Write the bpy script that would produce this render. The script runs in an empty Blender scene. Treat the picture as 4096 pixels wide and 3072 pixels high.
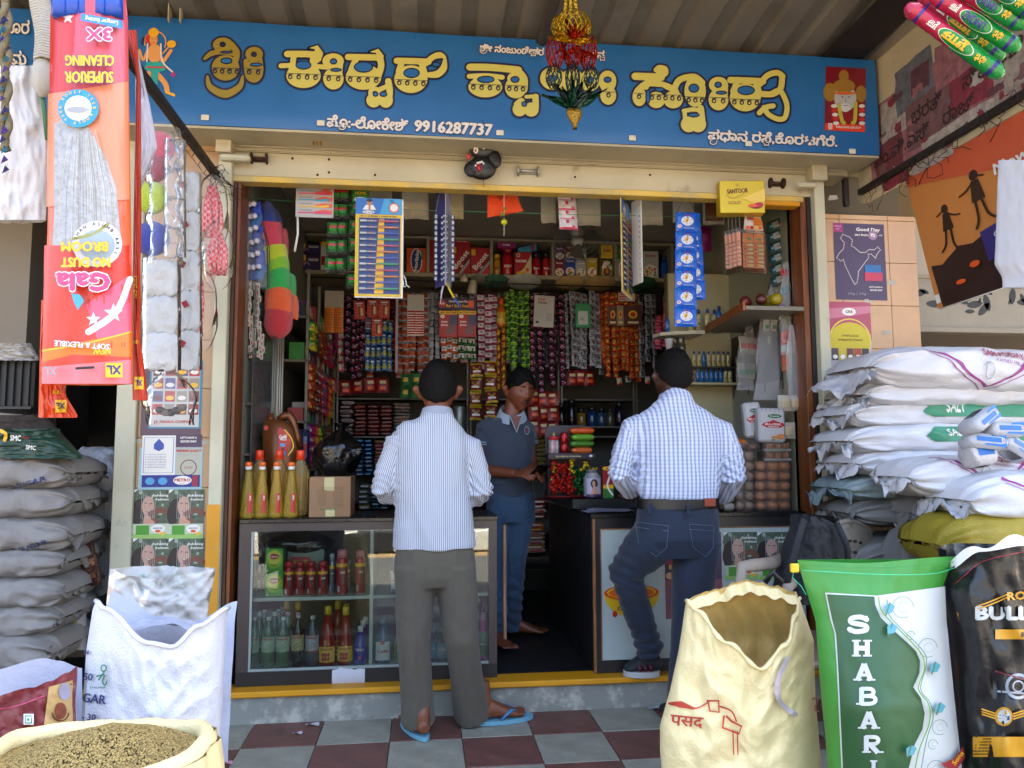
import bpy,bmesh,math,random
import numpy as np
from mathutils import Vector as Vc,Matrix,noise
from math import cos,sin,pi
#camera, world, sun, exposure
SC=bpy.context.scene
NEWO=bpy.data.objects.new
COL=SC.collection
LINK=COL.objects.link
R=random.Random(7)
TAU=2*pi
rad=math.radians
CAMP=Vc((.7452,-3.6377,1.2063))
YAW,PITCH,ROLL,FPX=-.1162,.0917,-.0038,3014.07
_fw=Vc((-sin(YAW)*cos(PITCH),cos(YAW)*cos(PITCH),sin(PITCH)))
_rt=Vc((cos(YAW),sin(YAW),0));_up=_rt.cross(_fw)
_r2=_rt*cos(ROLL)+_up*sin(ROLL);_u2=_up*cos(ROLL)-_rt*sin(ROLL)
cd=bpy.data.cameras.new('camera');cam=NEWO('camera',cd);LINK(cam)
cd.sensor_width=36;cd.lens=FPX/4096*36;cd.clip_start=.05;cd.clip_end=400
cam.matrix_world=Matrix(((_r2.x,_u2.x,-_fw.x,CAMP.x),(_r2.y,_u2.y,-_fw.y,CAMP.y),(_r2.z,_u2.z,-_fw.z,CAMP.z),(0,0,0,1)))
SC.camera=cam
W=bpy.data.worlds.new('World');SC.world=W;W.use_nodes=True
nt=W.node_tree;bgn=nt.nodes['Background']
sky=nt.nodes.new('ShaderNodeTexSky');sky.sky_type='NISHITA';sky.sun_disc=False
SUN_EL,SUN_ROT=58,35
sky.sun_elevation=rad(SUN_EL);sky.sun_rotation=rad(SUN_ROT);sky.dust_density=7.0;sky.air_density=1.0;sky.ozone_density=1.0
nt.links.new(sky.outputs[0],bgn.inputs[0]);bgn.inputs[1].default_value=.15
sd=bpy.data.lights.new('sun','SUN');sun=NEWO('sun',sd);LINK(sun)
sd.energy=5.0;sd.angle=rad(.5);sd.color=(1,.95,.88)
_sdir=Vc((sin(rad(SUN_ROT))*cos(rad(SUN_EL)),cos(rad(SUN_ROT))*cos(rad(SUN_EL)),sin(rad(SUN_EL))))
sun.rotation_euler=_sdir.to_track_quat('Z','Y').to_euler()
SC.view_settings.view_transform='Standard';SC.view_settings.look='None'
SC.view_settings.exposure=3.4;SC.view_settings.gamma=1.0;SC.view_settings.use_curve_mapping=False
SC.cycles.max_bounces=9;SC.cycles.diffuse_bounces=5;SC.cycles.glossy_bounces=4;SC.cycles.transmission_bounces=6
SC.cycles.transparent_max_bounces=24;SC.cycles.caustics_reflective=False;SC.cycles.caustics_refractive=False
SC.cycles.use_denoising=True;SC.cycles.sample_clamp_indirect=4.0
def ray(x,y):return _fw+_r2*((x-2048)/FPX)-_u2*((y-1536)/FPX)
def at(x,y,Y=.0):
 d=ray(x,y);return CAMP+d*((Y-CAMP.y)/d.y)
def atX(x,y,X):
 d=ray(x,y);return CAMP+d*((X-CAMP.x)/d.x)
def atZ(x,y,Z):
 d=ray(x,y);return CAMP+d*((Z-CAMP.z)/d.z)
def mpp(Y):return(Y-CAMP.y)/FPX/_fw.y*1.0
#materials
MATS={}
def srgb(h):
 if isinstance(h,str):
  v=[int(h[i:i+2],16)/255 for i in(0,2,4)]
  return tuple(((c+.055)/1.055)**2.4 if c>.04045 else c/12.92 for c in v)
 return tuple(h)
def mat(col,rough=.5,metal=0.,bump=0.,bs=60.,var=0.,vs=6.,spec=.5,coat=0.,emis=0.,sheen=0.,trans=0.,dist=None,name=None,tw=0.):
 key=(col if isinstance(col,str)else tuple(col),rough,metal,bump,bs,var,vs,spec,coat,emis,sheen,trans,name,tw)
 if key in MATS:return MATS[key]
 m=bpy.data.materials.new(name or 'mat');m.use_nodes=True
 n=m.node_tree.nodes;l=m.node_tree.links;p=n['Principled BSDF']
 c=srgb(col)
 p.inputs['Base Color'].default_value=(*c,1);p.inputs['Roughness'].default_value=rough
 p.inputs['Metallic'].default_value=metal;p.inputs['Specular IOR Level'].default_value=spec
 p.inputs['Coat Weight'].default_value=coat;p.inputs['Sheen Weight'].default_value=sheen
 p.inputs['Transmission Weight'].default_value=trans
 if tw:p.inputs['Subsurface Weight'].default_value=0
 if emis:
  p.inputs['Emission Color'].default_value=(*c,1);p.inputs['Emission Strength'].default_value=emis
 tc=None
 if var or bump:tc=n.new('ShaderNodeTexCoord')
 if var:
  t=n.new('ShaderNodeTexNoise');t.inputs['Scale'].default_value=vs;t.inputs['Detail'].default_value=6;t.inputs['Roughness'].default_value=.65
  l.new(tc.outputs['Object'],t.inputs['Vector'])
  r=n.new('ShaderNodeMapRange');r.inputs[1].default_value=.3;r.inputs[2].default_value=.7
  r.inputs[3].default_value=1-var;r.inputs[4].default_value=1+var*.6
  l.new(t.outputs['Fac'],r.inputs[0])
  mx=n.new('ShaderNodeMix');mx.data_type='RGBA';mx.blend_type='MULTIPLY';mx.inputs[0].default_value=1
  mx.inputs[6].default_value=(*c,1);l.new(r.outputs[0],mx.inputs[7]);l.new(mx.outputs[2],p.inputs['Base Color'])
  r2=n.new('ShaderNodeMapRange');r2.inputs[3].default_value=max(0,rough-.12);r2.inputs[4].default_value=min(1,rough+.12)
  l.new(t.outputs['Fac'],r2.inputs[0]);l.new(r2.outputs[0],p.inputs['Roughness'])
 if bump:
  b=n.new('ShaderNodeTexNoise');b.inputs['Scale'].default_value=bs;b.inputs['Detail'].default_value=4
  l.new(tc.outputs['Object'],b.inputs['Vector'])
  bn=n.new('ShaderNodeBump');bn.inputs['Strength'].default_value=bump;bn.inputs['Distance'].default_value=.01
  l.new(b.outputs['Fac'],bn.inputs['Height']);l.new(bn.outputs[0],p.inputs['Normal'])
 MATS[key]=m
 return m
def film(tint=(1,1,1),haze=.12,name='clear_film',rough=.12,bump=.6,bs=35):
 key=('film',tint,haze,rough,bump,bs)
 if key in MATS:return MATS[key]
 m=bpy.data.materials.new(name);m.use_nodes=True;n=m.node_tree.nodes;l=m.node_tree.links
 n.remove(n['Principled BSDF']);o=n['Material Output']
 tr=n.new('ShaderNodeBsdfTransparent');tr.inputs[0].default_value=(*tint,1)
 df=n.new('ShaderNodeBsdfDiffuse');df.inputs[0].default_value=(*[min(1,t*.85)for t in tint],1)
 gl=n.new('ShaderNodeBsdfGlossy');gl.inputs['Roughness'].default_value=rough
 m1=n.new('ShaderNodeMixShader');m1.inputs[0].default_value=haze
 l.new(tr.outputs[0],m1.inputs[1]);l.new(df.outputs[0],m1.inputs[2])
 fr=n.new('ShaderNodeFresnel');fr.inputs[0].default_value=1.3
 m2=n.new('ShaderNodeMixShader');l.new(fr.outputs[0],m2.inputs[0]);l.new(m1.outputs[0],m2.inputs[1]);l.new(gl.outputs[0],m2.inputs[2])
 l.new(m2.outputs[0],o.inputs[0])
 if bump:
  tc=n.new('ShaderNodeTexCoord');b=n.new('ShaderNodeTexNoise');b.inputs['Scale'].default_value=bs;b.inputs['Detail'].default_value=5
  l.new(tc.outputs['Object'],b.inputs['Vector']);bn=n.new('ShaderNodeBump');bn.inputs['Strength'].default_value=bump;bn.inputs['Distance'].default_value=.02
  l.new(b.outputs['Fac'],bn.inputs['Height']);bn.inputs['Strength'].default_value=bump*.5;l.new(bn.outputs[0],gl.inputs['Normal'])
 MATS[key]=m
 return m
def foil(col,metal=.55,rough=.28,bump=1.0,bs=90):
 return mat(col,rough,metal,bump,bs,name='foil')
def woodm(col='7a4a28',rough=.45):
 key=('wood',col,rough)
 if key in MATS:return MATS[key]
 m=mat(col,rough,bump=.15,bs=40,name='wood').copy();n=m.node_tree.nodes;l=m.node_tree.links;p=n['Principled BSDF']
 tc=n.new('ShaderNodeTexCoord');mp=n.new('ShaderNodeMapping');mp.inputs['Scale'].default_value=(14,14,1.2)
 t=n.new('ShaderNodeTexNoise');t.inputs['Scale'].default_value=4;t.inputs['Detail'].default_value=8
 cr=n.new('ShaderNodeValToRGB');c=srgb(col)
 cr.color_ramp.elements[0].position=.35;cr.color_ramp.elements[0].color=(*[x*.55 for x in c],1)
 cr.color_ramp.elements[1].position=.7;cr.color_ramp.elements[1].color=(*[min(1,x*1.3)for x in c],1)
 l.new(tc.outputs['Object'],mp.inputs[0]);l.new(mp.outputs[0],t.inputs[0]);l.new(t.outputs['Fac'],cr.inputs[0]);l.new(cr.outputs[0],p.inputs['Base Color'])
 MATS[key]=m
 return m
def worn(base,spots,amount=.5,scale=9,rough=.6,bump=.2,name='worn_paint',thr=(.55,.68)):
 """paint with shaped stains / rust / bare patches"""
 key=('worn',base,spots,amount,scale,rough,thr)
 if key in MATS:return MATS[key]
 m=bpy.data.materials.new(name);m.use_nodes=True;n=m.node_tree.nodes;l=m.node_tree.links;p=n['Principled BSDF']
 tc=n.new('ShaderNodeTexCoord')
 t=n.new('ShaderNodeTexNoise');t.inputs['Scale'].default_value=scale;t.inputs['Detail'].default_value=9;t.inputs['Roughness'].default_value=.7
 t2=n.new('ShaderNodeTexNoise');t2.inputs['Scale'].default_value=2.3;t2.inputs['Detail'].default_value=4
 l.new(tc.outputs['Object'],t.inputs[0]);l.new(tc.outputs['Object'],t2.inputs[0])
 cr=n.new('ShaderNodeValToRGB');cr.color_ramp.elements[0].position=thr[0];cr.color_ramp.elements[0].color=(0,0,0,1)
 cr.color_ramp.elements[1].position=thr[1];cr.color_ramp.elements[1].color=(amount,amount,amount,1)
 l.new(t.outputs['Fac'],cr.inputs[0])
 mx=n.new('ShaderNodeMix');mx.data_type='RGBA';mx.inputs[6].default_value=(*srgb(base),1);mx.inputs[7].default_value=(*srgb(spots),1)
 l.new(cr.outputs[0],mx.inputs[0])
 r=n.new('ShaderNodeMapRange');r.inputs[1].default_value=.3;r.inputs[2].default_value=.7;r.inputs[3].default_value=.82;r.inputs[4].default_value=1.08
 l.new(t2.outputs['Fac'],r.inputs[0])
 m2=n.new('ShaderNodeMix');m2.data_type='RGBA';m2.blend_type='MULTIPLY';m2.inputs[0].default_value=1
 l.new(mx.outputs[2],m2.inputs[6]);l.new(r.outputs[0],m2.inputs[7]);l.new(m2.outputs[2],p.inputs['Base Color'])
 p.inputs['Roughness'].default_value=rough
 bn=n.new('ShaderNodeBump');bn.inputs['Strength'].default_value=bump;bn.inputs['Distance'].default_value=.004
 l.new(t.outputs['Fac'],bn.inputs['Height']);l.new(bn.outputs[0],p.inputs['Normal'])
 MATS[key]=m
 return m
#objects
def tag(o,label=None,cat=None,group=None,kind=None):
 if label:o['label']=label
 if cat:o['category']=cat
 if group:o['group']=group
 if kind:o['kind']=kind
 return o
def T(name,label,cat,loc=(0,0,0),rz=0.,group=None,rx=0.,ry=0.,kind=None):
 o=NEWO(name,None);LINK(o);o.empty_display_size=.05
 o.location=loc;o.rotation_euler=(rx,ry,rz)
 return tag(o,label,cat,group,kind)
def wm(o):
 m=Matrix.LocRotScale(o.location,o.rotation_euler,o.scale)
 return wm(o.parent)@m if o.parent else m
def dup(root,loc=None,rz=None,label=None,group=None,parent=None,scale=None):
 c=root.copy();LINK(c);c.parent=parent
 if parent is None:
  if loc is not None:c.location=loc
  if rz is not None:c.rotation_euler=(c.rotation_euler[0],c.rotation_euler[1],rz)
  if label:c['label']=label
  if group:c['group']=group
  if scale is not None:c.scale=scale
 for ch in[o for o in root.children]:dup(ch,parent=c)
 return c
class B:
 def __init__(s):s.v=[];s.f=[];s.mi=[];s.sm=[];s.m=[];s.uv=None
 def mid(s,m):
  for i,x in enumerate(s.m):
   if x is m:return i
  s.m.append(m);return len(s.m)-1
 def add(s,vs,fs,m,smooth=False,M=None):
  k=len(s.v);i=s.mid(m)
  s.v+=[(M@Vc(v))if M else Vc(v)for v in vs]
  for f in fs:s.f.append([a+k for a in f]);s.mi.append(i);s.sm.append(smooth)
  return s
 def box(s,x0,x1,y0,y1,z0,z1,m,M=None):
  return s.add([(x0,y0,z0),(x1,y0,z0),(x1,y1,z0),(x0,y1,z0),(x0,y0,z1),(x1,y0,z1),(x1,y1,z1),(x0,y1,z1)],[(0,3,2,1),(4,5,6,7),(0,1,5,4),(1,2,6,5),(2,3,7,6),(3,0,4,7)],m,False,M)
 def rbox(s,x0,x1,y0,y1,z0,z1,m,r=.004,M=None,seg=1,smooth=False):
  bm=bmesh.new();bmesh.ops.create_cube(bm,size=1)
  for v in bm.verts:v.co=Vc(((x0+x1)/2+v.co.x*(x1-x0),(y0+y1)/2+v.co.y*(y1-y0),(z0+z1)/2+v.co.z*(z1-z0)))
  bmesh.ops.bevel(bm,geom=list(bm.edges),offset=min(r,(x1-x0)*.45,(y1-y0)*.45,(z1-z0)*.45),segments=seg,affect='EDGES',profile=.6)
  bm.verts.index_update();s.add([v.co.copy()for v in bm.verts],[[v.index for v in f.verts]for f in bm.faces],m,smooth,M);bm.free();return s
 def tube(s,pts,rs,m,n=8,cap=True,smooth=True,sx=1.,closed=False):
  pts=[Vc(p)for p in pts]
  if not hasattr(rs,'__len__'):rs=[rs]*len(pts)
  k=len(pts);rings=[];prev=None
  for i,p in enumerate(pts):
   t=(pts[min(i+1,k-1)]-pts[max(i-1,0)])
   if t.length<1e-9:t=Vc((0,0,1))
   t.normalize()
   if prev is None:
    a=Vc((0,0,1))if abs(t.z)<.9 else Vc((1,0,0));u=t.cross(a).normalized()
   else:u=(prev-t*prev.dot(t)).normalized()
   prev=u;w=t.cross(u)
   rings.append([p+(u*cos(q)*sx+w*sin(q))*rs[i]for q in[2*pi*j/n for j in range(n)]])
  vs=[v for r in rings for v in r];fs=[]
  for i in range(k-1):
   for j in range(n):fs.append((i*n+j,i*n+(j+1)%n,(i+1)*n+(j+1)%n,(i+1)*n+j))
  if cap:fs.append(tuple(range(n))[::-1]);fs.append(tuple((k-1)*n+j for j in range(n)))
  return s.add(vs,fs,m,smooth)
 def lathe(s,prof,m,n=14,M=None,c=(0,0,0),smooth=True,sy=1.,cap=True):
  vs=[];fs=[];k=len(prof)
  for(r,z)in prof:
   for j in range(n):
    q=2*pi*j/n;vs.append((c[0]+r*cos(q),c[1]+r*sy*sin(q),c[2]+z))
  for i in range(k-1):
   for j in range(n):fs.append((i*n+j,i*n+(j+1)%n,(i+1)*n+(j+1)%n,(i+1)*n+j))
  if cap:fs.append(tuple(range(n))[::-1]);fs.append(tuple((k-1)*n+j for j in range(n)))
  return s.add(vs,fs,m,smooth,M)
 def grid(s,fn,nu,nv,m,smooth=True,closeu=False,M=None):
  vs=[];fs=[]
  for j in range(nv+1):
   for i in range(nu if closeu else nu+1):vs.append(fn(i/nu,j/nv))
  w=nu if closeu else nu+1
  for j in range(nv):
   for i in range(nu):
    a=j*w+i;b=j*w+(i+1)%w if closeu else a+1
    fs.append((a,b,b+w,a+w))
  return s.add(vs,fs,m,smooth,M)
 def ball(s,c,r,m,n=12,k=8,sc=(1,1,1),M=None):
  return s.grid(lambda u,v:Vc((c[0]+r*sc[0]*cos(2*pi*u)*sin(pi*max(.004,min(.996,v))),c[1]+r*sc[1]*sin(2*pi*u)*sin(pi*max(.004,min(.996,v))),c[2]-r*sc[2]*cos(pi*v))),n,k,m,True,True,M)
 def poly(s,pts,m,M=None):return s.add(pts,[tuple(range(len(pts)))],m,False,M)
 def prism(s,pts,d,m,M=None,smooth=False):
  d=Vc(d);n=len(pts);p=[Vc(q)for q in pts]
  fs=[tuple(range(n))[::-1],tuple(range(n,2*n))]+[(i,(i+1)%n,n+(i+1)%n,n+i)for i in range(n)]
  return s.add(p+[q+d for q in p],fs,m,smooth,M)
 def mesh(s,name,inv=None):
  me=bpy.data.meshes.new(name);me.from_pydata([(inv@v)if inv else v for v in s.v],[],s.f)
  for m in s.m:me.materials.append(m)
  me.polygons.foreach_set('material_index',s.mi);me.polygons.foreach_set('use_smooth',s.sm)
  me.update();return me
 def build(s,name,parent=None,world=False,label=None,cat=None,group=None,kind=None,loc=None):
  inv=wm(parent).inverted()if(parent and world)else None
  if loc is not None and not parent:inv=Matrix.Translation(-Vc(loc))
  o=NEWO(name,s.mesh(name,inv));LINK(o);o.parent=parent
  if loc is not None and not parent:o.location=loc
  return tag(o,label,cat,group,kind)
#flat print on surfaces
_TX={}
def textmesh(sx):
 if sx in _TX:return _TX[sx]
 c=bpy.data.curves.new('t','FONT');c.body=sx;c.size=1;c.resolution_u=2;c.align_x='LEFT'
 o=NEWO('t',c);me=bpy.data.meshes.new_from_object(o)
 bm=bmesh.new();bm.from_mesh(me)
 seen=set();lv={};k=0
 for v in bm.verts:
  if v in seen:continue
  st=[v];seen.add(v)
  while st:
   a=st.pop();lv[a.index]=k
   for e in a.link_edges:
    b=e.other_vert(a)
    if b not in seen:seen.add(b);st.append(b)
  k+=1
 vs=[(v.co.x,v.co.y,lv[v.index]%3)for v in bm.verts];fs=[[v.index for v in f.verts]for f in bm.faces]
 bm.free();bpy.data.objects.remove(o);bpy.data.curves.remove(c);bpy.data.meshes.remove(me)
 xs=[v[0]for v in vs]or[0]
 _TX[sx]=(vs,fs,min(xs),max(xs));return _TX[sx]
def smoothline(pts,n=6):
 pts=[tuple(p)if len(p)==3 else(p[0],p[1],None)for p in pts]
 if len(pts)<3:return pts
 out=[]
 P=[pts[0]]+pts+[pts[-1]]
 for i in range(1,len(P)-2):
  for k in range(n):
   t=k/n;q=[]
   for a in range(2):
    p0,p1,p2,p3=P[i-1][a],P[i][a],P[i+1][a],P[i+2][a]
    q.append(.5*(2*p1+(p2-p0)*t+(2*p0-5*p1+4*p2-p3)*t*t+(3*p1-p0-3*p2+p3)*t**3))
   w=None if P[i][2]is None else P[i][2]*(1-t)+P[i+1][2]*t
   out.append((q[0],q[1],w))
 out.append(pts[-1]);return out
class Art:
 """layers of flat coloured shapes; u right, v up, units metres unless scaled"""
 def __init__(s,step=.00025):s.b=B();s.L=1;s.step=step
 def _add(s,pts,fs,m,adv=True):
  s.b.add([(p[0],p[1],(s.L+(p[2]*.25 if len(p)>2 else 0)))for p in pts],fs,m)
  if adv:s.L+=1
 def up(s):s.L+=1;return s
 def rect(s,u0,v0,u1,v1,m,adv=True):s._add([(u0,v0),(u1,v0),(u1,v1),(u0,v1)],[(0,1,2,3)],m,adv);return s
 def poly(s,pts,m,adv=True):
  s._add(pts,[tuple(range(len(pts)))],m,adv);return s
 def ell(s,u,v,ru,rv,m,n=20,a0=0,a1=360,adv=True):
  pts=[(u+ru*cos(rad(a0+(a1-a0)*i/n)),v+rv*sin(rad(a0+(a1-a0)*i/n)))for i in range(n if a1-a0==360 else n+1)]
  return s.poly(pts,m,adv)
 def ring(s,u,v,r0,r1,m,n=24,a0=0,a1=360,sv=1.,adv=True):
  a=[rad(a0+(a1-a0)*i/n)for i in range(n+1)]
  pts=[(u+r0*cos(q),v+r0*sv*sin(q))for q in a]+[(u+r1*cos(q),v+r1*sv*sin(q))for q in a]
  s._add(pts,[(i,n+1+i,n+2+i,i+1)for i in range(n)],m,adv);return s
 def stroke(s,pts,w,m,smooth=True,adv=True,cap=True):
  p=smoothline(pts)if smooth else[tuple(q)if len(q)==3 else(q[0],q[1],None)for q in pts]
  k=len(p);L=[];Rr=[]
  for i in range(k):
   a=p[max(i-1,0)];b=p[min(i+1,k-1)];dx,dy=b[0]-a[0],b[1]-a[1];d=math.hypot(dx,dy)or 1
   h=(p[i][2]if p[i][2]is not None else w)/2
   if p[i][2]is not None and w<0:h=p[i][2]/2
   nx,ny=-dy/d*h,dx/d*h
   L.append((p[i][0]+nx,p[i][1]+ny));Rr.append((p[i][0]-nx,p[i][1]-ny))
  s._add([(a[0],a[1],i%3)for i,a in enumerate(L)]+[(a[0],a[1],i%3)for i,a in enumerate(Rr)],[(i,i+1,k+i+1,k+i)for i in range(k-1)],m,adv)
  if cap:
   for q in(p[0],p[-1]):
    h=(q[2]if q[2]is not None else w)/2;s.ell(q[0],q[1],h,h,m,12,adv=adv)
  return s
 def star(s,u,v,r,m,k=5,q=.42,rot=90):
  pts=[(u+(r if i%2==0 else r*q)*cos(rad(rot+180*i/k)),v+(r if i%2==0 else r*q)*sin(rad(rot+180*i/k)))for i in range(2*k)]
  s._add([(u,v)]+pts,[(0,i+1,(i+1)%(2*k)+1)for i in range(2*k)],m);return s
 def text(s,t,u,v,size,m,bold=0.,width=None,rot=0.,align='C',flip=False,sx=1.,outline=None,ow=0.):
  vs,fs,x0,x1=textmesh(t)
  if not vs:return s
  k=size if width is None else width/max(1e-6,x1-x0)
  kx=k*sx if width is None else k;ky=size
  off={'C':-(x0+x1)/2,'L':-x0,'R':-x1}[align]
  cr,sr=cos(rad(rot)),sin(rad(rot))
  def put(dx,dy,mm):
   pts=[]
   for x,y,z in vs:
    a=(x+off)*kx+dx;b=(y-.35)*ky+dy
    if flip:a,b=-a,-b
    pts.append((u+a*cr-b*sr,v+a*sr+b*cr,z))
   s._add(pts,fs,mm,False);s.L+=.9
  if outline:
   for q in range(8):put(ow*cos(q*.785),ow*sin(q*.785),outline);s.L-=.55
   s.L+=1
  if bold:
   for q in((1,0),(-1,0),(0,.8),(0,-.8)):put(bold*q[0],bold*q[1],m);s.L-=.55
   s.L+=.6
  put(0,0,m);s.L+=.2
  return s
 def build(s,name,parent,fn=None,M=None,sub=0,ext=None,world=False,label=None,thick=.012):
  """fn(u,v,h)->point, or M a matrix (u,v,h)"""
  b=s.b
  if sub:
   me=b.mesh('tmp');bm=bmesh.new();bm.from_mesh(me)
   (u0,u1,v0,v1)=ext
   for k in range(1,sub):
    for(co,no)in(((u0+(u1-u0)*k/sub,0,0),(1,0,0)),((0,v0+(v1-v0)*k/sub,0),(0,1,0))):
     bmesh.ops.bisect_plane(bm,geom=bm.verts[:]+bm.edges[:]+bm.faces[:],plane_co=co,plane_no=no,dist=1e-7)
   bm.verts.index_update();n=B();n.m=b.m
   n.v=[v.co.copy()for v in bm.verts];n.f=[[v.index for v in f.verts]for f in bm.faces];n.mi=[f.material_index for f in bm.faces];n.sm=[True]*len(n.f)
   bm.free();bpy.data.meshes.remove(me);b=n
  f=(lambda u,v,h:M@Vc((u,v,h)))if M is not None else fn
  s.step=min(s.step,(thick if sub else.004)/max(1,s.L))
  b.v=[Vc(f(v[0],v[1],v[2]*s.step))for v in b.v]
  return b.build(name,parent,world=world,label=label)
def plane(o,x=(1,0,0),y=(0,0,1)):
 """matrix of a print plane: origin, u axis, v axis (normal = u x v)"""
 x=Vc(x).normalized();y=Vc(y);z=x.cross(y).normalized();y=z.cross(x)
 return Matrix(((x.x,y.x,z.x,o[0]),(x.y,y.y,z.y,o[1]),(x.z,y.z,z.z,o[2]),(0,0,0,1)))
def nz(p,s=1.,seed=0):return noise.noise(Vc((p[0]*s+seed*7.3,p[1]*s-seed*3.1,p[2]*s+seed)))
def lp(a,b,t):return a+(b-a)*t
#setting
CREAM=worn('b3a88a','6b5a40',.55,7,.6,.15,thr=(.6,.72));CREAM2=worn('a89f84','7b6c50',.5,5,.65,.2,thr=(.58,.75))
PALE=worn('b9b69e','7d786a',.4,11,.6,.1,thr=(.62,.7));YEL=worn('c98a08','8c8878',.35,16,.5,.2,thr=(.64,.66));LYEL=worn('c9a84a','a89a72',.7,6,.55,.15,thr=(.5,.6))
RUST=mat('3d2416',.75,.2,.5,80,.5,20,name='rust');DBROWN=mat('2a211f',.5,0,.1,50,.2,5,name='dark_laminate')
BLK=mat('0c0c0d',.5,name='black');WHT=mat('d8d8d4',.5,name='white');GREY=mat('6a6862',.8,0,.2,60,.25,4,name='grey_plaster')
WOODJ=woodm('74401e');WOODD=woodm('4a2c18');STONE=mat('16181a',.25,0,.15,60,.6,90,name='black_granite')
STEEL=mat('2e2624',.6,.4,.3,60,.4,10,name='painted_steel')
B().box(-60,60,-80,60,-.5,-.16,mat('8a7558',.95,0,.3,3,.25,2,name='dust')).build('ground',kind='structure')
B().box(-60,60,-6.35,-4.7,-.2,-.13,mat('55534f',.9,0,.4,200,.2,3,name='asphalt')).build('road',kind='structure')
B().box(-60,60,-16,-7.1,-.2,-.125,mat('55534f',.9,0,.4,200,.2,3,name='asphalt')).build('road',kind='structure')
B().box(-60,60,-6.85,-6.3,-.2,-.126,mat('a08458',.95,0,.3,30,.2,3,name='sand')).build('sandy_verge',kind='structure')
kb=B().box(-12,12,-7.1,-6.86,-.2,.14,mat('8e8c84',.9,name='concrete')).build('median_kerb',kind='structure')
wmesh=B().rbox(-.24,.24,-.01,.27,-.1,.16,mat('c9c7be',.8,0,.2,30,.15,6,name='white_paint'),.01).mesh('kerb_block')
kmesh=B().rbox(-.24,.24,-.01,.27,-.1,.16,mat('1c1c1c',.8,0,.2,30,.2,6,name='black_paint'),.01).mesh('kerb_block')
for i in range(-12,16):
 o=NEWO('kerb_block',wmesh if i%2 else kmesh);LINK(o);o.parent=kb;o.location=(i*.49+.1,-6.87,0)
pv=B().box(-6,8,-4.7,-.02,-.3,-.012,mat('5c5a54',.9,0,.3,50,name='mortar')).build('pavement',kind='structure')
TS=.305
def tmesh(c,v):
 return B().rbox(.0015,TS-.0015,.0015,TS-.0015,-.012,0,mat(c,.5,0,.25,30,v,9,name='floor_tile'),.002).mesh('tile')
tm=[tmesh('6e483e',.4),tmesh('8a887a',.3),tmesh('66423a',.4),tmesh('838174',.3)]
for i in range(-7,13):
 for j in range(-9,0):
  o=NEWO('tile',tm[((i+j+1)%2)+2*((i*7+j*3)%2)]);LINK(o);o.parent=pv
  o.location=(i*TS,j*TS,R.uniform(-.0008,.0008))
pl=B().box(-6,8,-.02,.25,-.2,.118,worn('7f7f78','b5b3a6',.7,9,.85,.4,thr=(.5,.62))).build('plinth',kind='structure')
B().rbox(-.15,8,-.045,.1,.119,.146,YEL,.006).build('painted_edge',pl)
B().rbox(-6,-.16,-.045,.1,.119,.146,YEL,.006).build('painted_edge',pl)
B().box(-.2,2.75,.1,2.4,.05,.143,mat('1d1d1e',.45,0,.3,40,.4,7,name='dark_stone')).build('shop_floor',kind='structure')
B().box(-4,-.66,.1,3.2,.05,.143,mat('2b2a2a',.6,0,.3,40,.3,7,name='dark_floor')).build('shop_floor',kind='structure')
B().box(3.3,8,.1,3.2,.05,.143,mat('3b3835',.6,0,.3,40,.3,7,name='dark_floor')).build('shop_floor',kind='structure')
IW=mat('8f8a76',.75,0,.15,20,.15,3,name='inside_paint')
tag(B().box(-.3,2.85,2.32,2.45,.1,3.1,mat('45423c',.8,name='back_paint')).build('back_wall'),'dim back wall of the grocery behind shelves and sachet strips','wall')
tag(B().box(-.26,-.135,.16,2.32,.143,2.9,mat('77766a',.7,0,.1,20,.15,4,name='grey_green_paint')).build('side_wall'),'grey green side wall inside the shop on the left, behind the rainbow scrubbers','wall')
tag(B().box(2.69,2.84,.12,2.32,.143,2.9,mat('8d8c74',.7,0,.1,20,.15,4,name='green_cream_paint')).build('side_wall'),'cream side wall inside the shop on the right, behind the bun packets','wall')
tag(B().box(-.3,2.85,.1,2.4,2.83,2.95,mat('9a9284',.85,0,.1,20,.2,2,name='ceiling_paint')).build('ceiling'),kind='structure')
def pillar(x0,x1,z1,lab,cols):
 p=B().box(x0+.002,x1-.002,.004,.12,0,z1-.002,mat('7a6a52',.9,name='mortar')).build('tiled_pillar')
 tag(p,lab,'pillar');h=.228
 tl=mat('b48f68',.32,0,.1,60,.14,3,name='beige_wall_tile');tl2=mat('ac8a64',.32,0,.1,60,.16,4,name='beige_wall_tile')
 z=.143
 while z<z1-.02:
  for a,b in zip(cols[:-1],cols[1:]):
   B().rbox(a+.001,b-.001,-.006,.004,z+.001,min(z+h,z1)-.001,tl if(int(z*9)+int(a*9))%2 else tl2,.0015).build('tile',p)
  z+=h
 return p
PILL=pillar(-.559,-.231,2.72,'beige tiled pillar left of the shop opening, covered in posters and bags',[-.559,-.231])
PILR=pillar(2.734,3.327,2.45,'beige tiled pillar right of the shop opening, behind the salt sacks',[2.734,2.9,3.17,3.327])
tag(B().rbox(-.648,-.56,-.03,.12,.0,2.7,PALE,.004).build('door_post'),'cream painted door post of the neighbouring store, left of the tiled pillar','post')
z587,z606,z620,z637,z728,z745=[at(1600,y,0).z for y in(587,606,622,637,730,744)]
sb=T('shutter_box','cream rolling shutter housing with rust stains above the shop opening','shutter housing',(1.27,0,2.6))
b=B();b.box(-.25,2.95,-.02,.25,z637,z606+.02,CREAM2);b.box(-.25,2.95,-.03,.25,z606+.012,z587,CREAM2);b.build('housing',sb,True)
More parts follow.
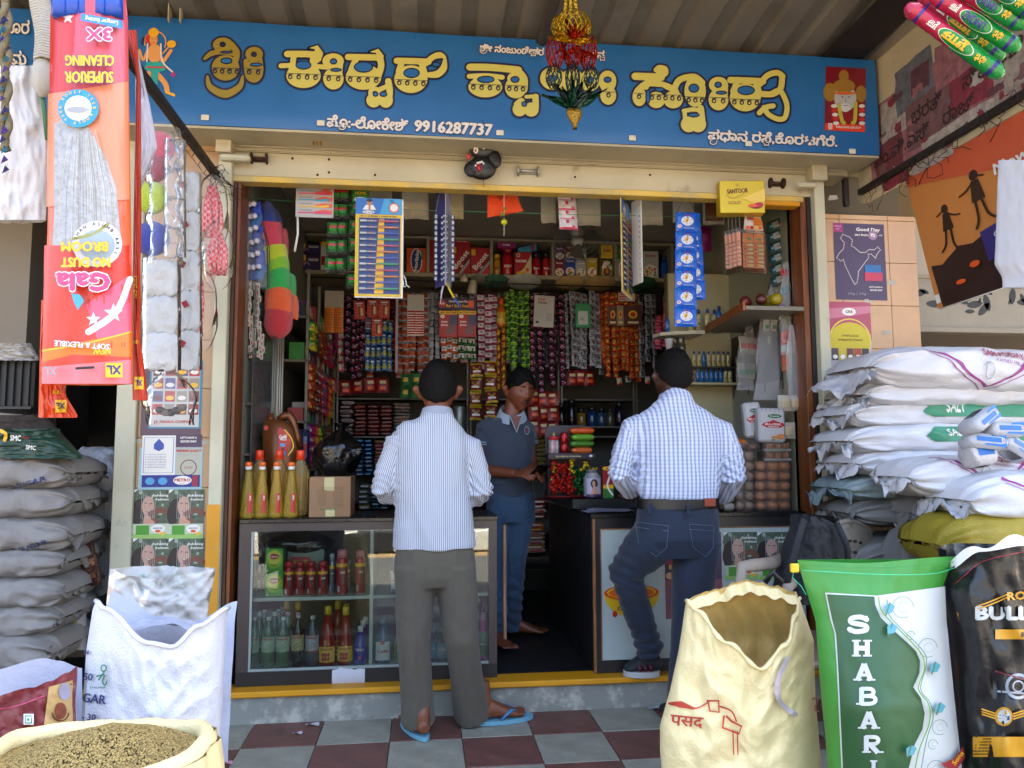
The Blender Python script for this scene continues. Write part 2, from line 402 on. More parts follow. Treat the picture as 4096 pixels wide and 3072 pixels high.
b=B();b.rbox(-.235,2.93,-.036,-.018,z620,z620+.006,CREAM2,.002);b.rbox(-.235,2.93,-.03,-.018,z637+.004,z637+.01,CREAM2,.002);b.build('groove_bead',sb,True)
b=B();b.rbox(-.19,2.76,-.012,.06,z728,z637,CREAM,.003);b.build('shutter_panel',sb,True)
b=B();b.rbox(-.235,2.93,-.05,-.02,z637,z587-.001,CREAM2,.004);
for(x,y,t,w)in((1040,640,0,.07),(2110,690,0,.1),(3100,738,0,.07)):
 p=at(x,y,-.012);c=B();m=RUST if x!=2110 else mat('a9a294',.45,.6,.2,40,.4,30,name='worn_steel')
 c.box(p.x-w/2,p.x+w/2,p.y-.012,p.y,p.z-.012,p.z+.012,m)
 for s in(-1,1):c.tube([(p.x+s*w/2-.004,p.y-.02,p.z),(p.x+s*w/2+.004,p.y-.02,p.z)],.027,m,10)
 c.tube([(p.x-w/2,p.y-.02,p.z),(p.x+w/2,p.y-.02,p.z)],.008,m,8)
 c.build('bracket',sb,True,label=('rusty shutter roller bracket' if m is RUST else 'grey shutter handle bracket'))
for(x,y)in((1170,634),(1270,700),(1316,638),(1316,690),(1500,700),(2300,708),(2600,700),(2010,635),(2450,640)):
 p=at(x,y,-.012);B().lathe([(.006,0),(.006,.003),(.003,.004)],RUST,8,Matrix.Translation(p)@Matrix.Rotation(rad(90),4,'X')).build('bolt',sb,True)
fr=T('door_frame','yellow and brown frame round the shop opening with cream guide rails','door frame',(1.27,0,.143))
B().rbox(-.19,2.7,-.02,.05,z745-.012,z728-.001,LYEL,.003).build('lintel_band',fr,True)
B().rbox(2.3,2.68,-.022,.048,z745-.036,z745-.013,YEL,.003).build('lintel_band',fr,True,label='orange yellow painted end of the lintel')
B().rbox(-.228,-.168,-.05,.08,.146,2.64,PALE,.004).build('guide_rail',fr,True)
B().rbox(-.23,-.17,-.0515,-.049,.146,.98,YEL,.001).build('yellow_patch',fr,True)
B().rbox(-.166,-.150,-.01,.1,.146,2.56,WOODD,.002).build('jamb',fr,True)
B().rbox(-.149,-.133,.0,.15,.146,2.54,WOODJ,.002).build('jamb',fr,True)
B().rbox(2.745,2.80,-.05,.08,.146,2.62,PALE,.004).build('guide_rail',fr,True)
B().rbox(2.722,2.744,-.01,.1,.146,2.56,mat('1b120e',.6,name='dark_gap'),.002).build('jamb',fr,True)
B().rbox(2.69,2.721,.0,.15,.146,2.54,WOODJ,.002).build('jamb',fr,True)
b=B()
b.rbox(-.235,-.165,-.09,.0,2.62,2.70,CREAM,.004);b.rbox(-.22,-.08,-.085,-.04,2.585,2.615,PALE,.01);b.build('hood_corner',fr,True)
b=B();b.rbox(2.72,2.80,-.09,.0,2.6,2.69,CREAM,.004);b.rbox(2.64,2.75,-.085,-.04,2.565,2.59,PALE,.01);b.build('hood_corner',fr,True)
tag(B().box(-6,8,.26,6,2.96,7,mat('9a9080',.9,name='plaster')).build('sun_blocking_mass'),'plastered upper storey of the building above the shop canopy','building')  # unseen mass over the shop, added to keep the sun out
tag(B().box(-.66,3.4,.02,.25,2.71,3.3,CREAM2).build('fascia_wall'),'cream wall strip behind the blue shop sign','wall')
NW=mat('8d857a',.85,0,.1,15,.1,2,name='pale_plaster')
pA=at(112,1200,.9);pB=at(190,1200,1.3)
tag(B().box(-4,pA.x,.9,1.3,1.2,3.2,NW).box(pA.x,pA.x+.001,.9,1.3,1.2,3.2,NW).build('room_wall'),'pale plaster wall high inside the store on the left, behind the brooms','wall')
tag(B().box(-4,pB.x-.02,1.31,2.0,1.2,3.2,mat('4b4440',.85,name='shade_brown_plaster')).build('room_wall'),'brown shaded wall return beside the pale plaster wall on the left','wall')  # receding side of the pale wall, its shade put into the colour
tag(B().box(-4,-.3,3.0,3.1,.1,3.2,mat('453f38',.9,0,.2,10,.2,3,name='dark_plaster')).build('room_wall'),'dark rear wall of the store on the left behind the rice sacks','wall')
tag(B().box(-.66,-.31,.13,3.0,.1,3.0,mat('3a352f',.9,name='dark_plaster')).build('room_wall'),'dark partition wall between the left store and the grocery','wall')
tag(B().box(-4.1,-4,0,3,.1,3.2,NW).build('room_wall'),'outer wall of the store on the far left','wall')
tag(B().box(-4,-.66,-.02,.3,2.6,3.2,NW).build('lintel_wall'),'pale wall strip above the entrance of the store on the left','wall')
tag(B().box(-4.1,-.26,.26,3.1,3.2,3.3,NW).build('ceiling'),kind='structure')
rx0=3.33
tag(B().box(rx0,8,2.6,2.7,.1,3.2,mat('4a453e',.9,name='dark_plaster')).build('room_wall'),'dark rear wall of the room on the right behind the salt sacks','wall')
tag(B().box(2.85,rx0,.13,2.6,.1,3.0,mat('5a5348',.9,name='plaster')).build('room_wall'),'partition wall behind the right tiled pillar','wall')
#perforated beam on the right, canopy, steel bars
def leaf_beam():
 Yb=.25
 t=T('perforated_beam','grey metal screen beam with leaf shaped cut-outs beside the orange poster','beam',at(3900,1230,Yb))
 g=mat('8a8578',.6,.1,.1,40,.15,5,name='grey_metal')
 z1=at(3700,1115,Yb).z;z0=at(3700,1310,Yb).z;zb=z0-.03
 B().box(3.34,6,Yb+.012,Yb+.015,z0,z1,BLK).build('dark_backing',t,True)
 B().rbox(3.34,6,Yb-.01,Yb+.0,z1,z1+.02,g,.003).build('top_flange',t,True)
 B().rbox(3.34,6,Yb-.03,Yb+.04,zb,z0,g,.003).build('bottom_flange',t,True)
 B().box(3.34,6,Yb+.004,Yb+.01,z1+.02,z1+.35,mat('9b958a',.7,name='plaster')).build('upper_panel',t,True)
 B().box(3.34,6,Yb,Yb+.006,z0,z1,g).build('sheet',t,True)
 r=random.Random(3)
 for k in range(46):
  cx=3.4+r.uniform(0,1.6);cz=r.uniform(z0+.03,z1-.03);L=r.choice([.018,.03,.05]);a=r.uniform(0,3.14)
  pts=[]
  for i in range(12):
   q=i/12*2*pi;u=L*cos(q);v=L*.42*sin(q)*abs(sin(q))**.3
   pts.append((cx+u*cos(a)-v*sin(a),Yb-.0012,cz+u*sin(a)+v*cos(a)))
  if cz+L>z1-.005 or cz-L<z0+.005:continue
  c=B();c.add([(p[0],p[1],p[2])for p in pts]+[(p[0],p[1]+.0035,p[2])for p in pts],[tuple(range(12))]+[(i,(i+1)%12,12+(i+1)%12,12+i)for i in range(12)],BLK)
  c.build('leaf_dark_face',t,True)  # flat black face painted in for the dark seen through each cut-out
leaf_beam()
cr=T('canopy_roof','corrugated metal canopy over the pavement above the blue sign','roof',(1.2,-1.5,3.25))
CM=worn('6f685c','403930',.5,3,.55,.1,thr=(.5,.7))
def rib(x):
 t=(x%.2)/.2
 return.0 if t<.5 else(.028*(t-.5)/.1 if t<.6 else(.028 if t<.9 else.028*(1-t)/.1))
for k in range(-5,8):
 x0=k*1.0;vs=[];xs=[x0+i*.02 for i in range(51)]+[x0+1.02]
 for y,z in((.02,3.2),(-1.8,3.35)):
  for x in xs:vs.append((x,y,z+rib(x)+(.002 if k%2 else 0)))
 n=len(xs)
 vs+=[(v[0],v[1],v[2]+.0015)for v in vs]
 fs=[(i,i+1,n+i+1,n+i)for i in range(n-1)]+[(2*n+i,3*n+i,3*n+i+1,2*n+i+1)for i in range(n-1)]
 B().add(vs,fs,CM).build('roof_sheet',cr,True)
for y in(-.9,-1.75):B().rbox(-5,8,y-.03,y+.03,3.14-y*.08,3.19-y*.08,STEEL,.003).build('purlin',cr,True)
for px in(2190,):
 p=at(px,20,-.30);B().tube([(p.x-.02,-.05,3.17),(p.x+.03,-1.8,3.31)],.03,mat('5b4c40',.6,.3,.2,50,name='brown_steel'),10).build('rafter',cr,True)
def barY(name,lab,px,py,z,w,h,m,y0=-.2,y1=-1.8,dz=0,cat='beam'):
 p=atZ(px,py,z)
 o=B().rbox(p.x,p.x+w,y1,y0,z,z+h,m,.002)
 return tag(o.build(name),lab,cat)
q1=atZ(3610,0,3.12)
barY('roof_beam','dark steel roof beam running toward the street above the right end of the sign',3290,240,3.195,.2,.03,STEEL,.0)
qx=-.74
tag(B().rbox(qx,qx+.08,-1.8,.0,3.1,3.17,STEEL,.002).build('roof_beam'),'dark steel roof beam above the left end of the sign','beam')
b=B()
for s in(0,.05):b.rbox(-.42+s,-.415+s,-.24,-.2,3.16,3.4,CREAM,.001)
tag(b.build('hanger_strap'),'pale steel hanger strap holding the sign under the roof','strap')
XR=3.03
sp=T('poster_wall','cream side panel plastered with torn faded posters right of the sign','panel',(XR,-1,2.52))
B().rbox(XR,XR+.05,-2.6,.018,2.52,3.2,CREAM,.003).build('panel_sheet',sp,True)
def fX(X):return lambda u,v,h:Vc((X-h,u,v))
a=Art();rr=random.Random(11)
pc=[mat(c,.8,0,.3,30,.45,25,name='faded_paper')for c in('6d3038','8a5a60','9d948c','5c6068','7a2a3a','8f8478','55333c','7d7f86','6a4a4c')]
def torn(u0,v0,u1,v1,m):
 pts=[]
 for(x,y,x2,y2)in((u0,v0,u1,v0),(u1,v0,u1,v1),(u1,v1,u0,v1),(u0,v1,u0,v0)):
  for k in range(5):pts.append((lp(x,x2,k/5)+rr.uniform(-.006,.006),lp(y,y2,k/5)+rr.uniform(-.006,.006)))
 a.poly(pts,m)
torn(-1.9,2.56,-.1,2.97,pc[1]);
for(u0,v0,u1,v1,c)in((-.36,2.6,-.14,2.86,0),(-.5,2.75,-.2,2.95,2),(-.6,2.83,-.33,3.06,3),(-.75,2.62,-.4,2.85,8),(-.95,2.55,-.5,2.64,2),(-1.0,2.66,-.7,2.9,4),(-.58,2.88,-.45,3.0,6),(-1.3,2.6,-.95,2.85,5),(-.4,2.5,-.2,2.57,4),(-.7,2.5,-.42,2.55,2),(-1.5,2.52,-1.1,2.6,1),(-.86,2.82,-.62,3.02,1),(-1.6,2.7,-1.3,3.0,7)):torn(u0,v0,u1,v1,pc[c])
for k in range(46):
 u=rr.uniform(-1.35,-.16);v=rr.uniform(2.53,2.93);w=rr.uniform(.02,.09);h=rr.uniform(.015,.06);torn(u,v,u+w,v+h,pc[rr.randrange(9)])
for k,s in enumerate(('ಎಂ.ವಿ.ಎಸ್','ಭರತ್','ರಾಜ್','ಸ್ವಾಮಿ')):a.text(s,-.35-k*.2,2.68+(k%2)*.1,.09,mat('2e1c1c',.8),.002,rot=0,sx=-1)
a.build('torn_poster',sp,fX(XR),world=True)
SBX=3.0
sbar=T('steel_angle_bar','dark steel angle bar along the right side with twisted wire hooks','bar',(SBX,-1,2.5))
b=B();b.rbox(SBX,SBX+.028,-2.6,-.02,2.55,2.58,STEEL,.002);b.build('bar',sbar,True);B().rbox(2.925,2.95,-.03,.0,2.49,2.64,STEEL,.002).build('upright',sbar,True)
XL=-.236
lbar=T('hanging_bar','dark steel bar with wire hooks at the left, holding hanging goods','bar',(XL,-1,2.55))
B().rbox(XL-.014,XL+.014,-2.3,-.03,2.50,2.535,STEEL,.002).build('bar',lbar,True)
b=B()
for k in range(7):
 y=-.06-k*.09;z=2.5
 b.tube([(XL,y,z+.04),(XL+.02,y,z),(XL,y-.01,z-.05),(XL-.02,y-.02,z-.02)],.0022,STEEL,5)
rr=random.Random(5)
for k in range(14):
 y=-.05-rr.random()*.12;p=Vc((XL,y,2.5));pts=[p]
 for j in range(5):p=p+Vc((rr.uniform(-.03,.05),rr.uniform(-.02,.02),rr.uniform(-.05,.02)));pts.append(p)
 b.tube(pts,.0016,STEEL,4)
b.build('wire_hook',lbar,True)
b=B()
for k in range(24):
 y=-.05-rr.random()*1.1;p=Vc((SBX-.005,y,2.56));pts=[p]
 for j in range(5):p=p+Vc((rr.uniform(-.02,.02),rr.uniform(-.05,.05),rr.uniform(-.05,.02)));pts.append(p)
 b.tube(pts,.0018,STEEL,4)
b.build('wire_hook',sbar,True)
#the blue sign
SY=-.22
sg=T('shop_sign','long blue shop signboard with yellow Kannada lettering above the opening','sign',(1.2,SY,2.7))
BLUE=mat('1d5c96',.4,0,.05,4,.12,3,name='sign_vinyl')
x0,x1=-2.2,3.005;z0,z1=2.688,3.187
def vin(u,v):
 x=lp(x0,x1,u);z=lp(z0,z1,v)
 e=min(v,1-v);y=SY+.004*max(0,1-e*12)**2+.0022*nz((x*1.3,z*6,0),1.)*(1 if e>.01 else 0)+.002*math.exp(-e*25)*sin(x*9)
 return Vc((x,y,z))
b=B();b.grid(vin,160,16,BLUE);b.build('vinyl_face',sg,True)
B().box(x0,x1,SY+.006,-.06,z0+.002,z1-.002,BLUE).build('sign_box',sg,True)
B().box(x0,x1+.001,SY+.01,.01,z0-.012,z0-.0005,CREAM2).build('soffit',sg,True)
B().rbox(x1,x1+.006,SY+.002,-.06,z0,z1,mat('2a2320',.6),.001).build('end_trim',sg,True)
YL=mat('bcb258',.4,name='yellow_print');OL=mat('857322',.4,name='olive_print');DK=mat('171333',.4,name='dark_print');WP=mat('c9c4c0',.45,name='white_print')
fS=lambda u,v,h:Vc((at(u,v,SY).x,SY-.0035-h,at(u,v,SY).z))
class PA(Art):pass
L=PA(.0002)
ZA=lambda p:[(800+q[0]*.5642,q[1]*.5642)+((q[2]*.5642,)if len(q)>2 else())for q in p]
ZB=lambda p:[(1848+q[0]*.5642,q[1]*.5642)+((q[2]*.5642,)if len(q)>2 else())for q in p]
jobs=[]
def S(Z,pts,w,c=YL):jobs.append(('s',Z(pts),w*.5642,c))
def E(Z,x,y,rx,ry,c=YL):p=Z([(x,y)])[0];jobs.append(('e',p,rx*.5642,ry*.5642,c))
def P(Z,pts,c=YL):jobs.append(('p',Z(pts),c))
cuts=[]
def H(Z,x,y,rx,ry,c=BLUE):p=Z([(x,y)])[0];cuts.append((p,rx*.5642,ry*.5642,c))
E(ZA,165,322,72,52,OL);S(ZA,[(225,320),(262,370),(258,420),(240,470)],42,OL);S(ZA,[(35,420,20),(80,385,36),(150,372,34),(250,385,36)],30,OL)
E(ZA,183,485,98,90,OL);S(ZA,[(55,545,16),(75,620,42),(180,670,56),(280,620,42),(305,545,16)],44,OL)
E(ZA,385,388,62,52,OL);E(ZA,383,510,66,80,OL);S(ZA,[(330,440),(335,500)],40,OL);S(ZA,[(430,420),(440,500)],26,OL)
H(ZA,163,320,16,13,DK);H(ZA,190,436,36,17,BLUE);H(ZA,384,390,15,13,DK);H(ZA,400,463,38,9,BLUE);H(ZA,190,375,40,4,BLUE)
S(ZA,[(620,387),(740,387),(850,392)],46);P(ZA,[(775,345),(835,325),(875,380),(850,420),(815,400),(815,352)]);S(ZA,[(835,390),(840,420),(800,440)],44)
S(ZA,[(575,470),(700,468),(900,480)],34);S(ZA,[(665,410),(655,470),(640,540)],40);S(ZA,[(800,420),(815,470),(825,540)],40);E(ZA,735,540,122,88)
E(ZA,945,438,76,56);E(ZA,947,562,72,76);S(ZA,[(995,450),(990,520)],40);H(ZA,735,466,50,26);H(ZA,948,440,20,16,BLUE);H(ZA,965,500,35,8)
S(ZA,[(1050,408),(1160,410),(1275,412)],44);P(ZA,[(1205,372),(1265,350),(1305,400),(1290,450),(1255,440),(1250,380)]);S(ZA,[(1275,410),(1285,470),(1265,540)],46);S(ZA,[(1105,430),(1080,480),(1065,540)],42)
E(ZA,1160,550,126,90);H(ZA,1160,480,62,34);S(ZA,[(1110,470),(1150,465),(1165,492),(1140,505)],16,YL)
S(ZA,[(1335,580),(1345,640),(1340,715)],46);E(ZA,1232,715,52,50);E(ZA,1318,715,50,52);S(ZA,[(1210,690),(1215,640),(1265,640),(1270,680)],30);S(ZA,[(1270,640),(1340,610)],34);H(ZA,1245,672,14,12);H(ZA,1300,672,22,14)
S(ZA,[(1395,435),(1500,437),(1620,442)],44);E(ZA,1495,565,118,98);S(ZA,[(1430,450),(1410,510)],44);S(ZA,[(1570,450),(1590,520)],44);H(ZA,1500,522,52,30)
S(ZA,[(1600,455,40),(1650,410,40),(1700,395,46),(1735,410,20)],40);S(ZA,[(1600,535,30),(1680,530,50),(1725,490,50),(1735,440,30),(1735,415,16)],40);H(ZA,1675,462,24,14)
S(ZB,[(55,480),(200,482),(400,500)],50);S(ZB,[(390,500),(440,560),(440,640)],46);S(ZB,[(50,545),(170,540),(285,552)],34);E(ZB,165,620,120,74);S(ZB,[(110,560),(75,600)],40);S(ZB,[(220,560),(255,600)],40);H(ZB,168,568,56,20)
E(ZB,380,625,76,76);E(ZB,390,560,70,50);H(ZB,375,568,26,18)
S(ZB,[(455,690),(530,685)],26);S(ZB,[(520,690),(522,770)],44);E(ZB,408,778,50,50);E(ZB,490,780,52,50);S(ZB,[(380,740),(420,710),(440,740)],26);H(ZB,440,742,14,14)
E(ZB,640,560,88,80);E(ZB,780,590,90,100);E(ZB,905,575,70,80);E(ZB,1030,580,62,76);E(ZB,1035,680,56,66);H(ZB,1030,570,22,16);H(ZB,640,560,30,20);H(ZB,905,570,24,20)
S(ZB,[(1225,545),(1320,548),(1410,552)],52);S(ZB,[(1385,550),(1440,530),(1440,490),(1395,480),(1370,500)],30);E(ZB,1402,500,40,30)
E(ZB,1255,690,48,66);S(ZB,[(1240,650),(1300,600),(1400,600),(1500,640),(1520,680)],44);E(ZB,1375,712,62,58);E(ZB,1495,710,68,62);S(ZB,[(1320,560),(1300,620)],44);H(ZB,1316,690,12,44);H(ZB,1400,640,30,12)
S(ZB,[(1500,640),(1540,570),(1640,548),(1700,590)],44);E(ZB,1650,650,76,112);H(ZB,1640,630,32,26)
E(ZB,1605,885,56,56);E(ZB,1672,885,56,56);S(ZB,[(1690,770),(1700,850)],44);S(ZB,[(1570,790),(1640,780),(1690,790)],30);S(ZB,[(1580,850),(1575,800)],30);H(ZB,1640,820,36,10)
E(ZB,1815,605,68,56);E(ZB,1815,710,70,76);S(ZB,[(1865,610),(1860,690)],38);H(ZB,1812,606,20,16);H(ZB,1835,662,34,8)
S(ZB,[(1900,572),(2010,575),(2130,582)],46);E(ZB,2005,695,110,98);S(ZB,[(1945,590),(1920,650)],42);S(ZB,[(2080,590),(2100,650)],42);H(ZB,2010,645,56,28)
ZD=lambda p:[(3072+q[0]*.6172,q[1]*.6172)+((q[2]*.6172,)if len(q)>2 else())for q in p]
S(ZB,[(2110,600),(2160,540),(2230,520),(2270,545)],40);S(ZB,[(2120,670),(2200,670),(2255,630),(2265,560)],42)
S(ZD,[(20,610),(70,590),(105,640),(120,700),(105,765),(60,775),(0,745),(-30,700)],36);S(ZD,[(-60,735),(-20,700),(30,690)],36)
ow=8.2
for j in jobs:
 if j[0]=='s':L.stroke([(p[0],p[1])+((p[2]+2*ow,)if len(p)>2 else())for p in j[1]],j[2]+2*ow,DK,adv=False);L.L+=.3
 elif j[0]=='e':L.ell(j[1][0],j[1][1],j[2]+ow,j[3]+ow,DK,28,adv=False);L.L+=.3
 else:L.poly(j[1],DK,adv=False);L.L+=.1;L.stroke(j[1]+[j[1][0]],2*ow,DK,smooth=False,adv=False);L.L+=.3
L.L+=1
for j in jobs:
 if j[0]=='s':L.stroke(j[1],j[2],j[3],adv=False);L.L+=.3
 elif j[0]=='e':L.ell(j[1][0],j[1][1],j[2],j[3],j[4],28,adv=False);L.L+=.3
 else:L.poly(j[1],j[2],adv=False);L.L+=.3
L.L+=1
for(p,rx,ry,c)in cuts:
 L.ell(p[0],p[1],rx+4,ry+4,DK,20,adv=False);L.L+=.3;L.ell(p[0],p[1],rx-1,ry-1,c,20,adv=False);L.L+=.3
def hearts(Z,xa,xb,y,n):
 p0,p1=Z([(xa,y)])[0],Z([(xb,y+(xb-xa)*.035)])[0]
 L.stroke([p0,p1],2.2,DK,smooth=False,adv=False)
 for k in range(n):
  t=(k+.5)/n;x=lp(p0[0],p1[0],t);yy=lp(p0[1],p1[1],t)
  c=YL if Z is not ZA or xa>500 else OL
  L.ring(x,yy+14,4.5,9.2,DK,10,adv=False);L.stroke([(x-8,yy+10),(x-2,yy+3),(x+10,yy+5)],3,DK,adv=False);L.L+=.2
for a_ in((ZA,82,290,485,4),(ZA,318,446,492,2),(ZA,612,850,525,4),(ZA,880,1015,538,2),(ZA,1035,1280,545,4),(ZA,1385,1612,568,4),(ZB,50,285,600,4),(ZB,310,455,610,3),(ZB,1215,1290,665,1),(ZB,1320,1560,672,5),(ZB,1580,1722,690,3),(ZB,1750,1880,695,2),(ZB,1900,2112,705,4),(ZB,985,1088,655,1)):hearts(*a_)
ob=L.build('lettering',sg,fS,world=True)
L=PA(.0002)
fT=lambda u,v,h:Vc((at(u,-v,SY).x,SY-.0035-h,at(u,-v,SY).z))
def kan(parts,px,py,size,rot,lst=None,w=3.2,subs=(),bold=1.7,ow2=3.6,width=None):
 """a line of Kannada: base text plus hand-placed below-base forms"""
 L.text(parts,px,-py,size,WP,bold,rot=rot,align='L',outline=DK,ow=ow2,width=width)
 for(sx,sy,kind)in subs:
  if kind=='r':q=[(sx-6,sy-6),(sx-12,sy+3),(sx-2,sy+12),(sx+12,sy+8),(sx+16,sy-3)]
  elif kind=='v':q=[(sx-8,sy),(sx-6,sy+10),(sx+1,sy+6),(sx+8,sy+10),(sx+9,sy-2),(sx,sy-4)]
  else:q=[(sx-8,sy-4),(sx+4,sy-4),(sx+6,sy+6),(sx-4,sy+10)]
  L.stroke([(a[0],-a[1])for a in q],w+5,DK);L.stroke([(a[0],-a[1])for a in q],w,WP)
kan('ಶೀ ನಂಜುಂಡೇಶರ',1920,192,38,-4,width=255,subs=((1932,203,'r'),(2132,216,'v')))
kan('ಪಸನ',2328,215,38,-4,width=88,subs=((2345,232,'r'),(2408,235,'v')))
kan('ಪೊ:-ಲೋಕೇಶ್',1310,487,58,-3.2,width=322,subs=((1368,508,'r'),),bold=2.4)
L.text('9916287737',1660,-504,62,WP,3.2,rot=-3.2,align='L',width=308,outline=DK,ow=5)
kan('ಪಧಾನ ರಸೆ,ಕೊರಟಗೆರೆ.',2832,541,52,-3.2,width=515,subs=((2850,568,'r'),(3062,575,'v')),bold=2.2)
kan('ೂರ',40,110,70,-3,width=80);kan('ಮ',48,235,70,-3,width=60)
L.build('small_lettering',sg,fT,world=True)
SCR=mat('c7c1ab',.8,0,.3,60,.15,30,name='paper_scrap')
for i,(px,py)in enumerate(((820,470),(1283,492),(2000,531),(2530,552),(2995,575),(3410,605))):
 p=at(px,py,SY-.008);s=.017
 B().grid(lambda u,v:Vc((p.x+lp(-s,s,u),p.y-.004*sin(u*3)*v,p.z+lp(-s*.7,s*.7,v))),3,3,SCR).build('paper_scrap',sg,True)
A1=PA(.0002);SK=mat('c98a4a',.5);GD=mat('d29a1c',.4);TL=mat('1f8f8a',.5);RD=mat('b3271e',.5);MG=mat('a3246c',.5)
D=lambda p:[(0+q[0]*.6172,-q[1]*.6172)for q in p]
def e(x,y,rx,ry,m):q=D([(x,y)])[0];A1.ell(q[0],q[1],rx*.6172,ry*.6172,m,18)
def s_(pts,w,m):A1.stroke(D(pts),w*.6172,m)
q=D([(1008,275)])[0];A1.ring(q[0],q[1],40,45,SK,24,-30,200);e(985,255,40,42,RD)
s_([(1110,330),(1060,400),(1045,370)],22,SK);s_([(905,330),(930,390),(960,330)],20,SK);s_([(1000,460),(1070,540),(1085,590)],34,SK);s_([(975,460),(950,540)],30,SK);s_([(1080,600),(1130,620)],18,GD)
e(1005,350,48,62,SK);e(998,262,26,34,SK);e(998,215,34,30,GD);A1.poly(D([(975,200),(998,180),(1020,200)]),GD)
A1.poly(D([(950,405),(1055,405),(1080,460),(1030,470),(1025,550),(985,552),(980,470),(940,450)]),TL);s_([(955,440),(1070,440)],10,RD)
s_([(960,290),(955,400)],10,WP);s_([(1045,290),(1055,400),(1120,470)],10,WP);e(1125,488,15,15,MG);e(1115,290,30,24,GD);s_([(1095,310),(1060,350)],8,GD);s_([(925,290),(935,250)],12,DK)
for k in(990,1012):e(k,258,3,3,DK)
s_([(988,282),(1010,282)],3,RD)
A1.build('deity_print',sg,fT,world=True)
A1=PA(.0002)
D=lambda p:[(3072+q[0]*.6172,-q[1]*.6172)for q in p]
A1.poly(D([(372,432),(632,447),(626,858),(364,845)]),mat('6d1220',.3));A1.poly(D([(368,800),(627,812),(626,858),(364,845)]),mat('c83a22',.3))
for(x,y,rx,ry,m)in((400,600,45,60,mat('8a6a2c',.3)),(600,610,35,55,mat('8a6a2c',.3)),(500,720,110,80,mat('7a1420',.4)),(498,640,72,85,mat('a3a3a6',.5)),(490,560,72,45,mat('8f6a2c',.3)),(488,495,32,40,mat('8f6a2c',.3)),(498,607,72,10,mat('c25a1c',.4)),(498,700,32,28,mat('bdbdbe',.5))):e(x,y,rx,ry,m)
s_([(455,680),(475,780),(490,800)],24,mat('a8a032',.5));s_([(565,670),(560,780),(545,800)],24,mat('a8a032',.5))
for k in range(5):e(425+k*3,690+k*28,20,12,WP if k%2==0 else RD);e(605,690+k*28,20,12,WP if k%2==0 else RD)
for k in(478,520):e(k,632,9,4,mat('55555a',.5))
s_([(498,635),(500,665)],5,mat('77777a',.5));s_([(485,688),(515,688)],4,mat('55555a',.5))
A1.text('MALPANI GROUP',*D([(517,829)])[0],12,WP,.5,rot=-2.5,width=98);A1.rect(*D([(386,842)])[0],*D([(412,802)])[0],WP);A1.stroke(D([(392,838),(398,806),(405,838)]),1.6,RD)
A1.build('portrait_panel',sg,fT,world=True)
#goods: generic builders
ORD=['first','second','third','fourth','fifth','sixth','seventh','eighth','ninth','tenth','eleventh','twelfth','thirteenth','fourteenth','fifteenth','sixteenth']
def pxr(x0,y0,x1,y1,Y):
 a=at(x0,(y0+y1)/2,Y);c=at(x1,(y0+y1)/2,Y);t=at((x0+x1)/2,y0,Y);d=at((x0+x1)/2,y1,Y)
 return a.x,c.x,d.z,t.z
FP=lambda w,h,y=-.0006:Matrix(((1,0,0,-w/2),(0,0,-1,y),(0,1,0,0),(0,0,0,1)))
def carton(name,lab,cat,box,Y,dep,col,art=None,rz=0.,group=None,side=None,m=None,r=.002,metal=0.):
 x0,x1,z0,z1=box if len(box)==4 else box
 w=x1-x0;h=z1-z0
 t=T(name,lab,cat,((x0+x1)/2,Y,z0),rz,group)
 mm=m or mat(col,.38,metal,.05,30,name='printed_card')
 b=B();b.rbox(-w/2,w/2,0,dep,0,h,mm,r);b.build('box',t)
 if art:
  a=Art(.0002);art(a,w,h);a.build('front_print',t,M=FP(w,h))
 return t
def sachet(w,h,d,pat,mats,crimp=0):
 """pillow sachet facing -y, top at z=0; pat = rows of material indices (top row first)"""
 ny=len(pat);nx=len(pat[0]);b=B();vs=[]
 for j in range(ny+1):
  for i in range(nx+1):
   u=i/nx*2-1;v=j/ny*2-1
   q=max(0,1-abs(u)**2.5)**.6*max(0,1-abs(v)**4)**.7
   vs.append((u*w/2,-d*q,-h*j/ny))
 for j in range(ny):
  for i in range(nx):
   a=j*(nx+1)+i;k=len(b.v)
   b.f.append([a+nx+1,a+nx+2,a+1,a]);b.sm.append(True);b.mi.append(pat[j][i])
 b.v=[Vc(v)for v in vs];b.m=list(mats)
 b.add([(-w/2,d*.5,0),(w/2,d*.5,0),(w/2,d*.5,-h),(-w/2,d*.5,-h)],[(0,3,2,1)],mats[0])
 b.add([(-w/2,0,0),(w/2,0,0),(w/2,d*.5,0),(-w/2,d*.5,0),(-w/2,0,-h),(w/2,0,-h),(w/2,d*.5,-h),(-w/2,d*.5,-h)],[(0,1,2,3),(7,6,5,4),(0,3,7,4),(1,5,6,2)],mats[0])
 return b.mesh('sachet')
def curtain(px0,px1,y0,y1,n,ph,me,desc,group,Y=1.8,jag=1,r=None,top=None):
 r=r or random.Random(int(px0));out=[]
 for i in range(n):
  pxc=lp(px0,px1,(i+.5)/n);p=at(pxc,y0+r.uniform(-6,6),Y);h=ph*mpp(Y)
  rows=max(1,int((y1-y0)/ph+.3)+r.randint(-jag,jag))
  t=T('sachet_strip','%s %s, %s of its bunch from the left'%(desc[0],desc[1],ORD[i]),'sachet strip',(p.x,Y+r.uniform(-.04,.03),p.z),r.uniform(-.25,.25),group)
  sway=r.uniform(-.002,.002)
  for k in range(rows):
   o=NEWO('sachet',me if not isinstance(me,list)else me[r.randrange(len(me))]);LINK(o);o.parent=t
   o.location=(sway*k+r.uniform(-.001,.001),.004*sin(k*1.7+i),-k*h);o.rotation_euler=(r.uniform(-.3,.12),r.uniform(-.08,.08),r.uniform(-.3,.3))
  out.append(t)
 return out
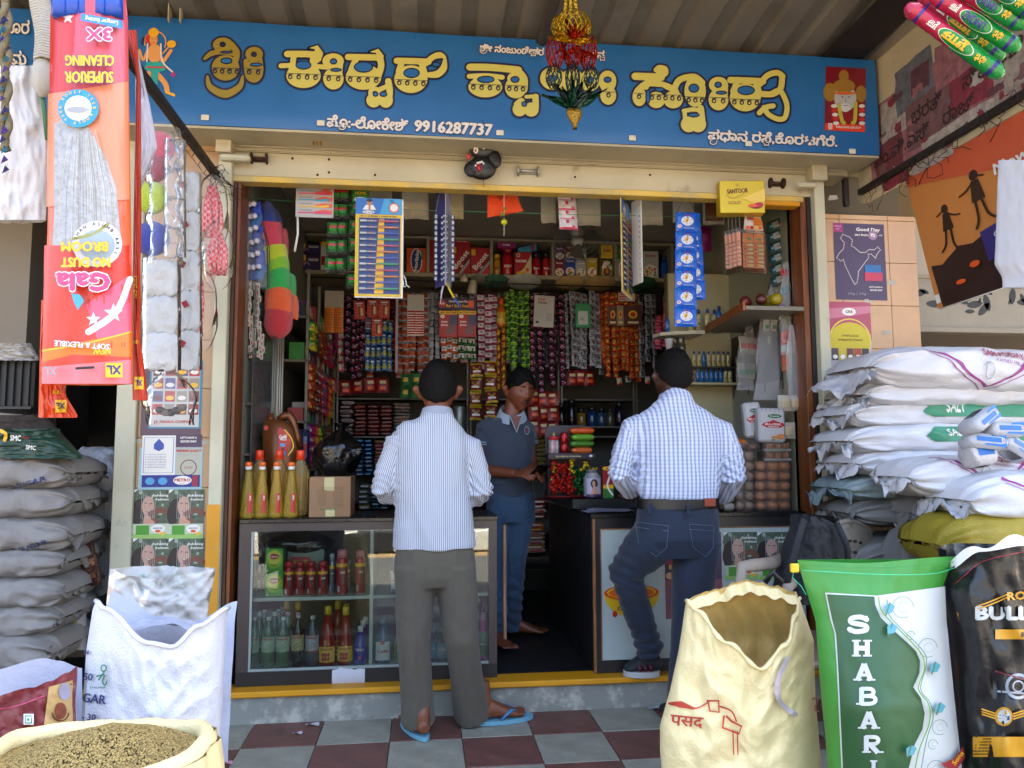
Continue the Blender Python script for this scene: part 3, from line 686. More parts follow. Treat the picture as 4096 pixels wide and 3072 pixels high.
def lathe_thing(name,lab,cat,loc,parts,group=None,n=14,sy=1.,rz=0.,art=None):
 """parts: [(part name, material, profile)]"""
 t=T(name,lab,cat,loc,rz,group)
 for(pn,m,prof)in parts:B().lathe(prof,m,n,sy=sy).build(pn,t)
 if art:art(t)
 return t
def wrapA(r,z0,sy=1.):return lambda u,v,h:Vc(((r+h)*sin(u/r),-(r*sy+h)*cos(u/r),z0+v))
#top shelf with cartons
SHY=1.85
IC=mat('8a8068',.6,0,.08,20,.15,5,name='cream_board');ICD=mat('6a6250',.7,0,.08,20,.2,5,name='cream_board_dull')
ts=T('top_shelf','long cream pigeonhole shelf under the ceiling at the back of the shop','shelf',(1.2,SHY,2.54))
zt,zb=2.79,2.535
b=B();b.rbox(-.12,2.68,SHY,2.3,zb-.03,zb,IC,.003);b.build('bottom_board',ts,True)
B().rbox(-.12,2.68,SHY,2.3,zt,zt+.02,IC,.003).build('top_board',ts,True)
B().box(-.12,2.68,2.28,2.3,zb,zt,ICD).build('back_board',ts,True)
for px in(1190,1712,1966,2212,2463,2690):
 x=at(px,1000,SHY).x;B().rbox(x-.011,x+.011,SHY+.001,2.28,zb+.0005,zt-.0005,IC,.002).build('divider',ts,True)
def brand(txt,tc,bg2=None,rot=0,sz=.35,pos=(.5,.5),extra=None,width=.8):
 def f(a,w,h):
  if extra:extra(a,w,h)
  if txt:a.text(txt,w*pos[0],h*pos[1],min(h,w)*sz,tc,.0015,rot=rot,width=w*width if width else None)
 return f
RED=mat('a5141c',.35,name='red_print');WH=mat('d6d4cc',.4,name='white_print');YE=mat('d8a814',.4,name='yellow_print');PU=mat('2d1c4e',.35,name='purple_print')
ORG=mat('d0501a',.4,name='orange_print');NV=mat('122a6a',.35,name='navy_print');GRN=mat('1c6a2c',.4,name='green_print');LB=mat('3a8fc0',.4,name='light_blue_print');BR=mat('5a2418',.5,name='brown_print');PK=mat('c23a6a',.4,name='pink_print');BK=mat('101012',.4,name='black_print');CRM=mat('c9b98a',.5,name='cream_print');GY=mat('8d8f94',.5,name='grey_print')
def boost(a,w,h):
 a.poly([(w*.2,0),(w*.55,0),(w,h*.55),(w,h*.8)],mat('6a0a10',.35));a.poly([(w*.35,0),(w*.5,0),(w,h*.42),(w,h*.55)],GY)
 a.text('Boost',w*.5,h*.5,w*.38,WH,.002,rot=52,width=h*.72);a.text('3x',w*.55,h*.28,w*.18,WH,.001,rot=52);a.rect(w*.05,h*.7,w*.25,h*.92,YE)
def maxo(a,w,h):a.rect(0,h*.62,w*.25,h,YE);a.rect(0,h*.3,w*.22,h*.6,RED);a.text('MAXO',w*.65,h*.7,h*.24,WH,.0015,width=w*.48);a.ring(w*.3,h*.35,h*.12,h*.2,GY,16,0,180)
def horl(a,w,h):a.ell(w*.5,h*.5,w*.3,h*.48,WH,24);a.ell(w*.5,h*.5,w*.26,h*.45,NV,24);a.text('Horlicks',w*.5,h*.5,w*.26,WH,.0015,rot=85,width=h*.8);a.rect(w*.75,h*.55,w*.84,h*.9,GRN)
def badam(a,w,h):a.poly([(0,0),(w,0),(w,h*.9),(w*.55,h*.3)],CRM);a.text('BADAM',w*.38,h*.62,h*.16,WH,.0015,width=w*.6);a.ring(w*.22,h*.86,h*.05,h*.08,WH);a.ell(w*.75,h*.25,w*.1,h*.09,ORG);a.ell(w*.4,h*.1,w*.3,h*.08,YE)
def food(col,tc):
 def f(a,w,h):
  a.rect(0,h*.6,w,h,col);a.ell(w*.5,h*.28,w*.42,h*.24,WH,18);r=random.Random(int(w*9999))
  for k in range(14):a.ell(w*(.5+r.uniform(-.3,.3)),h*(.28+r.uniform(-.15,.15)),w*.07,h*.045,[RED,ORG,GRN,YE][r.randrange(4)],7,adv=False);a.L+=.3
  a.text('Gowin',w*.5,h*.84,h*.14,tc,.001,width=w*.62)
 return f
def cart(px0,y0,px1,y1,col,art,lab,cat='box',dY=.03,dep=.08,rz=0,name='carton',group='cartons on the top shelf'):
 x0,x1,z0,z1=pxr(px0,y0,px1,y1,SHY+dY);s=0
 if abs(y1-1070)<45:z0=zb;
 return carton(name,lab,cat,(x0,x1,z0,z1),SHY+dY,dep,col,art,rz,group)
cart(1203,974,1282,1018,'2a1c48',maxo,'purple mosquito refill box, upper of the two at the left end of the top shelf');
o=cart(1203,1020,1282,1066,'2a1c48',maxo,'purple mosquito refill box, lower of the two at the left end of the top shelf')
SC.view_layers[0].update()
carton('carton','white box with a yellow top beside the two purple boxes','box',pxr(1283,966,1306,1062,SHY+.03)[:2]+(zb,pxr(1283,966,1306,1062,SHY+.03)[3]),SHY+.03,.08,'bdb9b0',lambda a,w,h:(a.rect(0,h*.85,w,h,YE),a.rect(w*.1,h*.2,w*.9,h*.5,RED)),group='cartons on the top shelf')
cart(1627,992,1704,1082,'c8481a',horl,'orange malt drink box with an upright blue oval')
cart(1718,950,1740,1080,'8a1018',None,'narrow dark red box half hidden by the hanging blister strips')
cart(1806,978,1880,1087,'9c141c',boost,'large red drink powder box, left of the pair')
carton('carton','red box lying on top of the large red drink powder box','box',(lambda q:q)(pxr(1812,944,1882,978,SHY+.04)),SHY+.04,.08,'9c141c',brand('Boost',WH,sz=.5,width=.55),group='cartons on the top shelf')
cart(1882,990,1960,1090,'9c141c',boost,'large red drink powder box, right of the pair')
def jar(px0,y0,px1,y1,col,cap,lab,txt=None,tc=WH,Y=SHY+.06,zbase=None,name='jar',group='jars on the top shelf',neck=.55,cat='jar',lid='lid'):
 x0,x1,z0,z1=pxr(px0,y0,px1,y1,Y);zbase=z0 if zbase is None else zbase;w=(x1-x0)/2;h=z1-zbase
 m=mat(col,.25,name='jar_plastic');c=mat(cap,.4,name='lid_plastic')
 t=lathe_thing(name,lab,cat,((x0+x1)/2,Y+w,zbase),[('body',m,[(w*.9,0),(w,h*.03),(w,h*.6),(w*.92,h*.7),(w*neck,h*.8)]),(lid,c,[(w*.8,h*.8),(w*.82,h*.98),(w*.6,h)])],group)
 if txt:a=Art(.0002);a.rect(-w*.8,h*.1,w*.8,h*.55,mat('b9a040',.4)if tc is BK else RED);a.text(txt,0,h*.35,w*.6,tc,.001,width=w*1.3);a.build('wrap_label',t,fn=wrapA(w,0))
 return t
jar(1973,1014,2004,1092,'b3801c','d9a514','yellow drink powder jar with a yellow lid','BOOM',BK,zbase=zb)
jar(2008,985,2055,1094,'a3121c','8a0f18','tall red almond drink jar with a flame print','BADAM',WH,zbase=zb)
cart(2058,1008,2126,1096,'a3121c',badam,'red and cream almond drink mix box')
carton('carton','magenta malt drink box lying on top of the tall red jar','box',pxr(1990,966,2063,992,SHY+.04),SHY+.04,.07,'8a1a5a',brand('Horlicks',WH,sz=.4,width=.4),group='cartons on the top shelf')
q=pxr(2076,983,2150,1008,SHY+.05)
t=carton('carton','light blue box with a red end leaning on top of the almond drink box','box',q,SHY+.05,.07,'3c86a6',lambda a,w,h:a.rect(w*.72,0,w*.86,h,RED),group='cartons on the top shelf');t.rotation_euler=(0,rad(-13),0)
jar(2128,1006,2166,1098,'9c141c','241010','dark lidded red drink jar in the middle of the third bay','Boost',WH,zbase=zb)
jar(2170,1005,2204,1098,'9c141c','18100e','dark lidded red drink jar at the end of the third bay','Boost',WH,zbase=zb)
for k,(a0,c0,y0,cc,nm)in enumerate(((2218,2258,1042,'7e1c2a','crimson'),(2259,2302,1032,'1f3f8a','blue'),(2303,2345,1043,'a8a49a','white'),(2347,2389,1033,'b79a1c','yellow'))):
 cart(a0,y0,c0,1102,cc,food(mat(cc,.4),WH),nm+' topped instant food box in the lower row behind the wall fan',group='food boxes behind the fan')
for k,(a0,c0,y0,cc,nm)in enumerate(((2218,2259,986,'5a1c5a','purple'),(2261,2303,980,'6a1c1c','dark red'),(2305,2346,990,'8e8c84','pale'))):
 x0,x1,z0,z1=pxr(a0,y0,c0,1040,SHY+.05);carton('carton',nm+' topped instant food box in the upper row behind the wall fan','box',(x0,x1,z0+.001,z1),SHY+.05,.07,cc,food(mat(cc,.4),WH),group='food boxes behind the fan')
cart(2404,980,2450,1030,'b79a1c',food(YE,RED),'yellow soup box on top of another at the end of the fourth bay');
cart(2404,1034,2450,1103,'b79a1c',food(BK,YE),'yellow soup box with a black band, lower one of the fourth bay')
cart(2568,1005,2634,1105,'a8a59c',food(mat('a8a59c',.4),RED),'white soya chunks box with a bowl print in the last bay')
cart(2520,1004,2566,1104,'9b988e',food(WH,RED),'white food box partly behind the edge-on brush card')
cart(2470,985,2500,1104,'8f8c80',food(GRN,RED),'green topped white box left of the edge-on brush card')
x0,x1,z0,z1=pxr(2640,998,2686,1106,SHY+.06)
lathe_thing('bottle','blue handled detergent bottle at the right end of the top shelf','bottle',((x0+x1)/2,SHY+.1,zb),[('body',mat('0d3f8c',.3),[(.036,0),(.038,.01),(.038,.12),(.03,.15),(.016,.165)]),('cap',mat('0a2e6a',.4),[(.018,.165),(.018,.195),(.01,.2)])],sy=.7)
def plate(px,py,rx,col,lab,deep=.012,Y=1.82,cat='plate'):
 p=at(px,py,Y);r_=rx*mpp(Y);t=T('plate_stack',lab,cat,(p.x,Y+r_*.75,zb-.032),0,'disposable plates hung under the top shelf');t.rotation_euler=(rad(-14),0,0)
 m=mat(col,.7,0,.2,40,.15,20,name='plate_card');b=B();n=48
 prof=[(.01,-deep*3.4),(r_*.6,-deep*3.2),(r_*.85,-deep*2),(r_,-deep)]
 b.grid(lambda u,v:Vc(((lambda q:(q[0]*(1+(.012*cos(u*2*pi*24)if v>.8 else 0))*cos(u*2*pi),q[0]*(1+(.012*cos(u*2*pi*24)if v>.8 else 0))*sin(u*2*pi),q[1]))(prof[min(3,int(v*3+.01))]))),n,3,m,True,True)
 b.build('plate',t)
 for k in(1,2):
  c=B();c.lathe([(r_*.84,-deep*2+k*.006),(r_*(1-.01*k),-deep+k*.005)],m,32,cap=False);c.build('plate',t)
 return t
plate(1983,1136,52,'2c5a44','green patterned paper plate stack hung bottom down under the top shelf');plate(2104,1140,70,'aaa89c','white crimped paper plate stack hung under the top shelf')
plate(2288,1150,62,'a88a54','tan leaf plate stack, left of the two brown ones under the top shelf');plate(2408,1152,68,'a08250','tan leaf plate stack, right of the two brown ones under the top shelf');plate(2570,1158,76,'184a26','dark green leaf plate stack under the right end of the top shelf',.016)
plate(1915,1120,34,'6a6458','small grey plate stack hung beside the paper cups')
for(px,y0,y1,w,lab,ry)in((1856,1098,1128,15,'white paper cup hung upside down under the top shelf',0),(1886,1122,1176,18,'printed paper cup hanging lower beside the blister strips',rad(8))):
 p=at(px,y1,1.8);h=(y1-y0)*mpp(1.8);r_=w*mpp(1.8)
 t=lathe_thing('paper_cup',lab,'paper cup',(p.x,1.8,p.z),[('cup',mat('b5ac98',.6,0,0,60,.3,40),[(r_,0),(r_*1.06,.003),(r_*.78,h)])],'paper cups under the shelf');t.rotation_euler=(0,ry,0)
rl=tag(B().tube([(-.1,1.8,2.47),(2.66,1.8,2.44)],.005,mat('3a3835',.4,.8),8).build('hanging_rail'),'thin steel rail under the top shelf from which sachet bunches hang','rail')
#sachet curtain
def P6(*rows):return[[int(c)for c in r]for r in rows]
GF=foil('1c5a20',.6,.22);GB=foil('7fae2a',.6,.2);BKF=foil('1a0c14',.5,.2);MGF=foil('9a1c5a',.6,.22);SLF=foil('8d9199',.6,.3);RDF=foil('b02a10',.6,.25);GDF=foil('b98a20',.7,.25);ORF=foil('b8520c',.5,.25);CPF=foil('8a4a1a',.7,.25)
BLF=mat('1560a0',.3,.1,.6,80,name='blue_sachet');YGF=mat('9a9a3a',.35,0,.4,80,name='yellow_sachet');GRF=mat('7f858c',.35,.2,.5,80,name='grey_sachet');DRP=mat('4a1420',.4,name='dark_red_print');WHF=mat('b3b0b0',.35,.1,.5,80,name='white_sachet');LLF=mat('8d7a9a',.35,.1,.5,80,name='lilac_sachet');BLKP=mat('151318',.4,name='black_sachet_print')
S1=.0255*1.0
m_green=[sachet(.043,.05,.006,P6('111111','002210','022010','021110','002200','111111'),[GF,GB,BLKP]),sachet(.043,.05,.007,P6('111111','022100','020110','022000','001200','111111'),[GF,GB,BLKP])]
m_dark=[sachet(.047,.052,.007,P6('000000','011110','002200','021020','001100','000000'),[BKF,MGF,SLF]),sachet(.047,.052,.007,P6('000000','001110','022000','010120','011000','001000'),[BKF,MGF,SLF])]
m_grey=[sachet(.046,.05,.004,P6('000000','001100','011010','000110','020000','000000'),[GRF,DRP,BKF]),sachet(.046,.05,.004,P6('000000','011000','001110','001100','000200','000000'),[GRF,DRP,BKF])]
m_red=[sachet(.04,.05,.007,P6('000000','011110','012210','001100','011110','000000'),[RDF,GDF,DRP]),sachet(.04,.05,.007,P6('000000','011110','002200','011210','011110','000000'),[RDF,GDF,DRP])]
m_silv=sachet(.04,.05,.005,P6('000000','011110','001100','000110','001100','000000'),[SLF,BLKP])
m_plain=sachet(.032,.05,.004,P6('0000','0100','0000','0010','0000'),[SLF,GY])
m_or=[sachet(.046,.05,.007,P6('111111','000000','002200','022220','000000','111111'),[ORF,SLF,DRP]),sachet(.046,.05,.007,P6('111111','000020','022000','002220','000000','111111'),[ORF,SLF,DRP])]
m_blue=sachet(.036,.085,.006,P6('0000','0220','0000','0110','0110','1111','0110','0000'),[BLF,YGF,WH])
m_lil=sachet(.05,.05,.005,P6('111111','000000','023200','002200','000000','111111'),[WHF,MGF,LLF,BLKP])
m_cop=sachet(.034,.055,.007,P6('0000','0110','0010','0110','0000'),[CPF,GDF])
m_ow=sachet(.04,.055,.006,P6('111111','000000','002200','000000','111111'),[WHF,ORF,NV]);m_gw=sachet(.04,.055,.006,P6('111111','000000','002200','001100','111111'),[WHF,GF,BLKP])
m_pink=sachet(.036,.07,.004,P6('0000','0110','0000'),[foil('8a1450',.4,.3),BLKP]);m_wb=sachet(.036,.055,.005,P6('0000','0110','0120','2222'),[WHF,CRM,RED])
G='foil sachet strips hanging from the rail'
curtain(2019,2114,1164,1470,5,27.5,m_green,('green and gold','foil sachet strip'),'green foil sachet strips');curtain(2030,2100,1180,1440,3,27.5,m_green,('darker green','foil sachet strip hanging behind'),'green foil sachet strips',Y=1.86)
curtain(2116,2252,1180,1555,6,29,m_dark,('black and magenta','foil sachet strip above the shopkeeper'),'black and magenta sachet strips')
curtain(2247,2400,1173,1478,6,28,m_grey,('grey','sachet strip with dark red prints'),'grey sachet strips',jag=0)
curtain(2396,2550,1173,1500,8,27,m_red,('red and gold','foil sachet strip'),'red and gold sachet strips',jag=1)
curtain(2550,2618,1182,1500,3,28,m_silv,('silver and black','sachet strip at the right end of the curtain'),'silver sachet strips')
curtain(1704,1754,1172,1452,3,28,m_plain,('dull silver','sachet strip beside the striped-shirt man'),'plain silver sachet strips')
curtain(1593,1706,1172,1490,6,28.5,m_or,('orange and silver','foil sachet strip behind the red card'),'orange foil sachet strips')
curtain(1370,1466,1186,1490,5,30,m_dark,('dark maroon','foil sachet strip left of the blue ones'),'dark maroon sachet strips')
curtain(1462,1572,1290,1495,5,50,m_blue,('blue','tall shampoo sachet strip with yellow print'),'blue shampoo sachet strips',jag=0)
curtain(1906,1966,1182,1432,2,28,m_lil,('white and magenta','sachet strip right of the sweet mix board'),'white and magenta sachet strips',jag=0)
curtain(1962,1988,1182,1425,1,28,m_lil,('narrow white and magenta','sachet strip beside the orange bottle'),'white and magenta sachet strips',jag=0,Y=1.84)
curtain(1986,2022,1310,1525,2,31,m_cop,('copper coloured','foil sachet strip under the orange bottle'),'copper sachet strips',Y=1.78)
curtain(1763,1833,1347,1440,3,31,m_ow,('orange and white','sachet strip below the sweet mix board'),'orange and white sachet strips',jag=0);curtain(1834,1902,1347,1440,3,31,m_gw,('green and white','sachet strip below the sweet mix board'),'green and white sachet strips',jag=0)
curtain(1331,1351,1330,1428,1,40,m_pink,('plain magenta','sachet strip below the orange card'),'narrow sachet strips',jag=0);curtain(1352,1372,1330,1500,1,31,m_wb,('white and red','sachet strip below the orange card'),'narrow sachet strips',jag=0)
curtain(1572,1590,1190,1500,1,30,sachet(.03,.05,.008,P6('0000','0110','0100','0010'),[foil('8a1230',.6,.2),foil('c03a5a',.6,.2)]),('glittering crimson','foil strip beside the long white strip'),'narrow sachet strips',Y=1.8)
x0,x1,z0,z1=pxr(1582,1190,1592,1490,1.77)
tag(B().rbox(x0,x1,1.77,1.774,z0,z1,mat('8d8f92',.5),.001).build('hanging_strip'),'plain pale plastic hanging strip between the crimson and orange sachets','strip')
for k,(a0,a1,ms)in enumerate(((1400,1780,[m_dark[0],m_or[0]]),(1800,2240,[m_silv,m_lil]),(2260,2620,[m_dark[1],m_silv]))):
 curtain(a0,a1,1176,1500,12,28,ms,('rear','sachet strip half hidden behind the %s front bunches'%['left','middle','right'][k]),'rear sachet strips',Y=1.93)
BIGR=foil('8a1014',.3,.3);YB=mat('a8901c',.4,.1,.4,60)
m_ring=sachet(.085,.1,.014,P6('111111','000000','020020','002200','033330','000000','111111'),[mat('6a1014',.3,.1,.5,60),YB,mat('8a7a1c',.4),WH]);m_rbig=sachet(.09,.11,.015,P6('0000','0110','0000','0220','0000'),[mat('7a1414',.35,.1,.5,60),CRM,ORG])
curtain(1876,1990,1450,1700,2,57,m_ring,('red and yellow','snack packet strip between the two men'),'snack packet strips',Y=1.72,jag=0)
curtain(2115,2228,1560,1760,3,60,m_rbig,('red','snack packet strip behind the shopkeeper'),'red snack packet strips',Y=1.76,jag=0)
curtain(2272,2375,1486,1560,3,52,[m_ring,m_rbig],('red and yellow','short packet strip below the grey sachets'),'short packet strips',Y=1.9,jag=0)
curtain(1300,1560,1515,1560,5,58,m_rbig,('dark red','pouch hanging low in the shade'),'dark red pouches',Y=1.95,jag=0)
m_gp=sachet(.07,.09,.015,P6('0000','0110','0000'),[foil('1a5a1c',.3,.3),YB]);curtain(1600,1690,1500,1590,2,50,m_gp,('green','snack packet strip beside the head of the striped-shirt man'),'green snack packet strips',Y=1.75,jag=0)
curtain(2460,2610,1505,1560,4,40,[m_red[0],m_silv,m_wb],('mixed','short sachet strip under the red and gold ones'),'short mixed strips',Y=1.85,jag=0)
curtain(1296,1330,1332,1385,1,26,m_gw,('green and yellow','short sachet strip under the orange card'),'narrow sachet strips',Y=1.83,jag=0)
def card(px0,y0,px1,y1,Y,col,lab,art=None,name='hanging_card',cat='card',rz=0.,ry=0.,th=.003,group=None,hook=True):
 x0,x1,z0,z1=pxr(px0,y0,px1,y1,Y);w=x1-x0;h=z1-z0
 t=T(name,lab,cat,((x0+x1)/2,Y,z0),rz,group);t.rotation_euler=(0,ry,rz)
 B().rbox(-w/2,w/2,0,th,0,h,mat(col,.5,0,.1,30,.06,8,name='card')if isinstance(col,str)else col,.001).build('card',t)
 if art:a=Art(.0003);art(a,w,h);a.build('print',t,M=FP(w,h))
 if hook:B().tube([(0,-.004,h-.01),(0,0,h+.03)],.0012,STEEL,5).build('hook',t)
 return t
def orcard(t,w,h,col,sp):
 me=sachet(w/2-.002,.022,.006,P6('0000','0000','1111'),[mat(col,.35,.1,.4,60),sp])
 for c in(-1,1):
  for k in range(10):
   o=NEWO('sachet',me);LINK(o);o.parent=t;o.location=(c*w/4,-.002,h*.63-k*h*.062)
t=card(1298,1163,1374,1332,1.72,'a39a88','white backed card of orange sachets hanging left of the maroon strips');orcard(t,.13,.29,'c46a0c',mat('a3560a',.4))
t=card(1629,1178,1696,1342,1.74,'a8a49c','white topped card of red sachets in front of the orange strips');orcard(t,.115,.285,'9c0f18',WH)
def razor(a,w,h):
 for k in range(12):q=k/12*6.28;a.poly([(w*.5,h*.4),(w*.5+w*.45*cos(q),h*.4+h*.4*sin(q)),(w*.5+w*.45*cos(q+.2),h*.4+h*.4*sin(q+.2))],ORG,adv=False)
 a.L+=1;a.rect(w*.42,h*.08,w*.54,h*.75,BR);a.rect(w*.3,h*.72,w*.68,h*.8,GY);a.rect(w*.58,h*.2,w*.78,h*.6,CRM);a.rect(w*.2,h*.84,w*.8,h*.9,WH)
for k,(x_,y_,rr_)in enumerate(((1419,1205,-.07),(1468,1198,0),(1514,1200,.02),(1486,1273,0))):
 card(x_,y_,x_+44,y_+72,1.70-.008*k,'9a2a14',['left','middle','right','lowest'][k]+' red razor card of the four below the brush card',razor,ry=rr_,group='razor cards')
card(1460,1268,1486,1322,1.71,'1c2a5a','small blue battery card beside the lowest razor card',lambda a,w,h:[a.rect(w*.1,h*(.1+k*.2),w*.9,h*(.2+k*.2),RED if k%2 else GY)for k in range(4)])
def mtr(a,w,h):a.text('Buy 1 Get 1 Free !!',w*.52,h*.35,h*.3,YE,.001,width=w*.62);a.text('Gulab Jamun Mix',w*.52,h*.72,h*.22,WH,.001,width=w*.5);a.ell(w*.1,h*.5,h*.32,h*.32,RED);a.text('MTR',w*.1,h*.5,h*.2,WH,.001);a.rect(w*.78,h*.2,w*.93,h*.8,ORG)
card(1754,1192,1906,1240,1.68,'2f1838','purple sweet mix header board reading buy one get one free',mtr,th=.004)
def gj(a,w,h):
 a.rect(0,h*.86,w,h,YE);a.text('Buy 1 Get 1 FREE',w*.5,h*.93,h*.08,BR,.0006,width=w*.85);a.rect(w*.55,h*.45,w,h*.84,PU);a.ell(w*.18,h*.78,w*.13,h*.07,WH);a.text('MTR',w*.18,h*.78,h*.05,RED);a.text('Gulab',w*.28,h*.58,h*.1,WH,.001);a.text('Jamun',w*.28,h*.46,h*.1,WH,.001)
 for(u,v)in((.5,.3),(.7,.3),(.6,.42),(.8,.25),(.62,.16),(.76,.4),(.46,.18)):a.ell(w*u,h*v,w*.1,h*.075,mat('5a1c10',.3),14)
for k in(0,1):card(1757+k*75,1243,1830+k*75,1348,1.68+k*.01,'a3161c',['left','right'][k]+' red gulab jamun packet hanging under the purple board',gj,name='food_packet',cat='packet',th=.012,group='gulab jamun packets',hook=False)
def dates(a,w,h):
 a.text('Dates',w*.4,h*.78,h*.12,BR,.001);a.text('Kimia',w*.35,h*.88,h*.1,RED,.001)
 for k in range(9):a.rect(w*.12,h*(.62-k*.04),w*(.5+.3*((k*7)%3)/3),h*(.632-k*.04),GY,adv=False)
 a.rect(w*.1,h*.1,w*.25,h*.18,BK);a.rect(w*.6,h*.2,w*.9,h*.45,GY)
card(2133,1182,2213,1308,1.68,'a3a29c','white dates packet hanging in front of the black and magenta strips',dates,name='food_packet',cat='packet',th=.014,ry=rad(3))
def gpk(a,w,h):a.rect(w*.18,h*.12,w*.82,h*.68,mat('a9b0a8',.4));a.rect(w*.3,h*.3,w*.6,h*.42,GY)
card(2302,1214,2362,1310,1.70,'1c7a4e','green pouch with a white window in front of the grey strips',gpk,name='pouch',cat='packet',th=.014)
for k,(a0,c0,lab)in enumerate(((2432,2470,'narrow brown snack pouch, left of the three at the red strips'),(2468,2496,'brown and cream pouch in the middle of the three at the red strips'),(2496,2568,'wide brown snack pouch with an orange drawing at the red strips'))):
 card(a0,1222,c0,1302,1.70-k*.012,['5a2a20','8a7a5a','451a14'][k],lab,lambda a,w,h:(a.ell(w*.5,h*.55,w*.25,h*.2,YE),a.ell(w*.5,h*.55,w*.15,h*.12,RED),a.rect(w*.2,h*.1,w*.8,h*.2,CRM)),name='pouch',cat='packet',th=.02)
card(2474,1172,2540,1204,1.68,'a5a3a0','small white and red blade packet above the brown pouches',lambda a,w,h:[a.rect(w*.05,h*(.15+k*.3),w*.45,h*(.3+k*.3),RED,adv=False)or a.rect(w*.55,h*(.15+k*.3),w*.95,h*(.3+k*.3),RED,adv=False)for k in range(3)],name='blade_packet',cat='packet',th=.01)
x0,x1,z0,z1=pxr(1988,1186,2024,1306,1.72);w=(x1-x0)/2;h=z1-z0
lathe_thing('bottle','orange soap bottle with an orange cap hanging left of the green strips','bottle',((x0+x1)/2,1.75,z0),[('body',mat('b3560c',.2,0),[(w*.9,0),(w,h*.05),(w*.85,h*.3),(w,h*.55),(w*.4,h*.75)]),('label',mat('c9a23a',.4),[(w*1.01,h*.1),(w*.9,h*.3),(w*1.02,h*.5)]),('cap',mat('c2440c',.4),[(w*.45,h*.75),(w*.6,h*.8),(w*.6,h*.98)])])
#rear rack, left shelves, right cabinet
RK=mat('2a2826',.5,.3,.1,40,name='dark_rack_metal')
rk=T('rear_rack','dark steel rack of stacked packets against the back wall','rack',(1.3,2.0,.143))
zs=[at(1500,1592,2.0).z,at(1500,1745,2.0).z,at(1500,2010,2.0).z,.62,.35]
for z in zs:B().rbox(.1,2.4,2.0,2.3,z-.012,z,mat('57544c',.5,.2,.05,30,name='rack_shelf'),.002).build('shelf_board',rk,True)
for px in(1343,1876,2240,2540):
 x=at(px,1700,2.0).x
 for dx in(-.012,.012):B().rbox(x+dx-.006,x+dx+.006,1.975,1.99,.143,2.3,mat('6b665e',.45,.4,name='rack_upright'),.001).build('upright',rk,True)
def packmesh(w,d,h,m,m2):
 b=B()
 def f(u,v):
  a=2*pi*u;k=.5-.5*cos(pi*v)
  r_=sin(pi*min(.96,max(.04,v)))**.35
  c,s=cos(a),sin(a);e=.28
  return Vc((w/2*abs(c)**e*math.copysign(1,c)*r_,d/2*abs(s)**e*math.copysign(1,s)*r_,h*k))
 b.grid(f,14,5,m,True,True)
 b.add([(-w*.3,-d/2-.0008,h*.35),(w*.3,-d/2-.0008,h*.35),(w*.3,-d/2-.0008,h*.65),(-w*.3,-d/2-.0008,h*.65)],[(0,1,2,3)],m2)
 return b.mesh('packet')
def stack(px0,px1,ytop,ybot,Y,cols,ph,mats,desc,group,dep=.12,r=None,cat='packet stack',rowmats=None):
 """stacks of soft packets: each packet an own thing"""
 r=r or random.Random(int(px0+ytop));x0=at(px0,ybot,Y).x;x1=at(px1,ybot,Y).x;w=(x1-x0)/cols;zb_=at((px0+px1)/2,ybot,Y).z;h=ph*mpp(Y)
 ms=[packmesh(w*.98,dep,h*1.04,a,b_)for a,b_ in mats];n=int((ybot-ytop)/ph+.5)
 for c in range(cols):
  for k in range(max(1,n-(r.random()<.3))):
   me=ms[rowmats[c%len(rowmats)]]if rowmats else ms[r.randrange(len(ms))]
   o=NEWO('packet',me);LINK(o)
   o.location=(x0+w*(c+.5)+r.uniform(-.004,.004),Y+dep/2+r.uniform(-.006,.006),zb_+k*h);o.rotation_euler=(r.uniform(-.03,.03),r.uniform(-.04,.04),r.uniform(-.1,.1))
   tag(o,'%s, %s up in the %s stack from the left'%(desc,ORD[min(15,k)],ORD[c]),'packet',group)
MR=mat('6a241c',.3,0,.4,60,.2,9,name='red_brown_packet');MR2=mat('4a1418',.3,0,.4,60,.2,9,name='maroon_packet');MG_=mat('6a625c',.35,0,.4,60,.2,9,name='grey_packet');MP=mat('8a1c4a',.35,0,.4,60,name='pink_packet');MB=mat('0e2a4a',.3,0,.5,60,.2,9,name='blue_packet');MT=mat('0c3a3a',.3,0,.5,60,.2,9,name='teal_packet');MO=mat('6a5a1c',.3,0,.5,60,.2,9,name='olive_packet')
stack(1354,1412,1612,1743,2.02,1,17,[(MR2,GY),(MG_,MR2),(mat('8a8078',.4),MR2)],'flat maroon and grey packet on the middle rack shelf','flat packets on the rack',dep=.16)
stack(1412,1570,1622,1743,2.02,3,15,[(MR,MR2),(mat('7a2a1a',.3,0,.4,60),MR),(MR2,MR)],'red brown packet on the middle rack shelf','red brown packets on the rack')
stack(1572,1640,1602,1743,2.02,1,13,[(MG_,MR2),(mat('857868',.4),MR)],'dull grey packet on the rack beside the man in the striped shirt','grey packets on the rack')
stack(1420,1492,1765,1905,2.02,2,16,[(MB,LB),(mat('123a5a',.3,0,.5,60),GY)],'blue packet on the lower rack shelf','blue packets on the rack');stack(1494,1535,1765,1905,2.02,1,14,[(MP,MO),(MO,MP)],'pink or olive packet on the lower rack shelf','pink packets on the rack')
stack(1380,1418,1765,1800,2.03,1,16,[(MO,YE)],'yellow packet behind the black bag','yellow packets on the rack')
stack(1428,1478,1926,2040,1.7,1,20,[(MO,GY),(mat('4a4a3a',.25,.2,.8,80),GY)],'shiny olive packet low beside the cardboard carton','olive packets');stack(1482,1560,1960,2040,1.8,2,14,[(MT,BK),(mat('0a2a30',.3,0,.5,60),GY)],'dark teal packet low beside the cardboard carton','teal packets')
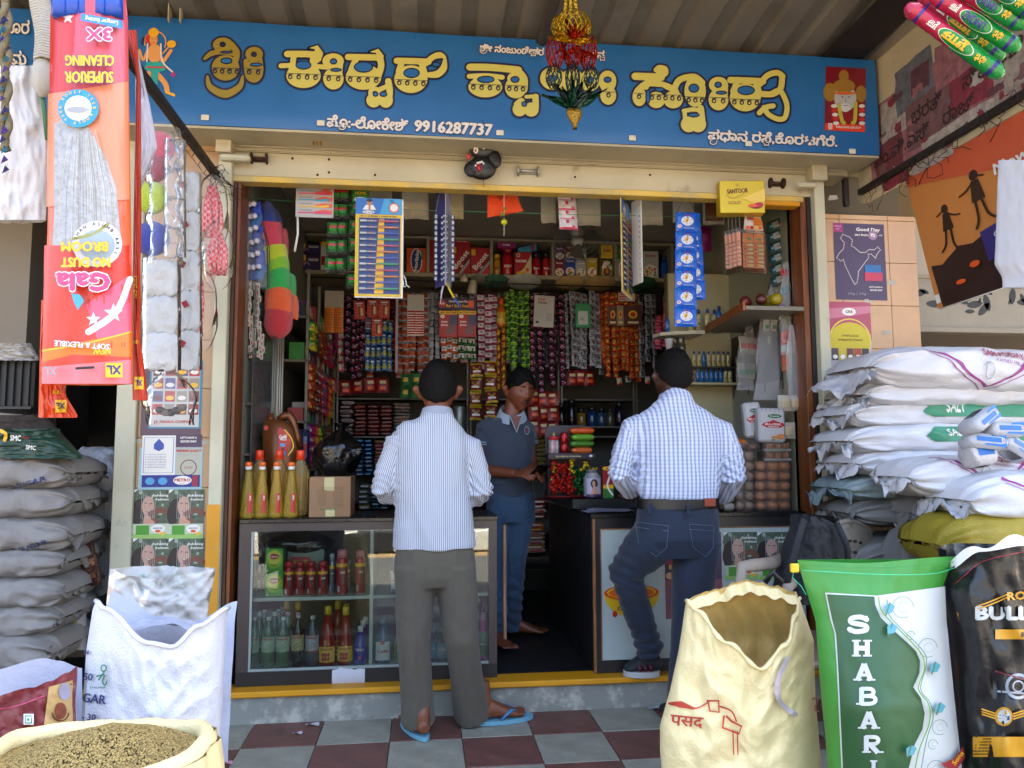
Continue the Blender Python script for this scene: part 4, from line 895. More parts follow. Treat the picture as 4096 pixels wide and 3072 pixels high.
stack(2120,2188,1740,1900,1.95,1,18,[(MO,BK),(mat('7a6a10',.3,0,.5,60),BR)],'dark yellow packet behind the shopkeeper','dark yellow packets',dep=.14)
stack(2110,2190,2000,2075,1.55,1,19,[(mat('8a2a20',.35,0,.3,40),WH),(mat('b0a898',.4,0,.3,40),RED)],'red and white packet low behind the shopkeeper','packets low behind the shopkeeper');stack(2005,2185,2100,2215,1.5,2,17,[(mat('b8763a',.35,0,.4,60),WH),(mat('a8a098',.35,0,.4,60),RED),(mat('b0541c',.35,0,.4,60),YE)],'orange and white noodle packet stacked low in the gangway','noodle packets low in the gangway',dep=.14)
x0,x1,z0,z1=pxr(1990,2215,2190,2232,1.5);tag(B().rbox(x0-.1,x1,1.45,1.75,z0-.01,z0+.012,mat('2a2420',.6),.002).build('low_shelf'),'low dark shelf carrying the noodle packets behind the shopkeeper','shelf')
zj=at(2350,1706,2.0).z
tag(B().rbox(1.6,2.3,1.93,2.0,zj-.012,zj,mat('57544c',.5),.002).build('shelf_board'),'dull shelf edge carrying dark jars behind the counter display','shelf')
for k,(px,w,h,c,lab)in enumerate(((2246,22,90,'1a1416','tall black jar at the left'),(2288,18,108,'141214','slim dark jar second from the left'),(2328,18,70,'7a5a1c','jar of yellow powder'),(2370,21,78,'123058','blue labelled jar left of two'),(2408,19,72,'26405a','blue grey labelled jar right of two'),(2443,16,70,'4a4434','olive jar at the end'),(2480,20,96,'1c1428','large dark violet jar near the checked shirt'))):
 p=at(px,1706,1.96);r_=w*mpp(1.96);hh=h*mpp(1.96)
 lathe_thing('jar',lab+' on the rear shelf','jar',(p.x,1.97,zj),[('body',mat(c,.12,0,0,60,.3,30,name='jar_glass'),[(r_*.9,0),(r_,hh*.05),(r_,hh*.7),(r_*.7,hh*.8)]),('lid',mat('141414',.3),[(r_*.8,hh*.8),(r_*.8,hh),(r_*.6,hh*1.02)])],'jars on the rear shelf')
p=at(1840,1620,1.9);lathe_thing('steel_canister','dull steel canister behind the ear of the striped-shirt man','canister',(p.x,1.95,at(1840,1720,1.9).z),[('body',mat('8a9088',.35,.7,.4,60,name='dull_steel'),[(.05,0),(.055,.01),(.055,.17),(.05,.18)])])
lc=T('glass_cabinet','glass sliding cabinet with an aluminium rail on the left side wall','cabinet',(-.1,.5,.9))
AL=mat('a9a7a0',.3,.85,.1,30,name='aluminium')
X0=-.1;yE=.82
B().box(X0-.002,X0+.002,.2,yE,.95,2.05,film((.85,.92,.88),.14,'cabinet_glass',.03,0)).build('glass_pane',lc,True)
for k,dx in enumerate((0,.012,.024,.036)):B().rbox(X0-.012+dx,X0-.003+dx,yE,yE+.02+.004*(k%2),.95,2.05,AL,.001).build('rail',lc,True)
B().rbox(X0-.02,X0+.02,.2,yE,.93,.95,AL,.001).build('rail',lc,True);
for z in(1.2,1.45,1.7):B().box(-.135,X0-.004,.2,yE,z,z+.012,mat('4a463c',.6)).build('shelf_board',lc,True)
ls=T('side_shelves','open shelves along the left side wall packed with hanging strips','shelf',(-.02,1.5,1.1))
XS=.07
for z in(2.02,1.76,1.40,1.12):B().rbox(-.134,XS,.86,2.28,z-.015,z,mat('5f5848',.6,0,.1,20,name='shelf_board'),.002).build('shelf_board',ls,True)
for y in(.86,1.32,1.8,2.26):B().rbox(-.134 if y>2 else XS-.02,XS-.003,y,y+.015,.9,2.3,mat('6a6454',.6),.002).build('side_panel',ls,True)
r=random.Random(4)
stripm=[sachet(.05,.055,.01,P6('0000','0110','0210','1111'),[mat(c,.3,.2,.5,60),mat(c2,.35),mat(c3,.4)])for c,c2,c3 in(('9a1a14','c96a1c','c9a21c'),('8a3a10','6a1c10','a88a2a'),('15607a','9a1a24','b0aca0'),('1f6a24','a8a42a','9a1a14'),('a8480e','2a1a1a','b0aca0'),('4a1a5a','9a1c4a','b0aca0'),('4a4434','2a2a20','6a6a5a'),('a01448','7a0a24','b0aca0'))]
k_=0
for(z,rows)in((1.97,3),(1.72,5),(1.36,4)):
 for i in range(17):
  y=.9+i*.078
  if abs((y-.86)%.47)<.03:y+=.03
  me=stripm[(i//2*3+int(z*10))%8]
  t=T('sachet_strip','%s strip along the left wall, at the %s shelf'%(ORD[min(15,i)]if i<16 else 'farthest',{1.97:'upper',1.72:'middle',1.36:'lower'}[z]),'sachet strip',(XS+.012,y,z+.02),rad(60)+r.uniform(-.2,.2),'strips along the left wall')
  for q in range(rows):o=NEWO('sachet',me);LINK(o);o.parent=t;o.location=(r.uniform(-.003,.003),0,-q*.055);o.rotation_euler=(r.uniform(-.1,.1),0,r.uniform(-.3,.3))
for(z,n)in((1.12,9),(1.40,8),(1.76,8),(2.02,6)):
 for i in range(n):
  y=.93+i*.15;c=['8a1a1c','1c5a8a','b0761c','24701f','6a1c6a','a8a298','1c1c2a'][(i*5+int(z*10))%7];hh=r.uniform(.07,.15)
  t=T('carton','%s box from the front, standing on the %s board of the left wall shelves'%(ORD[i],{1.12:'lowest',1.4:'second',1.76:'third',2.02:'top'}[z]),'box',(0,y,z+.0005),0,'boxes on the left wall shelves')
  b=B();b.rbox(-.05,.04,-.04,.04,0,hh,mat(c,.4),.002);b.build('box',t)
  a=Art(.0003);a.rect(.01,hh*.3,.07,hh*.75,[YE,WH,RED,NV][i%4]);a.build('print',t,M=plane((.0408,-.04,0),(0,1,0),(0,0,1)))
def deterg(px0,y0,px1,y1,Y,c,lab,txt):
 x0,x1,z0,z1=pxr(px0,y0,px1,y1,Y);w=x1-x0;h=z1-z0;t=T('detergent_bag',lab,'bag',((x0+x1)/2,Y,z0),rad(25))
 me=sachet(w,h,.04,P6('0000','0110','0110','0220','0000'),[mat(c,.3,0,.3,40),mat('4a3a7a',.3),mat('3a6a1c',.3)]);o=NEWO('bag',me);LINK(o);o.parent=t;o.location=(0,0,h)
 a=Art(.0003);a.text(txt,w/2,h*.45,h*.25,WH,.001,width=w*.5);a.build('print',t,M=FP(w,h,-.041))
deterg(1165,1200,1212,1300,1.5,'8d8f95','white detergent bag high on the left side shelf','X');deterg(1205,1232,1256,1325,1.6,'2a1c5a','purple detergent bag with green corners high on the left side shelf','Surf')
lathe_thing('oil_bottle','oil bottle with a white cap at the end of the left side shelves','bottle',(.03,2.0,1.415),[('body',mat('9a7a10',.15,0,0,60,.2,20,name='oil'),[(.035,0),(.038,.02),(.036,.13),(.015,.17)]),('cap',WH,[(.02,.17),(.02,.2)])])
x0,x1,z0,z1=pxr(1197,1718,1238,1860,.62);t=T('snack_bag','dark blue glossy snack bag standing behind the oil bottles','bag',((x0+x1)/2,.62,z0),rad(15));me=sachet(x1-x0,z1-z0,.03,P6('000','010','020','010','000'),[foil('15153a',.3,.25),foil('7a7a8a',.5,.3),RED]);o=NEWO('bag',me);LINK(o);o.parent=t;o.location=(0,0,z1-z0)
CBY=.95
cb=T('corner_cabinet','cream corner cabinet with bottles on the right, above the checked-shirt man','cabinet',(2.4,CBY,1.9))
CCM=mat('a39b78',.6,0,.1,15,.1,3,name='cream_cabinet')
xa=at(2735,1450,CBY).x
B().box(xa-.09,2.69,CBY,CBY+.02,1.05,2.35,CCM).build('back_panel',cb,True)
B().rbox(xa-.1,xa-.09,CBY-.0,CBY+.05,1.05,2.35,mat('5f5640',.6),.002).build('side_panel',cb,True)
zt1=at(2700,1330,.8).z;zt2=at(2850,1468,.85).z;zt3=at(2850,1530,.8).z
b=B();n=14;x0_=at(2640,1330,.75).x
pts=[(x0_+.06*cos(rad(90+90*i/n)),.80+.13*sin(rad(180+90*i/n)),zt1-.02)for i in range(n+1)]
pts=[(x0_+.12,CBY,zt1-.02),(x0_+.03,CBY-.01,zt1-.02),(x0_,CBY-.05,zt1-.02),(x0_+.02,CBY-.14,zt1-.02),(x0_+.1,CBY-.2,zt1-.02),(x0_+.22,CBY-.24,zt1-.02),(2.43,CBY-.24,zt1-.02),(2.43,CBY,zt1-.02)][::-1]
b.prism(pts,(0,0,.02),mat('a8a490',.5));b.build('rounded_shelf',cb,True)
B().rbox(xa-.02,2.685,CBY-.14,CBY,zt2-.008,zt2,mat('3a3a30',.5),.002).build('shelf_board',cb,True);B().rbox(xa-.1,2.685,CBY-.16,CBY,zt3-.014,zt3,CCM,.002).build('shelf_board',cb,True)
def talc(px,zb_,h,col,capc,lab,Y=.86,group='bottles on the cabinet',wv=12):
 p=at(px,1400,Y);r_=wv*mpp(Y);hh=h
 t=lathe_thing('bottle',lab,'bottle',(p.x,Y,zb_),[('body',mat(col,.25,name='bottle_plastic'),[(r_,0),(r_,hh*.68),(r_*.8,hh*.76),(r_*.45,hh*.82)]),('cap',mat(capc,.3),[(r_*.55,hh*.82),(r_*.58,hh*.97),(r_*.4,hh)])],group,sy=.7)
 a=Art(.0002);
 if col!='1a5a9a':a.ell(0,hh*.55,r_*.7,hh*.06,NV,12);a.ell(0,hh*.33,r_*.5,hh*.12,mat('4a5a3a',.4),12);a.rect(-r_*.9,hh*.02,r_*.9,hh*.12,LB)
 else:a.text('20',0,hh*.4,r_*.9,WH)
 a.build('wrap_label',t,fn=wrapA(r_,0,.7));return t
TB='b3a878'
for i,(px,c)in enumerate(((2768,TB),(2797,TB),(2834,TB),(2862,TB),(2880,'1a5a9a'))):talc(px,zt1+.0005,.15 if i<4 else.17,c,'123a7a',['first','second','third','fourth','fifth'][i]+(' cream hair oil' if c==TB else ' blue')+' bottle from the left on the rounded shelf',Y=.8+.02*(i%2),wv=13)
talc(2672,zt1+.0005,.1,'1a5a9a','123a7a','small blue bottle at the left tip of the rounded shelf',Y=.82,wv=9)
for i in range(8):c='1a5a9a' if i==2 else TB;px=2776+i*19.5;talc(px,zt2+.0005,.1,c,'123a7a','%s %s bottle from the left in the upper row of the corner cabinet'%(ORD[i],'blue' if i==2 else 'cream'),Y=.87,wv=8)
for i in range(8):c='1a5a9a' if i<6 else TB;px=2788+i*18.5;talc(px,zt3+.0005,.095,c,'123a7a','%s %s bottle from the left in the lower row of the corner cabinet'%(ORD[i],'blue' if i<6 else 'cream'),Y=.86,wv=8)
pA_,pB_=atX(2828,1322,2.43),atX(3066,1190,2.38)
ws=T('wood_edge_shelf','grey shelf with a brown wooden edge running along the right side wall','shelf',(2.55,.3,1.95))
zw=1.93
b=B();b.prism([(2.44,.73,zw),(2.36,-.0,zw),(2.372,-.0,zw),(2.452,.73,zw)],(0,0,.045),woodm('8a4a20'));b.build('wooden_edge',ws,True)
B().prism([(2.454,.73,zw+.004),(2.374,.0,zw+.004),(2.688,.0,zw+.004),(2.688,.73,zw+.004)],(0,0,.02),mat('6f6a5e',.6)).build('board',ws,True)
x_=2.6895;a=Art(.0004);a.rect(-.93,1.55,-.25,1.93,mat('2a211e',.6));r=random.Random(8)
for(u,v,c)in((-.86,1.78,'8a9a6a'),(-.76,1.82,'9a5a70'),(-.66,1.85,'a0a08a'),(-.56,1.88,'9a5a70'),(-.4,1.84,'8a9a6a')):a.ell(u,v,.018,.024,mat(c,.6));a.stroke([(u,v-.024),(u+.005,v-.06)],.002,mat('8a8a7a',.6))
for k in range(3):a.rect(-.9+k*.22,1.2,-.7+k*.22,1.6,mat('77756e',.6))
tag(a.build('wallpaper',None,fn=lambda u,v,h:Vc((x_-.001-h,-u,v))),'dark wallpaper band with pale balloons on the right side wall','wallpaper')
m_pk=sachet(.05,.03,.008,P6('0000','0110','1111'),[mat('9a2a3a',.35,.1,.4,60),mat('b8506a',.4)]);curtain(2622,2656,1260,1420,1,14,m_pk,('pink','small box strip left of the corner cabinet'),'pink strips',Y=1.5);curtain(2660,2712,1210,1400,2,14,m_pk,('pink and red','small box strip beside the corner cabinet'),'pink strips',Y=1.3)
m_bk=sachet(.05,.06,.01,P6('000','010','000'),[foil('3a342c',.4,.3),foil('8a8474',.5,.3)]);curtain(2680,2740,1345,1420,2,34,m_bk,('dark','sachet strip left of the cream cabinet'),'dark strips',Y=.75)
p=at(2680,1360,.72);lathe_thing('plastic_cup','white plastic cup stack hanging above the head of the checked-shirt man','plastic cup',(p.x,.74,at(2680,1405,.72).z),[('cup',mat('a9abb0',.3),[(.016,0),(.026,.075),(.027,.078)])])
t=T('purple_cloth_bag','magenta bag hanging behind the blue sachets','bag',at(2815,935,1.0));x0,x1,z0,z1=pxr(2790,900,2850,1000,1.0);o=NEWO('bag',sachet(x1-x0,z1-z0,.02,P6('000','010','000'),[mat('7a1250',.4),mat('a04080',.4)]));LINK(o);o.parent=t;o.location=(0,0,.05)
t=T('toy_bag','clear bag of yellow and dark red plastic toys on the wood edged shelf','bag',(2.47,.12,zw+.05));r=random.Random(2)
for k in range(6):
 b=B();b.ball((0,0,0),r.uniform(.026,.034),mat(['8a7a10','7a6a10','5a1410','4a1a12','7a401c'][k%5],.4),10,7);o=b.build('plastic_toy',t);o.location=(r.uniform(-.09,.12),r.uniform(-.05,.1),.028)
#goods hanging in the mouth of the shop
CLR=film((1,1,1),.07)
line=B().tube([(-.15,.12,2.47),(.7,.13,2.44),(1.6,.13,2.445),(2.68,.12,2.46)],.0016,mat('2f7a4a',.5),5);tag(line.build('green_twine'),'green twine strung across the top of the shop opening','twine')
sc_=T('scrubber_bundle','bundle of rainbow coloured mesh scrubbers hanging at the left of the opening','scrubber bundle',at(1075,760,.3))
cols=[('123fb0',810,895,1070,74),('e83a5a',893,985,1086,92),('d2dc10',985,1040,1102,98),('8fd016',1036,1085,1106,98),('14b04a',1078,1160,1110,100),('ee5a0c',1160,1242,1115,108),('c01428',1242,1340,1109,108)]
def scrub(col):return mat(col,.7,0,1.0,260,.12,120,sheen=.4,name='nylon_mesh')
for k,(c,y0,y1,pxc,wd)in enumerate(cols):
 p0=at(pxc,y0-6,.3);p1=at(pxc,y1+8,.3);h=p0.z-p1.z;R0=wd/2*mpp(.3);b=B();lean=(at(cols[max(0,k-1)][3],y0,.3).x-p0.x)*.6
 def f(u,v,R0=R0,h=h,k=k,lean=lean,p0=p0,p1=p1):
  a=2*pi*u;e=1-.10*abs(2*v-1)**4
  if k==0:e*=(1-(1-v)**3*.75)
  if k==6:e*=(1-max(0,v-.55)**2*2.6)
  rr_=R0*e*(1+.03*nz((cos(a)*2,sin(a)*2,v*4+k*3),1.5))*(1+.012*sin(v*26+2*sin(a)))
  return Vc((p0.x+lean*(1-v)+rr_*cos(a),.3+R0*.3+rr_*.8*sin(a),lp(p0.z,p1.z,v)+.006*sin(a*2+k)))
 b.grid(f,40,14,scrub(c),True,True)
 b.add([f(i/20,1)for i in range(20)],[tuple(range(20))],scrub(c),True);b.add([f(i/20,0)for i in range(20)],[tuple(range(20))[::-1]],scrub(c),True)
 b.build('scrubber',sc_,True)
 if k in(0,1,4,5):
  b=B();b.grid(lambda u,v:f(u,v)+Vc((.022,.05,-.02)),24,6,scrub(c),True,True);b.build('rear_scrubber',sc_,True)
B().grid(lambda u,v:(lambda a,r_:Vc((at(lp(1018,1075,v),0,.3).x+r_*cos(a),.33+r_*sin(a),lp(2.47,at(0,830,.3).z-.02,v))))(2*pi*u,.006+.05*v**2+.004*sin(u*40)),22,8,CLR,True,True).build('clear_wrapper',sc_,True)
t=T('blister_bunch','bunch of blue packs with round white caps hanging at the left jamb','blister bunch',at(1010,760,.18));r=random.Random(3)
for k in range(6):
 for c in range(3):
  px=980+c*19+k*3.2+r.uniform(-2,2);py=822+k*50-c*3+r.uniform(-3,3);p=at(px,py,.2-c*.015)
  b=B();b.lathe([(.003,0),(.0135,.002),(.014,.012),(.011,.017),(.002,.018)],mat('c9c5d0',.3),14,Matrix.Translation(p)@Matrix.Rotation(rad(90),4,'X'));b.build('white_cap',t,True)
  b=B();b.rbox(-.02,.024,.0,.012,-.06,.02,mat(['152a8a','1c1c5a','1a3aa0','2a5a9a'][(k+c)%4],.3,0,.3,60),.004,Matrix.Translation(p+Vc((.008,.012,0)))@Matrix.Rotation(r.uniform(-.3,.3),4,'Y'));b.build('blue_pack',t,True)
B().grid(lambda u,v:(lambda a,r_:Vc((at(lp(1015,1030,v),900,.2).x+r_*cos(a),.2+.4*r_*sin(a),lp(2.46,at(0,1130,.2).z,v))))(2*pi*u,.01+.055*min(1,v*2.2)+.006*sin(u*50)),30,10,CLR,True,True).build('clear_wrapper',t,True)
for s in range(2):
 t=T('matchbox_garland',['outer','inner'][s]+' garland of small white boxes hanging below the blue packs','garland',at(985+s*40,1085,.2))
 for k in range(14-s):
  for c in range(2):
   px=976+c*13+s*33+k*2.0+6*sin(k*.8)+(k%2)*5;py=1088+s*22+k*25.5+c*8;p=at(px,py,.22+s*.03)
   if py>1425:continue
   b=B();b.rbox(-.008,.008,0,.02,-.016,.016,mat('b3b0a3',.4),.002,Matrix.Translation(p));b.rbox(.008,.011,.001,.019,-.017,.015,mat('24482a',.4),.001,Matrix.Translation(p));b.box(-.003,.003,-.0008,-.0002,-.01,.006,RED,Matrix.Translation(p));b.build('small_box',t,True)
def pepso(a,w,h):
 a.text('Pepsodent',w*.3,h*.88,h*.09,NV,.001,width=w*.38);a.ell(w*.8,h*.88,w*.2,h*.12,ORG);a.text('KIDDY',w*.8,h*.88,h*.07,YE,.001)
 for k,m in enumerate((PK,LB,YE,PK)):
  v=h*(.66-k*.18);a.poly([(w*.55,v-h*.02),(w*.95,v-h*.03),(w*.97,v+h*.08),(w*.75,v+h*.1),(w*.5,v+h*.05)],ORG);a.stroke([(w*.08,v,.006),(w*.4,v+h*.01,.006),(w*.62,v,.01),(w*.85,v+h*.02,.014)],.01,m);a.text('Pepsodent',w*.28,v+h*.08,h*.05,NV,0,width=w*.34)
t=card(1183,727,1335,870,.12,'a9a8a6','white children toothbrush card hanging left of the green snack strips',pepso);
b=B();p=at(1190,800,.12);b.tube([(p.x,.13,at(0,800,.13).z),(p.x+.004,.13,at(0,900,.13).z),(at(1180,975,.13).x,.13,at(0,975,.13).z)],.006,WH,6);b.build('display_strip',t,True)
m_h=[sachet(.062,.085,.016,P6('33333','01110','04440','01110','00000','33333'),[foil('17561e',.35,.22),foil('2a7a1c',.3,.3),YE,foil('3a3a34',.7,.2),RED])]
def strips(px,y0,y1,ph,n,me,lab,Y,group,name='snack_strip',step=20,cat='snack strip'):
 r=random.Random(px)
 for i in range(n):
  p=at(px+i*step,y0,Y+i*.01);t=T(name,lab[i],cat,(p.x,Y+i*.01,p.z),r.uniform(-.15,.15),group);h=ph*mpp(Y)
  for k in range(int((y1-y0)/ph+.5)):
   o=NEWO('packet',me[k%len(me)]);LINK(o);o.parent=t;o.location=(-.0035*k,0,-k*h);o.rotation_euler=(0,0,r.uniform(-.25,.25))
strips(1342,740,1130,73,2,m_h,['green snack packet strip, left of the pair near the brush card','green snack packet strip, right of the pair near the brush card'],.16,'green snack strips',step=34)
strips(1430,732,1140,73,1,m_h,['green snack packet strip partly behind the large brush card'],.18,'green snack strips')
t=card(1410,735,1476,810,.15,'1f6a1c','green and red packet with a yellow word at the top of the snack strips',lambda a,w,h:(a.rect(0,h*.7,w,h,RED),a.text('HOME',w*.5,h*.5,h*.2,YE,.001),a.ell(w*.5,h*.15,w*.4,h*.15,WH),a.ell(w*.12,h*.85,w*.1,h*.1,YE)),name='snack_packet',cat='packet',th=.014)
def oralcard(px0,y0,px1,y1,Y,lab,rz=0):
 x0,x1,z0,z1=pxr(px0,y0,px1,y1,Y);w=x1-x0;h=z1-z0
 t=T('toothbrush_card',lab,'display card',((x0+x1)/2 if not rz else x0,Y,z0),rz);ox=0 if not rz else w/2
 B().rbox(-w/2+.001,w/2+.008,.004,.006,-.006,h-.004,WH,.001).build('card',t);B().rbox(-w/2,w/2,0,.003,0,h,mat('c9a90c',.4),.001).build('card',t)
 a=Art(.0003);a.rect(w*.08,h*.025,w*.97,h*.8,NV);a.rect(0,h*.835,w,h,mat('1f5fa8',.35));a.poly([(w*.52,h*.84),(w,h*.84),(w,h),(w*.62,h)],LB)
 a.poly([(w*.42,h*.03),(w*.62,h*.03),(w*.62,h*.79),(w*.52,h*.79),(w*.5,h*.75)],YE)
 a.text('10 + 2 FREE | MRP ₹18/-',w*.5,h*.815,h*.02,BR,.0006,width=w*.8)
 a.poly([(w*.15,h*.88),(w*.22,h*.93),(w*.38,h*.93),(w*.44,h*.88)],WH);a.ell(w*.3,h*.955,w*.06,h*.033,mat('a87050',.5));a.ell(w*.3,h*.978,w*.065,h*.018,BK);a.rect(w*.28,h*.88,w*.32,h*.925,mat('a87050',.5))
 a.ell(w*.28,h*.855,w*.13,h*.016,WH);a.text('Oral-B',w*.28,h*.855,h*.018,NV,.0006,width=w*.2);a.text('SHINY',w*.78,h*.983,h*.014,NV,.0004);a.text('CLEAN',w*.78,h*.963,h*.014,NV,.0004);a.ring(w*.83,h*.905,w*.09,w*.11,ORG);a.ell(w*.83,h*.905,w*.085,w*.085,WH)
 a.build('front_print',t,M=FP(w,h))
 hc=['c8305a','d97a14','2a4ac0','1a9a5a']
 for k in range(12):
  v=h*(.765-k*.0625);m=mat(hc[k%4],.3);b=B()
  b.tube([(-w*.05,-.004,v),(w*.08,-.006,v+.001),(w*.2,-.007,v-.001),(w*.43,-.005,v)],[.0025,.0035,.0045,.0035],m,8,sx=.7);b.build('brush_handle',t)
  b=B();b.rbox(-w*.4,-w*.26,-.008,-.002,v-.005,v+.005,mat('b9bcc4',.3),.003);b.tube([(-w*.27,-.004,v),(-w*.05,-.004,v)],.0018,WH,6);b.build('brush_head',t)
  b=B();b.rbox(-w*.2,-w*.14,-.0025,-.0008,v-.003,v+.007,RED,.001);b.build('red_tag',t)
  b=B();b.rbox(-w*.43,w*.46,-.0105,-.0006,v-.0085,v+.0085,film((1,1,1),.03,'blister',.06,.2,20),.003);b.build('blister',t)
 return t
tt=oralcard(1420,794,1606,1186,.02,'large blue and yellow toothbrush card with twelve brushes facing the street')
b=B();p0=at(1612,800,.03);b.rbox(p0.x-.004,p0.x+.004,.03,.032,at(0,1100,.03).z,at(0,800,.03).z,WH,.001);p1=at(1622,1100,.03);b.tube([(p1.x-.01,.03,p1.z),(p1.x,.03,p1.z-.02),(p1.x+.005,.03,p1.z-.05),(p1.x+.02,.03,p1.z-.062)],.0028,WH,6);b.tube([(p1.x-.012,.03,p1.z-.02),(p1.x-.008,.03,p1.z-.06),(p1.x+.002,.03,p1.z-.058)],.0028,WH,6);b.build('hook_strip',tt,True)
t2=oralcard(2470,815,2640,1180,.1,'toothbrush card hanging nearly edge-on left of the blue sachets',rad(62));t2.location.x=at(2506,900,.1).x
t=T('white_strip_card','white backed card hanging edge-on right beside the second brush card','display card',at(2545,800,.12));b=B();p=at(2540,800,.12);b.rbox(-.002,.002,-.05,.05,-.45,0,WH,.001,Matrix.Rotation(.25,4,'Z'));b.build('card',t)
for k in range(14):c=B();c.ball((.008,-.03,-.04-k*.028),.007,mat('a8a8ac',.25),8,6);c.build('blister',t)
t=T('ball_blister_strips','edge-on blister cards of shiny grey balls hanging in the middle of the opening','blister cards',at(1778,745,.1));p=t.location
for s,(dx,rz_)in enumerate(((-.02,.5),(0,.1),(.02,-.35))):
 b=B();b.rbox(-.001,.001,-.05,.05,-.52,-.02,mat(['3a3a6a','a8a4a8','8a8aa0'][s],.4),.0005,Matrix.Translation((dx,0,0))@Matrix.Rotation(rz_,4,'Z'));b.build('card',t)
 for k in range(12):
  for q in(-1,0,1):
   if q==0 and s!=1:continue
   b=B();x=dx+(-.022 if s==0 else.022 if s==2 else.01*q);y=-.03+.012*abs(q);b.ball((x,y,-.165-k*.029+.004*q),.0105,mat(['8d93a0','9aa0aa','848aa0'][k%3],.15,.6),10,6);b.build('ball',t)
b=B();b.tube([(0,0,.01),(-.03,0,-.06),(-.045,0,-.16)],.001,WHF,4);b.tube([(0,0,.01),(.02,0,-.06),(.035,0,-.16)],.001,WHF,4);b.build('hanging_thread',t)
b=B();b.tube([(.01,-.02,-.50),(.03,-.02,-.545),(.05,-.02,-.58)],[.004,.006,.006],mat('b8a01c',.4),6);b.build('yellow_ribbon',t);b=B();b.tube([(.05,-.02,-.58),(.068,-.02,-.605),(.078,-.02,-.63)],[.006,.006,.002],mat('2a4a8a',.4),6);b.build('blue_ribbon',t);b=B();b.tube([(0,-.02,-.5),(-.012,-.02,-.55),(-.018,-.02,-.61)],[.006,.005,.002],mat('a8a4b0',.4),6);b.build('white_ribbon',t)
def cloth(px0,y0,px1,y1,Y,col,lab,layers=2,rz=0):
 x0,x1,z0,z1=pxr(px0,y0,px1,y1,Y);w=x1-x0;h=z1-z0;t=T('paper_bag_bundle',lab,'paper bags',((x0+x1)/2,Y,z1),rz,'folded paper bags under the lintel')
 m=mat(col,.85,0,.3,40,.12,8,name='bag_paper')
 for k in range(layers):
  b=B();b.grid(lambda u,v:Vc((lp(-w/2,w/2,u)+k*.006,k*.012+.006*sin(u*5+k)*v,-h*v*(1+.03*k)+.004*sin(u*9+k*2)*v)),8,6,m)
  b.v+=[];b.grid(lambda u,v:Vc((lp(-w/2,w/2,u)+k*.006,k*.012+.007+.006*sin(u*5+k)*v,-h*v*(1+.03*k))),8,6,m);b.build('folded_bag',t)
Z1=752
cloth(1478,738,1562,792,.3,'a39a86','folded paper bags above the large brush card');cloth(1608,742,1706,862,.3,'a8a08e','wide folded paper bags left of the ball blisters',3);cloth(1782,745,1850,868,.32,'b3a27c','tan folded paper bags right of the ball blisters');cloth(2164,760,2220,884,.3,'9c9684','folded paper bags left of the white soap strip');cloth(2310,766,2398,888,.3,'a39e90','folded paper bags right of the white soap strip',3);cloth(2566,775,2648,886,.3,'a39e92','folded paper bags right of the edge-on brush card',3);cloth(2692,780,2776,884,.34,'a09c90','folded paper bags above the blue sachet strip')
cloth(2812,785,2896,890,.3,'9a948a','pale wrapped bag bundle left of the gold soap box',2);card(2826,790,2892,880,.28,'6a3a20','brown packet inside the pale bundle left of the gold soap box',None,name='brown_packet',cat='packet',th=.02,hook=False)
x0,x1,z0,z1=pxr(1950,755,2092,872,.12);t=T('orange_cloth_bag','orange cloth bag hanging in the middle under the lintel','cloth bag',((x0+x1)/2,.12,z1));w=x1-x0;h=z1-z0
b=B();fo=lambda u,v,s=1:Vc((lp(-w*.5,w*.5*(1-.42*(1-v)),u),s*(.012*sin(pi*u)*v+.004*sin(u*11+v*3)),-h*v*(1-.26*u*v)))
b.grid(lambda u,v:fo(u,v,-1),14,10,mat('c83e08',.8,0,.3,120,.08,8,name='orange_cloth'));b.grid(lambda u,v:fo(u,v,1)+Vc((0,.003,0)),14,10,mat('c83e08',.8,0,.3,120,.08,8,name='orange_cloth'));b.build('bag',t)
a=Art(.001);a.ring(-w*.15,-h*.15,.02,.023,BR,20,sv=1.2);a.poly([(-w*.25,-h*.3),(-w*.05,-h*.3),(-w*.15,-h*.48)],mat('8a2a0a',.7));a.build('print',t,fn=lambda u,v,h_:Vc((u,-.016-h_,v)))
t=T('lime_charm','string of chillies and a lime hanging before the orange cloth bag','charm',at(2016,752,.02));q=t.location
zz=lambda y:at(2016,y,.02).z-q.z
B().tube([(0,0,0),(0,0,zz(945))],.0012,WH,5).build('thread',t);B().ball((0,0,zz(889)),.0165,mat('a9ae10',.4,0,.2,60),16,10,(1,1,.95)).build('lime',t)
r=random.Random(1)
for k in range(7):
 zc=zz(830+k*6);a_=r.uniform(0,6.28);b=B();b.tube([(0,0,zc),(.012*cos(a_),.01*sin(a_),zc+.004),(.022*cos(a_),.018*sin(a_),zc-.008)],[.004,.0035,.001],mat(['3a6a14','4a7a1c','9a8a10'][k%3],.4),7);b.build('chilli',t)
t=T('green_twine_curl','loose curl of green twine hanging left of the orange bag','twine',at(1880,770,.3));B().tube([(0,0,0),(-.01,0,-.03),(-.012,0,-.09),(0,0,-.13)],.0012,mat('2f8a4a',.5),5).build('twine',t);
m_fl=sachet(.098,.06,.012,P6('222222','021000','021020','000000','002210','111111'),[mat('b0a8aa',.35,0,.3,60),mat('a8244a',.4),mat('b9b4b4',.4)])
t=T('soap_sachet_strip','strip of white and pink cream sachets under the lintel','sachet strip',at(2268,762,.14))
for k in range(4):o=NEWO('sachet',m_fl);LINK(o);o.parent=t;o.location=(.002*k,0,-k*.05);o.rotation_euler=(.05*(-1)**k,0,.1)
